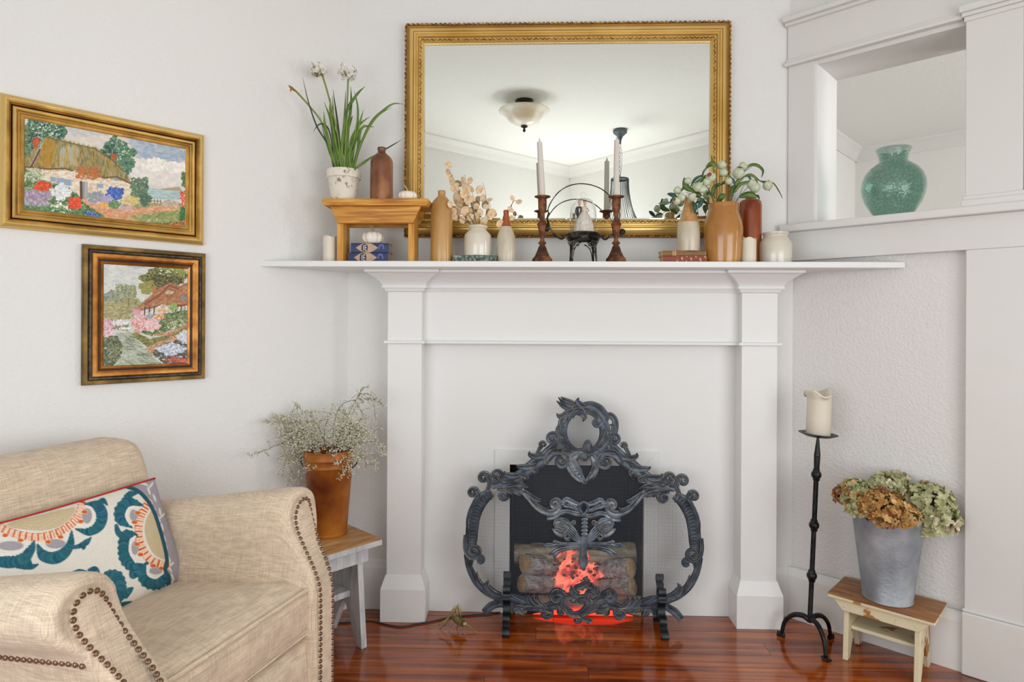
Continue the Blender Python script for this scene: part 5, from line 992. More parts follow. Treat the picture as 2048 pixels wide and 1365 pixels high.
for s in ([(D_((1190, 700), (1150, 600), (1150, 500), (1190, 410), (1290, 380), (1350, 410)) + spiral(*cd_(1330, 440), 4.5, -1, .9, 1), [4, 7, 6, 5, 5, 5, 5, 4])], [(D_((1150, 560), (1180, 640), (1300, 670), (1240, 690)), [3, 5, 5, 1]), (D_((1150, 500), (1190, 580), (1260, 600)), [3, 4, .6])], [(D_((1150, 620), (1230, 690), (1350, 720), (1480, 700), (1580, 620), (1620, 520), (1560, 430), (1460, 430), (1430, 490), (1480, 530)), [3, 5, 6, 8, 9, 9, 8, 7, 6, 3])],
          [(D_((1480, 700), (1600, 640), (1700, 560), (1800, 460), (1900, 440)), [4, 9, 10, 8, 6])], [(D_((1560, 420), (1600, 330), (1660, 330), (1700, 370)), [5, 6, 5, 4])], [(D_((1420, 700), (1470, 770), (1440, 830), (1380, 840), (1360, 800)), [5, 5, 5, 4, 3]), (D_((1450, 720), (1520, 790), (1600, 840), (1650, 820), (1630, 790)), [5, 5, 5, 4, 3])],
          [(D_((1440, 370), (1350, 340), (1310, 270), (1300, 190)), [7, 7, 6, .6])], [(D_((1340, 330), (1400, 240), (1480, 210), (1560, 160), (1590, 120), (1540, 70), (1500, 90)), [5, 6, 7, 7, 6, 3, 1])], [(D_((1540, 190), (1590, 130), (1610, 70)), [6, 6, .6])], [(D_((1580, 190), (1680, 230), (1740, 300), (1790, 380)), [6, 7, 7, 5])], [(D_((1700, 250), (1690, 190), (1660, 140)), [4, 4, .6])], [(D_((1760, 380), (1790, 300), (1800, 220)), [5, 5, .6])],
          [(D_((1700, 600), (1800, 620), (1900, 610), (1960, 560)), [5, 6, 6, 4]), (D_((1740, 690), (1850, 680), (1930, 640)), [3, 5, 4])], [(D_((1640, 480), (1740, 470), (1800, 420), (1880, 400), (1950, 420)), [4, 5, 6, 6, 5])]):
    part('centre_leaf', s, y0=-.003)
for s, w in ((D_((1100, 560), (1200, 610), (1350, 715), (1500, 715), (1700, 640), (1850, 590), (1960, 560)), [4, 4, 4, 5, 6, 6, 5]),): part('rail_spine', [(s, w)])
# wire mesh, clipped to the outline
outl = [ca(540, 900), ca(640, 830), ca(760, 760), ca(900, 650), ca(1050, 540), cb_(230, 720), cb_(180, 560), cb_(250, 380), cb_(400, 270)]
outl += [mir_(p) for p in reversed(outl)] + [mir_(p) for p in (ca(400, 1000), ca(320, 1130), ca(290, 1300), (946, 1110), ce(150, 260), ce(215, 420), ce(330, 505), ce(450, 570))] + [ce(450, 570), ce(330, 505), ce(215, 420), ce(150, 260), (946, 1110), ca(290, 1300), ca(320, 1130), ca(400, 1000)]
left = [ca(540, 900), ca(640, 830), ca(760, 760), ca(900, 650), ca(1050, 540), cb_(230, 720), cb_(180, 560), cb_(250, 380), cb_(430, 260)]
low = [ca(400, 1000), ca(320, 1130), ca(290, 1300), (946, 1110), ce(150, 260), ce(215, 420), ce(330, 505), ce(450, 570), cd_(600, 600), cd_(1000, 600), cd_(1450, 640)]
outl = left + [mir_(p) for p in reversed(left)] + [mir_(p) for p in low] + list(reversed(low))
OP = [q(*p) for p in outl]
def cuts(c, ax):
    xs = []
    for i in range(len(OP)):
        a, b = OP[i], OP[(i+1) % len(OP)]
        if (a[ax] <= c) != (b[ax] <= c): xs.append(a[1-ax]+(b[1-ax]-a[1-ax])*(c-a[ax])/(b[ax]-a[ax]))
    return sorted(xs)
g = G(); pitch = .0050; w = .00033
for ax in (0, 1):
    lo = min(p[ax] for p in OP); hi = max(p[ax] for p in OP); c = lo+pitch/2
    while c < hi:
        xs = cuts(c, ax)
        for i in range(0, len(xs)-1, 2):
            a, b = xs[i], xs[i+1]
            if b-a > .004:
                if ax == 0: g.box(c-w, c+w, .0035, .0042, a, b)
                else: g.box(a, b, .0030, .0036, c-w, c+w)
        c += pitch
g.obj('wire_mesh', mat('screen_wire', '5e666f', .5, .4), scr, kind='stuff')
# feet: two wrought straps each
def strap(parent, name, pts, w=.0135, th=.0055):
    P = crom([Vector((0, y, z)) for y, z in pts], 6); g = G(); n = len(P); rings = []
    for i, p in enumerate(P):
        t = (P[min(i+1, n-1)]-P[max(i-1, 0)]).normalized(); nn = Vector((0, -t.z, t.y))*th/2
        rings.append([p+nn+Vector((-w, 0, 0)), p+nn+Vector((w, 0, 0)), p-nn+Vector((w, 0, 0)), p-nn+Vector((-w, 0, 0))])
    g.loft(rings); o = g.obj(name, iron2, parent, auto=45); return o
iron2 = mat('wrought_strap', '1e2328', .38, .6, col2='4a4f50', col3='30363a', scale=14, lo=.3, hi=.7, bump=.1, bscale=60)
for fx in (1013, 1321.5):
    bx0 = ML(fx, 1260, dSc)[0]-sx0; ft = G(); ft.box(-.012, .012, -.008, .008, .06, .10); f = ft.obj('foot', iron2, scr, bev=.002); f.location = (bx0, 0, 0)
    for sg, nm in ((-1, 'front_strap'), (1, 'rear_strap')):
        Lp = [(.012, .185), (.020, .200), (.034, .197), (.036, .180), (.020, .168), (.012, .155), (.018, .140), (.012, .125), (.010, .09), (.022, .062), (.034, .052), (.030, .040), (.040, .030), (.060, .022), (.076, .014), (.080, .006), (.070, .003)]
        if sg < 0: Lp = [(.010, .150), (.014, .163), (.026, .162), (.030, .150), (.018, .138), (.020, .128), (.028, .118), (.018, .108), (.012, .09), (.022, .068), (.046, .062), (.050, .048), (.038, .044), (.056, .030), (.076, .026), (.084, .014), (.074, .004), (.064, .007)]
        o = strap(f, nm, [(sg*y, z) for y, z in Lp])
# ================================================================== LOG SET
bark = mat('painted_bark', '96938e', .75, col2='f0ede8', col3='c9c6c0', scale=18, lo=.3, hi=.68, stretch=(.7, 3, 3), bump=1.0, bscale=38, bstretch=(.6, 2, 2), bdist=.02)
bark2 = mat('split_bark', '96836c', .75, col2='f0e2cc', col3='ccb99e', scale=20, lo=.3, hi=.68, stretch=(.7, 2.5, 2.5), bump=1.0, bscale=34, bdist=.02)
cutm = mat('sawn_log_end', 'eab880', .7, col2='fad8ac', scale=40, bump=.1)
lg = thing('electric_log_set', 'glowing electric log set in the firebox behind the screen', 'fire logs', MW(ML(1153, 1200, .0)[0], 0, .007), TH)
lx0 = ML(1153, 1200, .0)[0]
def LQ(x, y, d): a, z = ML(x, y, d); return Vector((a-lx0, -d, z-.007))
def log(p0, p1, r0, r1, seed, m=bark, ends=(1, 1)):
    rk = random.Random(seed); n, k = 18, 14; ax = (p1-p0); t = ax.normalized(); u = t.cross(Vector((0, 0, 1))).normalized(); v = u.cross(t)
    ph = [rk.uniform(0, 6) for _ in range(6)]; rings = []
    for i in range(k+1):
        f = i/k; r = r0+(r1-r0)*f; ring = []
        for j in range(n):
            a = 2*PI*j/n; rr_ = r*1.0*(1+.07*math.sin(3*a+ph[0]+f*2)+.05*math.sin(7*a+ph[1]+f*5)+.04*math.sin(9*f*3+ph[2]+a*2)+rk.uniform(-.025, .025)); ring.append(p0+ax*f+(u*math.cos(a)+v*math.sin(a))*rr_)
        rings.append(ring)
    g = G(); g.loft(rings); o = g.obj('log', m, lg, auto=70)
    for e, rg, p, s in ((0, rings[0], p0, -1), (1, rings[-1], p1, 1)):
        if ends[e]:
            g = G(); c = [q_+(p-q_)*.08+t*s*.002 for q_ in rg]; g.add([p+t*s*.003]+c, [(0, 1+j, 1+(j+1) % n) for j in range(n)]); g.obj('cut_end', cutm, o)
def tilt(x0, y0, d0, x1, y1, d1, r0, r1, sd, m=bark, ends=(1, 1)): log(LQ(x0, y0, d0), LQ(x1, y1, d1), r0*px_m*1.02, r1*px_m*1.02, sd, m, ends)
tilt(1029, 1110, -.12, 1270, 1108, -.12, 22, 23, 1, bark2)
tilt(1050, 1128, -.015, 1122, 1134, -.115, 21, 17, 2); tilt(1262, 1136, -.015, 1186, 1140, -.115, 21, 17, 3)
tilt(1044, 1168, .0, 1120, 1172, -.10, 18, 19, 4); tilt(1264, 1173, .0, 1188, 1176, -.10, 20, 17, 5)
tilt(1028, 1212, .0, 1124, 1206, -.03, 19, 17, 6, bark2); tilt(1282, 1212, .0, 1180, 1207, -.03, 20, 17, 7, bark2); tilt(1108, 1211, .004, 1204, 1211, .004, 14, 14, 8, bark2, (0, 0))
fire = mat('ember_glow', 'c8504a', .6); nt = fire.node_tree; N = nt.nodes; b = N['Principled BSDF']
tc = N.new('ShaderNodeTexCoord'); n1 = N.new('ShaderNodeTexNoise'); n1.inputs['Scale'].default_value = 30; n1.inputs['Detail'].default_value = 5; nt.links.new(tc.outputs['Object'], n1.inputs['Vector'])
r_ = N.new('ShaderNodeValToRGB'); e = r_.color_ramp.elements; e[0].position = .42; e[0].color = (.22, .05, .04, 1); e[1].position = .62; e[1].color = (1, .28, .17, 1); x = e.new(.48); x.color = (.85, .12, .08, 1); nt.links.new(n1.outputs['Fac'], r_.inputs[0]); nt.links.new(r_.outputs[0], b.inputs['Emission Color']); b.inputs['Emission Strength'].default_value = 1.25
rk = random.Random(2)
def bed(u, v):
    wd = .55+.45*math.sin(PI*min(1, v*1.1))+.10*math.sin(v*19)+.06*math.sin(v*41+2); p = LQ(1152+(u-.5)*104*wd, 1112+v*108+5*math.sin(u*15), 0); f = math.sin(PI*u); d = -.085+.045*v+.012*math.sin(u*17+v*9)+.010*math.sin(v*23+u*5); p.y = -d; return p
g = G(); g.grid(26, 26, bed); g.obj('ember_panel', fire, lg, True)
g = G()
for _ in range(85):
    c = LQ(rk.uniform(1108, 1202), rk.uniform(1128, 1205), 0); c.y = rk.uniform(.05, .07); s_ = rk.uniform(.005, .011); g.ball(c, s_, 6, (1, .6, .7))
g.obj('ember_chunks', mat('ash_chunk', '5a4440', .8, col2='a87a70', scale=60, bump=.5), lg, kind='stuff')
# glowing strip under the grate
g = G(); a = LQ(1066, 1228, .0); b_ = LQ(1262, 1228, .0); g.prism([(a.x, .0), (b_.x, .0), ((a.x*.2+b_.x*.8), .020), ((a.x*.6+b_.x*.4), .024), (a.x*.85+b_.x*.15, .012)], -.050, -.046, 'y'); g.obj('glow_strip', emit(mat('red_lamp', 'd02818', .5), 'ff3c28', 2.6), lg)
# ================================================================== FLOOR ITEMS
# --- white bench and rust bucket (left)
bw_ = mat('chippy_white_paint', 'aeb2b6', .6, col2='d5d7d8', col3='c4c7c9', scale=10, lo=.3, hi=.6, stretch=(4, 4, 1), bump=.15, bscale=20)
bt_ = mat('worn_bench_top', 'a5713c', .5, col2='cfa878', col3='b98a56', scale=8, lo=.3, hi=.7, stretch=(1, 7, 7), bump=.1, bscale=30, dist=.6)
BZ = .372; rbp = at(763, 1080, 2.27); bE = Vector((-.469, 2.27)); bN = Vector((-.634, 2.45))   # near/back corners of the right end
dl = -DL; dw = (bN-bE).normalized(); wB = (bN-bE).length
M2 = math.atan2(DL.y, DL.x); cen = (bE+bN)/2; LB = .45
bn = thing('low_bench', 'low white painted bench with worn wood top beside the armchair', 'bench', (cen.x, cen.y, 0), M2)
hw_ = wB/2; g = G(); g.prism([(-LB, -hw_), (0, -hw_), (.0, hw_-.012), (-.012, hw_), (-LB, hw_)], BZ-.004, BZ, 'z'); g.obj('top_board', bt_, bn, bev=.0015)
g = G(); g.prism([(-LB, -hw_), (0, -hw_), (.0, hw_-.012), (-.012, hw_), (-LB, hw_)], BZ-.024, BZ-.0042, 'z'); g.obj('top_edge', bw_, bn, bev=.002)
for s in (-1, 1):
    g = G(); g.box(-LB+.03, -.045, s*(hw_-.03)-.009, s*(hw_-.03)+.009, BZ-.075, BZ-.0245); g.obj('apron', bw_, bn, bev=.001)
for x0 in (-.082, -LB+.06):
    wv = hw_-.008; g = G(); g.prism([(-wv, .028), (-wv+.022, .0), (-wv+.03, .0), (-.028, .0), (-.0, .112), (.03, .0), (wv-.02, 0), (wv, .028), (wv-.02, BZ-.0245), (-wv+.02, BZ-.0245)] if 0 else [(-wv-.004, .0), (-wv+.028, 0.0), (-.012, .13), (0, .142), (.012, .13), (wv-.03, .0), (wv-.004, .0), (wv+.006, .03), (wv-.03, BZ-.0245), (-wv+.03, BZ-.0245)], x0, x0+.022, 'x'); g.obj('leg', bw_, bn, bev=.0015)
g = G(); g.box(-LB+.083, -.083, -.045, .045, .165, .187); g.obj('stretcher', bw_, bn, bev=.002)
rustb = mat('rust_patina', '6e2e0e', .5, .2, col2='c07a26', col3='a05c1a', scale=7, lo=.32, hi=.68, bump=.15, bscale=50, rough2=.4)
Yk = 2.325; kb = at(657, 1080, Yk); kb.z = BZ+.0004
bk = thing('rust_bucket', 'tall rusty metal flower bucket on the white bench', 'bucket', kb); s = Yk/F
top = at(657, 899, Yk).z-kb.z; g = G()
g.lathe([(.0001, .003), (35.5*s, .003), (36.5*s, 0), (37*s, .003), (37*s, .010), (36*s, .012), (46.0*s, top*.803), (47.4*s, top*.812), (46.3*s, top*.822), (47*s, top*.893), (48.4*s, top*.902), (47.2*s, top*.912), (48*s, top*.985), (49*s, top*.99), (49*s, top), (47*s, top), (45*s, top*.8), (35*s, .006), (.0001, .006)], 48); g.obj('body', rustb, bk, auto=40)
for sg in (-1, 1):
    g = G(); g.tube([(sg*47*s, 0, top*.92), (sg*55*s, 0, top*.9), (sg*56*s, 0, top*.84), (sg*47*s, 0, top*.78)], .0022, 8, sm=5); g.obj('handle', mat('dark_wire', '3a342c', .5, .6), bk, True)
dbm = mat('dried_stem', '8a7850', .7, col2='5f5638', scale=40); blm = mat('dried_blossom', '8f8a62', .8, col2='f0eee0', col3='d2ceb4', scale=120, lo=.32, hi=.6)

db = thing('dried_branches', 'dried tiny-blossomed branches spilling from the rusty bucket', 'dried branch', kb)
def c5(x, y): return 490+x/4.016, 760+y/4.016
DB = [[(660, 560), (560, 330), (460, 250), (400, 185)], [(640, 560), (500, 420), (420, 330), (330, 330)], [(650, 560), (480, 420), (350, 300)], [(700, 560), (720, 330), (780, 200), (900, 160), (1050, 160), (1110, 210)], [(720, 560), (800, 350), (880, 180), (940, 80)], [(740, 560), (860, 400), (940, 300), (910, 200)], [(560, 560), (430, 600), (350, 650), (400, 800)], [(560, 540), (420, 560), (340, 620), (300, 770)], [(560, 540), (450, 510), (300, 510), (180, 560), (35, 615)], [(760, 550), (900, 520), (1050, 500), (1130, 600)], [(780, 550), (900, 600), (960, 640), (980, 690)], [(600, 560), (580, 620), (560, 700)], [(700, 560), (740, 620), (720, 670)], [(740, 570), (770, 660), (800, 760)], [(830, 570), (850, 600), (835, 665)], [(800, 540), (900, 470), (1000, 428)], [(640, 560), (640, 400), (680, 280), (700, 240)], [(600, 560), (470, 470), (380, 420), (270, 465)], [(620, 550), (420, 480), (330, 400), (320, 300)], [(800, 540), (860, 420), (830, 300), (760, 260)], [(700, 560), (760, 460), (860, 380), (930, 420)], [(650, 540), (600, 400), (520, 240)], [(420, 350), (300, 340), (205, 340)], [(720, 540), (820, 440), (900, 430), (960, 470)], [(500, 520), (400, 470), (330, 360)], [(880, 170), (940, 110), (1030, 140), (1040, 230)]]
gs, gb = G(), G(); rk = random.Random(9)
def blob(c, r): gb.ball(c, r, 5, (1, 1, .8))
def spray(P, depth, dens):
    gs.tube(P, [.0013 if depth == 0 else .0007, .0005], 4)
    n = len(P)
    for i in range(2, n):
        for _ in range(dens):
            if rk.random() < .55:
                c = P[i]+Vector((rk.gauss(0, .005), rk.gauss(0, .005), rk.gauss(0, .004))); blob(c, rk.uniform(.0016, .0034))
        if depth < 2 and rk.random() < (.75 if depth == 0 else .35):
            p = P[i]; d = Vector((rk.gauss(0, 1), rk.gauss(0, 1), rk.gauss(.1, .8))).normalized()*rk.uniform(.02, .055)/(1+depth*.6)
            if p.x < -.22 or p.x > .19: d *= .4
            d.y = -abs(d.y)*.6 if rk.random() < .6 else d.y*.4
            spray([p, p+d*.4+Vector((0, 0, .003)), p+d*.75, p+d+Vector((0, 0, -.006))], depth+1, dens)
for pts in DB:
    dy = rk.uniform(-.05, .03) if not (pts[-1][1] > 600 and 540 < pts[-1][0] < 860) else -.085; P = []
    for i, pt in enumerate(pts): P.append(plane_pt(*c5(*pt), kb, Yk, dy*(i/(len(pts)-1)) - max(0, (585-c5(*pt)[0]))*.0012))
    spray(crom(P, 5), 0, 9 if pts[-1][1] > 230 and pts[-1][0] > 150 else 3)
for _ in range(3400):
    u = rk.random(); lx = rk.gauss(0, 1); sd = rk.choice([-1, 1]); x = sd*(.065+.036*rk.gauss(0, 1)) + (0.012 if sd > 0 else -.02); z = top+.045+.038*rk.gauss(0, 1)+(.02 if sd > 0 else 0); 
    if z < top-.005 and abs(x) < .085: continue
    blob(Vector((x, rk.gauss(-.01, .03), z)), rk.uniform(.0017, .0036))
gs.obj('stems', dbm, db, kind='stuff'); gb.obj('blossoms', blm, db, kind='stuff')
# --- iron candle stand (right)
blk = mat('black_iron', '101214', .35, .5, col2='2a2c2e', scale=30, bump=.25, bscale=50)
Ys = 2.255; sbp = at(1622, 1255, Ys); sbp.z = 0; cs = thing('candle_stand', 'black wrought iron floor candle stand right of the mantel', 'candle stand', sbp)
pt_ = at(1636, 874, Ys); bt = at(1619.5, 1243, Ys)
rel = lambda v: Vector(v)-sbp
pt_, bt = rel(pt_), rel(bt); g = G(); ppole = [bt, bt+(pt_-bt)*.86]
def pp_(f): return bt+(pt_-bt)*f
g.tube([pp_(0), pp_(.9)], .0088, 8); g.tube([pp_(.9), pp_(1.0)], [.0115, .004], 8); g.tube([pp_(.80), pp_(.9)], [.0092, .0115], 8); g.obj('pole', blk, cs, auto=50)
for y in (950, 1051, 1152):
    f = (1243-y)/(1243-874); g = G(); c = pp_(f); g.ball(c, .0175, 18); g.tube([c+Vector((0, 0, -.020)), c+Vector((0, 0, .020))], .0118, 10); g.obj('ball_knop', blk, cs, True)
g = G(); Mt = Matrix.Translation(pt_) @ Matrix.Rotation(math.radians(4), 4, 'Y'); g.lathe([(.0001, 0), (.040, 0), (.064, .010), (.066, .012), (.064, .0125), (.040, .0035), (.0001, .0032)], 40, M=Mt); g.obj('drip_pan', blk, cs, auto=40)
for fx, fy, Yf in ((1563, 1277, 2.325), (1652, 1317, 2.165), (1661, 1280, 2.31)):
    f_ = rel(at(fx, fy, Yf)); f_.z = .004; d = Vector((f_.x-bt.x, f_.y-bt.y, 0)); g = G(); a = bt+Vector((0, 0, .006))
    g.tube([a+Vector((0, 0, -.004)), a+d*.25+Vector((0, 0, .006)), a+d*.6+Vector((0, 0, -.004)), Vector((a.x+d.x*.88, a.y+d.y*.88, a.z*.62)), Vector((f_.x, f_.y, .012))], [.0095, .0095, .0085, .0075, .0065], 8, sm=7)
    g.obj('leg', blk, cs, True); g = G(); dn = d.normalized(); g.tube([Vector((f_.x, f_.y, .006))-dn*.012, Vector((f_.x, f_.y, .006))+dn*.016], .012, 8, flat=.4); g.obj('foot_pad', blk, cs, auto=50)
top_c = sbp+pt_+Vector((0, 0, .0045)); pc_ = thing('pillar_candle', 'fat ivory pillar candle with a melted lip on the iron stand', 'candle', top_c)
g = G(); rings = []; rk = random.Random(4)
for r, z in ((.0385, 0), (.0405, .003), (.0405, .06), (.040, .125), (.041, .138), (.0455, .146), (.046, .152)):
    rings.append([Vector((r*math.cos(a)*(1+(.05*math.sin(a*3+1)+.04*math.sin(a*5) if z > .13 else 0))+(-.006 if z > .14 else 0), r*math.sin(a), z+(.010*math.sin(a*2+.6)+.004*math.sin(a*5) if z > .14 else 0))) for a in [2*PI*j/36 for j in range(36)]])
top_r = rings[-1]; rings.append([Vector((v.x*.88, v.y*.88, v.z+.002)) for v in top_r]); rings.append([Vector((v.x*.6, v.y*.6, .135)) for v in top_r]); rings.append([Vector((0, 0, .13)) for v in top_r])
Mc = Matrix.Rotation(math.radians(2), 4, 'Y')
g.loft([[Mc @ v for v in r] for r in rings], cap=False); g.obj('wax', wax, pc_, True)
# --- small stool, galvanized bucket, hydrangeas
crm = mat('cream_distressed_paint', 'a87434', .6, col2='ded2b0', col3='dacdaa', scale=24, lo=.37, hi=.42, stretch=(.5, 1, .6), bump=.2, bscale=30)
stt = mat('stool_walnut_top', '7a4620', .4, col2='b07a42', col3='96602c', scale=6, lo=.3, hi=.7, stretch=(1.2, 9, 9), dist=.8, bump=.06, bscale=20)
sc_ = Vector((1.282, 2.156)); ang = math.atan2(DR.y, DR.x); sl = thing('small_stool', 'small cream distressed stool with brown top by the right wall', 'stool', (sc_.x, sc_.y, 0), ang)
ZS = .22; L2, W2 = .158, .098
g = G(); g.prism([(-L2+.003, -W2), (L2-.003, -W2), (L2, -W2+.003), (L2, W2-.003), (L2-.003, W2), (-L2+.003, W2), (-L2, W2-.003), (-L2, -W2+.003)], ZS-.004, ZS, 'z'); g.obj('top_board', stt, sl, bev=.001)
g = G(); g.box(-L2+.001, L2-.001, -W2+.001, W2-.001, ZS-.014, ZS-.0042); g.obj('top_edge', crm, sl, bev=.002)
for s in (-1, 1):
    g = G(); yy = s*(W2-.018); g.prism([(-L2+.012, ZS-.0145), (L2-.012, ZS-.0145), (L2-.045, ZS-.052), (-L2+.045, ZS-.052)], yy-.007, yy+.007, 'y'); g.obj('apron', crm, sl, bev=.002)
    for x in (-.105, .105):
        g = G(); g.ball((x, yy+s*.0075, ZS-.036), .004, 8, (1, .4, 1)); g.obj('peg', crm, sl)
for x in (-.112, .098):
    wv = W2-.012; g = G(); g.prism([(-wv, 0), (-wv+.030, 0), (-.012, .085), (0, .098), (.012, .085), (wv-.03, 0), (wv, 0), (W2-.028, ZS-.0145), (-W2+.028, ZS-.0145)], x, x+.016, 'x'); g.obj('leg_board', crm, sl, bev=.002)
g = G(); g.box(-.0955, .0975, -.050, .050, .098, .110); g.obj('stretcher', crm, sl, bev=.0015)
zinc = mat('galvanised_zinc', '80868c', .42, .45, col2='b8bdc2', col3='9ca2a8', scale=9, lo=.3, hi=.7, bump=.12, bscale=90, rough2=.55)
Yg = 2.145; gb_ = Vector((1.283, 2.150, ZS+.0004)); gk = thing('galvanised_bucket', 'galvanised grey metal bucket on the small cream stool', 'bucket', gb_); hg = .284
g = G(); g.lathe([(r*.93, z) for r, z in [(.0001, .004), (.078, .004), (.080, 0), (.083, .0015), (.083, .004), (.081, .007), (.114, hg*.9), (.117, hg-.004), (.1195, hg-.002), (.119, hg), (.1165, hg), (.080, .010), (.0001, .008)]], 56); g.obj('body', zinc, gk, auto=40)
pal = {'brown': mat('hydrangea_rust', '8f6228', .7, col2='dab87a', col3='b98c4c', scale=42, lo=.3, hi=.7, sub=.05), 'green': mat('hydrangea_green', '8f9460', .7, col2='cfcda4', col3='b0b080', scale=38, lo=.3, hi=.7, sub=.05), 'wine': mat('hydrangea_wine', '7a3a2a', .7, col2='b8803c', col3='95603a', scale=40, lo=.3, hi=.7), 'cream': mat('hydrangea_cream', 'b8a888', .7, col2='e0d4bc', scale=38, lo=.3, hi=.7)}
def c8(x, y): return 1660+x/7.877, 930+y/7.877
def head(x, y, r, rz_, dy, kind, kind2, n, pw, seed, lab):
    c = at(*c8(x, y+rz_*.26), Yg+dy); R1 = r*1.12/7.877*Yg/F; R2 = rz_*1.2/7.877*Yg/F;  n = int(n*1.6); pw *= 1.22; t = thing('hydrangea', lab, 'dried flower', c, 0, 'dried hydrangea heads'); t['label'] = lab
    rk = random.Random(seed); gs_ = {kind: G(), kind2: G()}; stem = G()
    tgt = Vector((gb_.x-c.x, gb_.y-c.y, ZS+.19-c.z)); stem.tube([(0, 0, -R2*.2), tgt*.5, tgt], .0028, 6, sm=4); stem.obj('stem', twig, t, True)
    for i in range(n):
        z = rk.uniform(-.45, 1); a = rk.uniform(0, 2*PI); q_ = math.sqrt(max(0, 1-z*z)); v = Vector((q_*math.cos(a), q_*math.sin(a), z)); k = rk.uniform(.78, 1.04)
        p = Vector((v.x*R1*k, v.y*R1*k*.9, v.z*R2*k)); nq = (v+Vector((rk.gauss(0, .35), rk.gauss(0, .35), rk.gauss(0, .35)))).normalized().to_track_quat('Z', 'Y')
        g = gs_[kind] if rk.random() < .82 else gs_[kind2]; w = pw*rk.uniform(.75, 1.2); a0 = rk.uniform(0, 2)
        for m_ in range(4):
            b = a0+m_*PI/2; e1 = Vector((math.cos(b), math.sin(b), 0)); e2 = Vector((-math.sin(b), math.cos(b), 0)); up = Vector((0, 0, 1)); cu = rk.uniform(-.15, .5)
            vs = [p, p+nq @ (e1*w*.45+e2*w*.46+up*w*cu*.3), p+nq @ (e1*w*.95+e2*w*.38+up*w*cu), p+nq @ (e1*w*1.12+up*w*cu*1.1), p+nq @ (e1*w*.95-e2*w*.38+up*w*cu), p+nq @ (e1*w*.45-e2*w*.46+up*w*cu*.3), p+nq @ (e1*w*.6-up*w*.08)]
            g.add(vs, [(0, 1, 6), (1, 2, 6), (2, 3, 6), (3, 4, 6), (4, 5, 6), (5, 0, 6)])
    for kk, g in gs_.items():
        if g.v: g.obj('petals', pal[kk], t, kind='stuff', smooth=True)
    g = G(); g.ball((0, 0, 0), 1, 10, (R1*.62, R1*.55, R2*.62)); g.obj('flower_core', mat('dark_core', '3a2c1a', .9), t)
HL = [(200, 470, 120, 150, .02, 'wine', 'brown', 70, .0075, 1, 'rusty brown dried hydrangea head at the far left of the zinc bucket'), (430, 430, 210, 210, -.01, 'green', 'brown', 90, .011, 2, 'pale green dried hydrangea head, left side of the zinc bucket'), (850, 625, 270, 250, -.095, 'brown', 'wine', 190, .0085, 3, 'ochre brown dried hydrangea head at the front of the zinc bucket'), (900, 880, 120, 90, -.12, 'brown', 'wine', 40, .009, 4, 'small ochre hydrangea sprig hanging over the front of the zinc rim'), (900, 290, 230, 150, .02, 'green', 'cream', 90, .011, 5, 'pale green dried hydrangea head at the top middle of the bunch'), (1060, 210, 150, 90, .07, 'cream', 'green', 50, .011, 6, 'cream dried hydrangea head topmost at the back of the bunch'), (1620, 420, 290, 230, .05, 'wine', 'brown', 120, .009, 7, 'wine and ochre hydrangea head at the back right of the bunch'), (1560, 560, 320, 260, -.03, 'green', 'green', 130, .0125, 8, 'broad pale green hydrangea head on the right of the bunch'), (1620, 830, 310, 220, -.05, 'green', 'cream', 120, .0125, 9, 'large green hydrangea head drooping over the right rim'), (620, 620, 140, 150, -.06, 'green', 'brown', 40, .010, 10, 'small green hydrangea head between the left green and ochre heads'), (560, 640, 130, 120, -.09, 'brown', 'green', 50, .009, 11, 'small ochre hydrangea head over the left front of the zinc rim'), (1190, 800, 180, 160, -.11, 'brown', 'green', 70, .010, 12, 'ochre hydrangea head between the front ochre and the drooping green heads'), (440, 650, 150, 140, -.07, 'green', 'brown', 60, .010, 13, 'pale green hydrangea head over the left side of the zinc rim')]
for h_ in HL: head(*h_)
# --- glass vase on the ledge
vm = glass('green_crackle_glass', (.72, .83, .79), 1.5, .04, (.58, .72, .67), 75)
vb = Vector((1.408, 2.337, 1.5405)); vs_ = thing('glass_vase', 'round green crackle glass vase on the opening ledge', 'vase', vb); k = 1.86e-3
out = [(.0001, .001), (.050, .0005), (.056, .003), (.072, .028), (.092, .062), (.1025, .092), (.106, .118), (.104, .142), (.096, .166), (.080, .188), (.060, .204), (.049, .212), (.047, .220), (.049, .236), (.055, .252), (.060, .262)]
g = G(); g.lathe(out+[(.0585, .262)], 56); g.lathe([(.0585, .262)]+[(max(r-.0035, .0001), z+(.010 if i == 0 else .004 if i < 3 else 0)) for i, (r, z) in reversed(list(enumerate(out[:-1])))], 56); g.obj('vessel', vm, vs_, True)
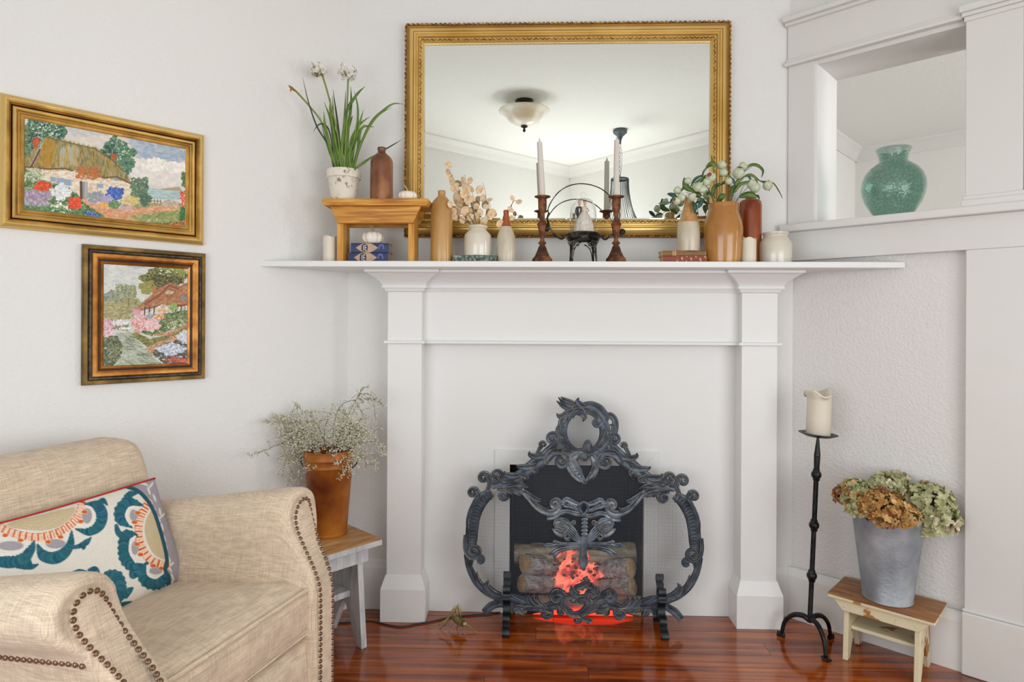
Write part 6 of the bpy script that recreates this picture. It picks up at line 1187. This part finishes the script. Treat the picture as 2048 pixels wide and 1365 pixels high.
# --- brass grasshopper
brass = mat('old_brass', '6e6236', .42, .7, col2='b8ac7c', scale=30, bump=.1, bscale=60)
Yh = 2.36; hb = at(905, 1245, Yh); hb.z = 0; gh = thing('brass_grasshopper', 'small brass grasshopper ornament on the floor left of the fire screen', 'ornament', hb)
def c9(x, y): return 860+x/15.17, 1190+y/15.17
def H_(x, y, dy=0): v = plane_pt(*c9(x, y), hb, Yh+dy); return v
g = G(); g.tube([H_(640, 650, .03), H_(740, 720, .02), H_(860, 800), H_(980, 860, -.01), H_(1070, 960, -.02)], [.004, .010, .0135, .0125, .004], 12, sm=5); g.obj('body', brass, gh, True)
g = G(); g.tube([H_(1000, 860, -.012), H_(1050, 900, -.018), H_(1085, 960, -.02)], [.012, .012, .005], 12, sm=4); g.obj('head', brass, gh, True)
for pts, r in (([(620, 720), (700, 500), (780, 370)], [.004, .006, .003]), ([(780, 370), (600, 640), (480, 800), (270, 900)], [.004, .005, .0045, .003]), ([(930, 700), (900, 450), (865, 300)], [.004, .006, .002]), ([(865, 300), (800, 450), (840, 640)], [.003, .005, .004])):
    g = G(); g.tube([H_(*p, -.005) for p in pts], r, 8, sm=5); g.obj('hind_leg', brass, gh, True)
def leg3(a, b, c): 
    g = G(); g.tube([a, b, c], [.0016, .0015, .0012], 6, sm=4); g.obj('leg', brass, gh, True)
for a, b, cx, cy in (((900, 900), (760, 930), -.035, -.02), ((960, 930), (1000, 980), .012, -.055), ((1090, 920), (1200, 960), .045, -.03), ((820, 860), (850, 960), -.01, .02), ((640, 700), (560, 820), -.055, .02)):
    A0 = H_(*a); B0 = H_(*b); leg3(A0, B0, Vector((B0.x+cx*.6, B0.y+cy*.6, .0012)))
# --- cords
cordm = mat('dark_cord', '23252c', .5)
def cord(name, label, pts, r=.0028):
    g = G(); P = [Vector((at(x, y, Y).x, Y, z)) for x, y, Y, z in pts]; b = P[0].copy(); b.z = 0; o = g.tube([p-b for p in P], r, 8, sm=8) and g.obj(name, cordm, None, True); return tag(o, label, 'cord', b)
def fy(y, x=1024): return EYE*F/(y-ROLL*(x-CX)-HY)
pts = [(x, y, fy(y, x), .0032) for x, y in ((640, 1249), (690, 1248), (740, 1245), (765, 1250), (800, 1256), (835, 1250), (870, 1244), (905, 1236), (940, 1233), (975, 1230), (1004, 1226.5), (1022, 1226))]
cord('power_cord', 'dark power cord along the floor to the fireplace', pts)
lp_ = [Vector((at(x, y, 2.50).x, 2.46, at(x, y, 2.46).z)) for x, y in ((655, 1240), (672, 1232), (668, 1212), (655, 1207), (640, 1210))]
g = G(); b = Vector((lp_[0].x, 2.46, 0)); g.tube([p-b for p in lp_], .0022, 8, sm=8); o = g.obj('coiled_cord', cordm, None, True); tag(o, 'loop of grey cord hanging behind the white bench', 'cord', b)

# ================================================================== ARMCHAIR
def linen(name, c1, c2, c3_):
    m = mat(name, c1, .9, col2=c2, col3=c3_, scale=4, lo=.3, hi=.7, spec=.15, sheen=.15); nt = m.node_tree; N = nt.nodes; K = nt.links; b = N['Principled BSDF']
    tc = N.new('ShaderNodeTexCoord'); outs = []
    for st in ((16, 16, 420), (420, 16, 16), (16, 420, 16)):
        mp = N.new('ShaderNodeMapping'); mp.inputs['Scale'].default_value = st; K.new(tc.outputs['Object'], mp.inputs[0]); n = N.new('ShaderNodeTexNoise'); n.inputs['Scale'].default_value = 1.6; n.inputs['Detail'].default_value = 3; K.new(mp.outputs[0], n.inputs[0]); outs.append(n.outputs['Fac'])
    mp = N.new('ShaderNodeMath'); mp.operation = 'ADD'; mp0 = N.new('ShaderNodeMath'); mp0.operation = 'ADD'; K.new(outs[0], mp0.inputs[0]); K.new(outs[1], mp0.inputs[1]); K.new(mp0.outputs[0], mp.inputs[0]); K.new(outs[2], mp.inputs[1])
    r = N.new('ShaderNodeMapRange'); r.inputs[1].default_value = 1.15; r.inputs[2].default_value = 1.85; r.inputs[3].default_value = .72; r.inputs[4].default_value = 1.2; K.new(mp.outputs[0], r.inputs[0])
    old = b.inputs['Base Color'].links[0].from_socket; mu = N.new('ShaderNodeMix'); mu.data_type = 'RGBA'; mu.blend_type = 'MULTIPLY'; mu.inputs[0].default_value = 1; K.new(old, mu.inputs[6]); K.new(r.outputs[0], mu.inputs[7]); K.new(mu.outputs[2], b.inputs['Base Color'])
    bp = N.new('ShaderNodeBump'); bp.inputs['Strength'].default_value = .35; bp.inputs['Distance'].default_value = .002; K.new(mp.outputs[0], bp.inputs['Height']); K.new(bp.outputs[0], b.inputs['Normal']); return m
fab = linen('linen_upholstery', 'dac6ae', 'd4bfa6', 'd7c2aa'); nailm = mat('antique_brass_nail', '6a5040', .3, .8, col2='b89a82', scale=60)
CHR = math.atan2(-.2957, .955); chb = Vector((-.658, 1.407, 0))
ch = thing('armchair', 'beige linen rolled-arm armchair with brass nailhead trim', 'armchair', chb, CHR)
def ss(a, b, x): t = min(1, max(0, (x-a)/(b-a))); return t*t*(3-2*t)
OUT = [(-.050, .05), (-.052, .20), (-.054, .35), (-.057, .46), (-.053, .52), (-.058, .56), (-.066, .60), (-.070, .635), (-.063, .668), (-.045, .691), (-.020, .702), (.010, .704), (.038, .696), (.057, .677), (.068, .650), (.069, .622), (.060, .597), (.046, .577), (.040, .555), (.041, .50), (.046, .42), (.047, .22), (.047, .05)]
def rs_poly(poly, k=3):
    P = [Vector((a, b)) for a, b in poly]; out = []
    for i in range(len(P)-1):
        for j in range(k): out.append(P[i].lerp(P[i+1], j/k))
    return out+[P[-1]]
cr_ = crom([Vector((a, b, 0)) for a, b in OUT], 3); OUTS = [Vector((p.x, p.y)) for p in cr_]
def inset(poly, d):
    n = len(poly); out = []
    for i, p in enumerate(poly):
        a = poly[max(0, i-1)]; b = poly[min(n-1, i+1)]; t = (b-a).normalized(); nn = Vector((t.y, -t.x)); out.append(p+nn*d)
    return out
def cy(z): return .31 - .04*(1-ss(.47, .66, z))
def xf(z): return .10*(1-ss(.46, .65, z))
def armpt(o, z, t, sd, dx=0):
    x = -.60+(xf(z)+.60)*t+dx; s = min(1, max(0, -x/.52)); zz = z-.085*s*max(0, min(1, (z-.40)/.28)); return Vector((x, sd*(cy(z)+o), zz))
for sd in (1, -1):
    rings = []
    for t, ins, dx in ((0, .02, 0), (.01, .004, 0), (.2, 0, 0), (.4, 0, 0), (.6, 0, 0), (.75, -.001, 0), (.86, -.002, 0), (.93, -.0015, 0), (.97, .0, 0), (.99, .003, 0), (1, .008, .003), (1, .016, .006), (1, .021, .004)):
        P = inset(OUTS, ins); rings.append([armpt(p.x, min(max(p.y, .05), .71), t, sd, dx) for p in P])
    g = G(); g.loft(rings); arm = g.obj('arm', fab, ch, True)
    PAN = [Vector((p.x, p.y)) for p in crom([Vector((a, b, 0)) for a, b in [(-.033, .05), (-.033, .30), (-.034, .45), (-.036, .52), (-.040, .57), (-.043, .61), (-.040, .64), (-.029, .665), (-.012, .677), (.006, .678), (.022, .670), (.032, .650), (.035, .62), (.033, .58), (.030, .54), (.029, .45), (.030, .30), (.030, .05)]], 4)]; P1_, P2_ = PAN, inset(PAN, .006); g = G(); g.loft([[armpt(p.x, max(p.y, .05), 1, sd, dx) for p in Q] for Q, dx in ((P1_, .000), (P1_, .006), (P2_, .009))]); g.obj('arm_panel', fab, arm, auto=50)
    nl = G(); nl.lathe([(.0058, 0), (.0056, .0012), (.004, .0032), (.0018, .0041), (.0001, .0043)], 10); nm = nl.mesh('nail', nailm, True)
    NP = inset(PAN, .0045); acc = 0; last = None; step = .0140
    pts3 = [armpt(p.x, max(p.y, .05), 1, sd, .0088) for p in NP]
    def nail(p, nrm):
        o = bpy.data.objects.new('nail', nm); COL.objects.link(o); o.parent = arm; o.location = p; o.rotation_euler = nrm.to_track_quat('Z', 'Y').to_euler()
    dist = 0
    for i in range(len(pts3)-1):
        a, b = pts3[i], pts3[i+1]; l = (b-a).length
        while dist <= l and l > 0:
            p = a.lerp(b, dist/l); z = p.z; sl = (xf(z+.004)-xf(z-.004))/.008; nail(p, Vector((1, 0, -sl)).normalized()); dist += step
        dist -= l
    if sd == -1:
        for k in range(34):
            t = .955-k*.0235; p = armpt(.0415, .556, t, sd); nail(p+Vector((0, -.0005, 0)), Vector((0, -1, .25)).normalized())
def rrect(x0, x1, y0, y1, r, ins, z, n=6, zf=None):
    x0 += ins; x1 -= ins; y0 += ins; y1 -= ins; r = max(.003, r-ins*.5); out = []
    for cx, cy_, a0 in ((x1-r, y1-r, 0), (x0+r, y1-r, PI/2), (x0+r, y0+r, PI), (x1-r, y0+r, 1.5*PI)):
        for i in range(n+1):
            a = a0+PI/2*i/n; X, Y = cx+r*math.cos(a), cy_+r*math.sin(a); out.append(Vector((X, Y, z if zf is None else zf(X, Y, z))))
    return out
def pad(name, x0, x1, y0, y1, r, lv, zf=None, parent=ch, m=fab):
    g = G(); rings = [rrect(x0, x1, y0, y1, r, i, z, 6, zf) for i, z in lv]; g.loft(rings); return g.obj(name, m, parent, True)
cz = lambda X, Y, z: z+.012-.056*(1-ss(-.50, .05, X))*(1 if z > .43 else .6)+.012*math.cos(Y/.27*PI/2)*(1 if z > .45 else .2)*ss(-.55, -.1, X)*(1-ss(.0, .12, X)*.6)
seat = pad('seat_cushion', -.52, .085, -.262, .262, .03, [(.02, .346), (.004, .350), (0, .36), (-.004, .40), (-.002, .45), (.002, .458), (.010, .466), (.03, .472), (.07, .476), (.13, .478), (.22, .479)], cz)
for z, r_, ins in ((.463, .0056, -.001), (.440, .0012, -.0030), (.352, .003, .001)):
    P = rrect(-.52, .085, -.262, .262, .03, ins, z, 6, cz); P = [p for p in P if p.x > -.45]
    P.sort(key=lambda p: 0); k = [i for i in range(len(P)-1) if (P[i+1]-P[i]).length > .3]
    fr = [p for p in rrect(-.52, .085, -.262, .262, .03, ins, z, 6, cz) if p.x > .04]; fr.sort(key=lambda p: p.y)
    g = G(); pts_ = [Vector((-.3, -.262-.0*ins, fr[0].z))]+fr+[Vector((-.3, .262, fr[-1].z))]; g.tube(pts_, r_, 6); g.obj('piping', fab, seat, True)
pad('footrest_panel', -.02, .082, -.262, .262, .02, [(.02, .05), (.004, .055), (-.002, .10), (-.004, .20), (-.002, .30), (.004, .338), (.02, .345)])
pad('seat_frame', -.58, .02, -.27, .27, .02, [(0, .05), (0, .34)])
bz = lambda X, Y, z: z+(.018*math.cos(Y/.3*PI/2) if z > .7 else 0)
def backring(z, ins, th=.155):
    xo = -.450-.070*ss(.42, .80, z)+.012*math.sin((z-.42)/.38*PI); return rrect(xo-th, xo, -.300, .300, .045, ins, z, 6, bz)
g = G(); g.loft([backring(z, i) for z, i in ((.30, .01), (.34, 0), (.45, 0), (.55, -.004), (.65, -.006), (.72, -.006), (.765, -.002), (.79, .008), (.803, .025), (.809, .045), (.811, .06))]); g.obj('backrest', fab, ch, True)
pad('outer_back', -.695, -.60, -.300, .300, .02, [(0, .05), (0, .70), (.008, .76), (.03, .775)])
for x, y in ((.03, .24), (.03, -.24), (-.60, .24), (-.60, -.24)):
    g = G(); g.lathe([(.0001, 0), (.016, 0), (.024, .052)], 16, c=(x, y, 0)); g.obj('leg', mat('dark_wood_leg', '2a1a10', .4), ch, True)
# ---- pillow
PP = Paint(720, 700, 'e9e4da')
def blobs(pts, ws, col, jit=.03, scal=0):
    P = crom([Vector((x, y, 0)) for x, y in pts], 10); w = lerps(ws, len(P))
    for i, p in enumerate(P):
        PP.ell(p.x/2, p.y/2, w[i]/2, w[i]/2, col, 1, 0, jit)
        if scal and i % 4 == 0 and 0 < i < len(P)-1:
            t = (P[i+1]-P[i-1]).normalized(); PP.ell((p.x+t.y*w[i]*.8*scal)/2, (p.y-t.x*w[i]*.8*scal)/2, w[i]*.42/2, w[i]*.42/2, col, 1, 0, jit)
def pil():
    T, Gy, TN, OR = '2f6878', 'a9a2a8', 'd2c09c', 'd8682c'
    PP.poly(H([(910, 400), (1060, 345), (1290, 345), (1300, 1300), (1180, 1165), (1210, 1100), (1190, 1010), (1200, 940), (1150, 720), (1100, 590), (1000, 460)]), 'a79ea6')
    for x, y, a in ((1040, 390, .5), (1070, 440, 1.2), (1010, 385, .2), (1110, 490, 1.2), (1100, 560, .9), (1150, 590, 1.4), (1140, 640, 1.1), (1165, 700, 1.3), (1180, 780, 1.2), (1195, 850, 1.4), (1215, 930, 1.2), (1220, 1000, 1), (1240, 1060, 1.2), (1235, 1110, 1.8), (1230, 970, 2.4), (1165, 620, 2.3), (1085, 400, 2.2)): PP.ell(x/2, y/2, 15, 4, 'e6e0d8', 1, a)
    PP.poly(H([(20, 690), (120, 650), (540, 555), (540, 620), (500, 670), (420, 705), (300, 728), (180, 720), (80, 705)]), TN)
    for k in range(10): PP.line(H([(60+k*8, 690-k*4), (280, 715-k*14), (520-k*8, 590-k*2)]), 1.0, 'c9b58c' if k % 2 else 'dccdb0', .5)
    for pts in ([(-20, 690), (60, 730), (150, 758), (250, 772), (350, 762), (450, 722), (530, 660), (575, 590), (590, 535)], [(1062, 530), (1012, 620), (995, 700), (1000, 790), (1035, 880), (1095, 945), (1190, 975)]):
        blobs(pts, [34]*9, 'f0e4d8', 0); blobs(pts, [28]*9, 'cc5c34', .02); P = crom([Vector((x, y, 0)) for x, y in pts], 9)
        for i, p in enumerate(P):
            t = (P[min(i+1, len(P)-1)]-P[max(i-1, 0)]).normalized()
            if i % 2: continue
            for o in (-20, -7, 7, 20): PP.ell((p.x-t.y*o)/2+((i % 4)*1.3), (p.y+t.x*o)/2+((i % 4)*.9), 4.5, 3.9, 'f8d6bc', 1, 0, .02)
    PP.poly(H([(1082, 580), (1048, 640), (1035, 720), (1050, 800), (1088, 880), (1150, 935), (1195, 940), (1180, 840), (1150, 720), (1110, 610)]), TN)
    blobs([(1075, 585), (1043, 650), (1034, 730), (1052, 810), (1095, 890), (1150, 930), (1190, 940)], [6]*7, 'efe8dc', 0)
    for pts, w, s in (([(-10, 945), (80, 955), (170, 930), (225, 860), (245, 800)], [50, 48, 46, 34, 8], 1), ([(270, 830), (310, 905), (390, 925), (460, 890), (505, 820), (515, 730)], [12, 46, 50, 46, 36, 8], 1), ([(500, 850), (560, 840), (620, 810), (655, 775)], [10, 20, 26, 6], 0), ([(600, 850), (620, 820)], [16, 8], 0), ([(545, 715), (640, 735), (715, 690), (735, 610), (700, 545), (610, 535)], [8, 34, 42, 46, 42, 8], 1), ([(700, 530), (740, 510), (770, 540)], [18, 24, 8], 0), ([(120, 990), (180, 985), (230, 985), (275, 968)], [8, 26, 24, 6], 0), ([(190, 880), (215, 980)], [24, 24], 0),
                      ([(1010, 545), (920, 520), (865, 580), (870, 650), (950, 705)], [20, 44, 46, 42, 6], -1), ([(905, 480), (940, 462), (985, 455)], [20, 28, 10], 0), ([(975, 760), (905, 760), (890, 850), (905, 930), (960, 985), (1018, 965)], [20, 44, 46, 50, 44, 6], -1), ([(835, 690), (850, 740), (890, 770)], [16, 26, 30], 0), ([(1055, 960), (1020, 1020), (1050, 1090), (1120, 1110), (1175, 1080), (1190, 1030)], [16, 40, 46, 46, 40, 8], -1), ([(945, 1020), (955, 1050), (1000, 1030)], [20, 28, 22], 0),
                      ([(500, 1040), (570, 1030), (640, 1050)], [10, 34, 34], 0), ([(640, 1010), (680, 1010), (715, 1028)], [14, 34, 6], 0), ([(650, 1040), (700, 1050)], [20, 14], 0), ([(730, 1080), (780, 1050), (840, 1060), (862, 1120), (858, 1180), (835, 1250)], [16, 42, 50, 48, 46, 30], 1), ([(900, 1190), (925, 1160), (950, 1140)], [30, 28, 12], 0), ([(850, 1265), (900, 1255), (940, 1240)], [20, 24, 10], 0)):
        blobs(pts, [a*.84 for a in w], T, .06, s)
    for pts, w in (([(-10, 905), (80, 890), (160, 860), (200, 815)], [10]*4), ([(300, 835), (360, 870), (430, 850), (475, 800), (490, 740)], [9]*5), ([(560, 690), (630, 690), (670, 640), (660, 570), (620, 550)], [9]*5), ([(1015, 560), (935, 560), (908, 620), (935, 680)], [9]*4), ([(970, 770), (940, 800), (935, 880), (975, 950)], [9]*4), ([(1060, 980), (1065, 1040), (1120, 1065), (1170, 1020)], [9]*4), ([(750, 1110), (800, 1100), (825, 1150), (815, 1220)], [9]*4)): blobs(pts, w, 'efeae2', 0)
    for x, y, rx, ry in ((75, 835, 95, 34), (400, 820, 72, 34), (625, 620, 36, 55), (960, 615, 28, 42), (970, 850, 26, 50), (1120, 1015, 48, 26), (780, 1150, 30, 45)): PP.ell(x/2, y/2, rx/2, ry/2, Gy, 1, 0, 0)
    for x, y in ((37, 760), (148, 795), (345, 806), (435, 771), (580, 660), (608, 590), (990, 598), (967, 665), (985, 823), (1010, 898), (1100, 978), (1160, 998)): PP.ell(x/2, y/2, 12, 8, 'efe6da', 1); PP.ell(x/2, y/2, 10.5, 6.5, OR, 1)
    blobs([(905, 408), (990, 440), (1060, 510), (1110, 600), (1150, 720), (1185, 850), (1200, 945), (1188, 1010), (1212, 1060), (1208, 1120), (1178, 1165)], [14]*11, '2c5a6a', 0)
pil(); PP.a += PP.r.uniform(-.025, .025, PP.a.shape[:2])[..., None]; PP.a = np.clip(PP.a, 0, 1)
pc = chb.copy(); pl_ = thing('lumbar_pillow', 'cream lumbar pillow with teal, orange and grey embroidered suns', 'pillow', chb, CHR)
RC = Matrix.Rotation(CHR, 3, 'Z')
def pilpt(u, v, s):                                             # u 0 right (far) .. 1 left (near), v bottom..top
    y = .262-u*.57; e = (1-abs(2*u-1)**3.2)**.6*(1-abs(2*v-1)**3)**.6 if 0 < u < 1 and 0 < v < 1 else 0
    pinch = .012*math.sin(PI*v)*(1 if u < .5 else -1)*abs(2*u-1)**6; yp = y-pinch*1.2
    bx_, bz_ = -.325, .446; tx, tz = -.450, .704-.006*math.sin(PI*u); sag = -.008*math.sin(PI*u)*(1-v)
    nx, nz = .925, .38
    x = bx_+(tx-bx_)*v+nx*s*e; z = bz_+sag+(tz-bz_)*v+nz*s*e; return Vector((x, yp, z))
nu, nv = 300, 170
us, vs = np.meshgrid(np.linspace(0, 1, nu+1), np.linspace(0, 1, nv+1), indexing='ij')
P3_ = [pilpt(float(a), float(b), .055) for a, b in zip(us.ravel(), vs.ravel())]
wp = np.array([tuple(RC @ p + chb) for p in P3_]); dx = wp[:, 0]/wp[:, 1]*F; dy = -(wp[:, 2]-EYE)/wp[:, 1]*F
px = CX+dx-ROLL*dy; py = HY+dy+ROLL*dx; px = np.abs(px); cols = PP.at(px*3.592/2, (py-860)*3.592/2)
pm_ = mat('embroidered_linen', 'ffffff', .85, attr='paint', bump=.3, bscale=320, spec=.15)
g = G(); g.add([tuple(p) for p in P3_], [(i*(nv+1)+j, (i+1)*(nv+1)+j, (i+1)*(nv+1)+j+1, i*(nv+1)+j+1) for i in range(nu) for j in range(nv)]); g.obj('embroidered_front', pm_, pl_, True, cols=cols)
g = G(); g.grid(40, 24, lambda u, v: pilpt(u, v, -.035)); g.obj('pillow_back', mat('cream_linen', 'e2dccf', .85), pl_, True)
g = G(); redm = mat('red_piping', 'b01c1c', .6)
g.tube([pilpt(i/30, 1, 0)+Vector((0, 0, .001)) for i in range(31)], .0032, 6); g.obj('top_piping', redm, pl_, True); g = G(); g.tube([pilpt(i/30, 0, 0) for i in range(31)], .0028, 6); g.obj('bottom_piping', redm, pl_, True)
# ================================================================== LIGHTS IN THE ROOM (seen in the mirror)
ob_ = mat('bronze_fitting', '2c3230', .4, .6); alab = mat('alabaster_glass', 'eddcb8', .35, col2='faf5ea', col3='f2e8d2', scale=5, lo=.3, hi=.6, stretch=(1, 1, 3), sub=.2, coat=.3)
cl_ = thing('ceiling_light', 'semi-flush ceiling light with cream glass bowl, seen in the mirror', 'ceiling light', (-.04, .505, 2.52))
g = G(); g.lathe([(.0001, .229), (.066, .229), (.066, .222), (.05, .210), (.02, .204), (.009, .200), (.009, .17)], 32); g.obj('canopy', ob_, cl_, auto=40)
g = G(); g.tube([(0, 0, .05), (0, 0, .2)], .007, 8); g.obj('stem', ob_, cl_, True)
g = G(); g.lathe([(.0001, .048), (.03, .049), (.075, .062), (.11, .085), (.135, .118), (.160, .140), (.182, .152), (.184, .156), (.180, .157), (.158, .146), (.132, .124), (.105, .090), (.07, .068), (.0001, .055)], 64, wob=lambda a, z: 1+.006*math.sin(a*40)); g.obj('glass_bowl', alab, cl_, True)
g = G(); g.lathe([(.0001, .046), (.022, .046), (.026, .042), (.012, .034), (.006, .028), (.011, .018), (.009, .008), (.0001, .002)], 20); g.obj('finial', ob_, cl_, True)
cm_ = mat('grey_metal', '5a6468', .5, .4); chd = thing('chandelier', 'grey strand chandelier on a chain, seen in the mirror', 'chandelier', (.72, -.21, 1.93))
g = G(); g.lathe([(.0001, .819), (.056, .819), (.058, .815), (.058, .795), (.048, .785), (.025, .765), (.012, .735), (.008, .70), (.0001, .698)], 32); g.obj('canopy', cm_, chd, auto=40)
for k in range(13):
    g = G(); z = .44+k*.0195; g.tube([(.006*math.cos(a) if k % 2 else 0, 0 if k % 2 else .006*math.cos(a), z+.012*math.sin(a)) for a in np.linspace(0, 2*PI, 11)], .0014, 5); g.obj('chain_link', cm_, chd, True)
g = G(); g.tube([(.004, 0, .7), (.016, 0, .62), (.012, 0, .5), (.002, 0, .43)], .0016, 5, sm=6); g.obj('wire', cm_, chd, True)
for r, z, n_ in ((.072, .405, 'top_ring'), (.215, .0, 'lower_ring')):
    g = G(); g.tube([(r*math.cos(a), r*math.sin(a), z+.004) for a in np.linspace(0, 2*PI, 41)], .004 if r < .1 else .006, 6); 
    if r < .1: g.lathe([(r, z), (r, z+.012), (.0001, z+.02)], 24); g.tube([(0, 0, z+.015), (0, 0, z+.035)], .004)
    g.obj(n_, cm_, chd, True)
for k in range(36):
    a = 2*PI*k/36; g = G(); g.tube([(r*math.cos(a), r*math.sin(a), z) for r, z in ((.072, .405), (.074, .34), (.085, .25), (.110, .15), (.155, .06), (.215, .005))], .0021, 5, sm=4); g.obj('strand', cm_, chd, True)
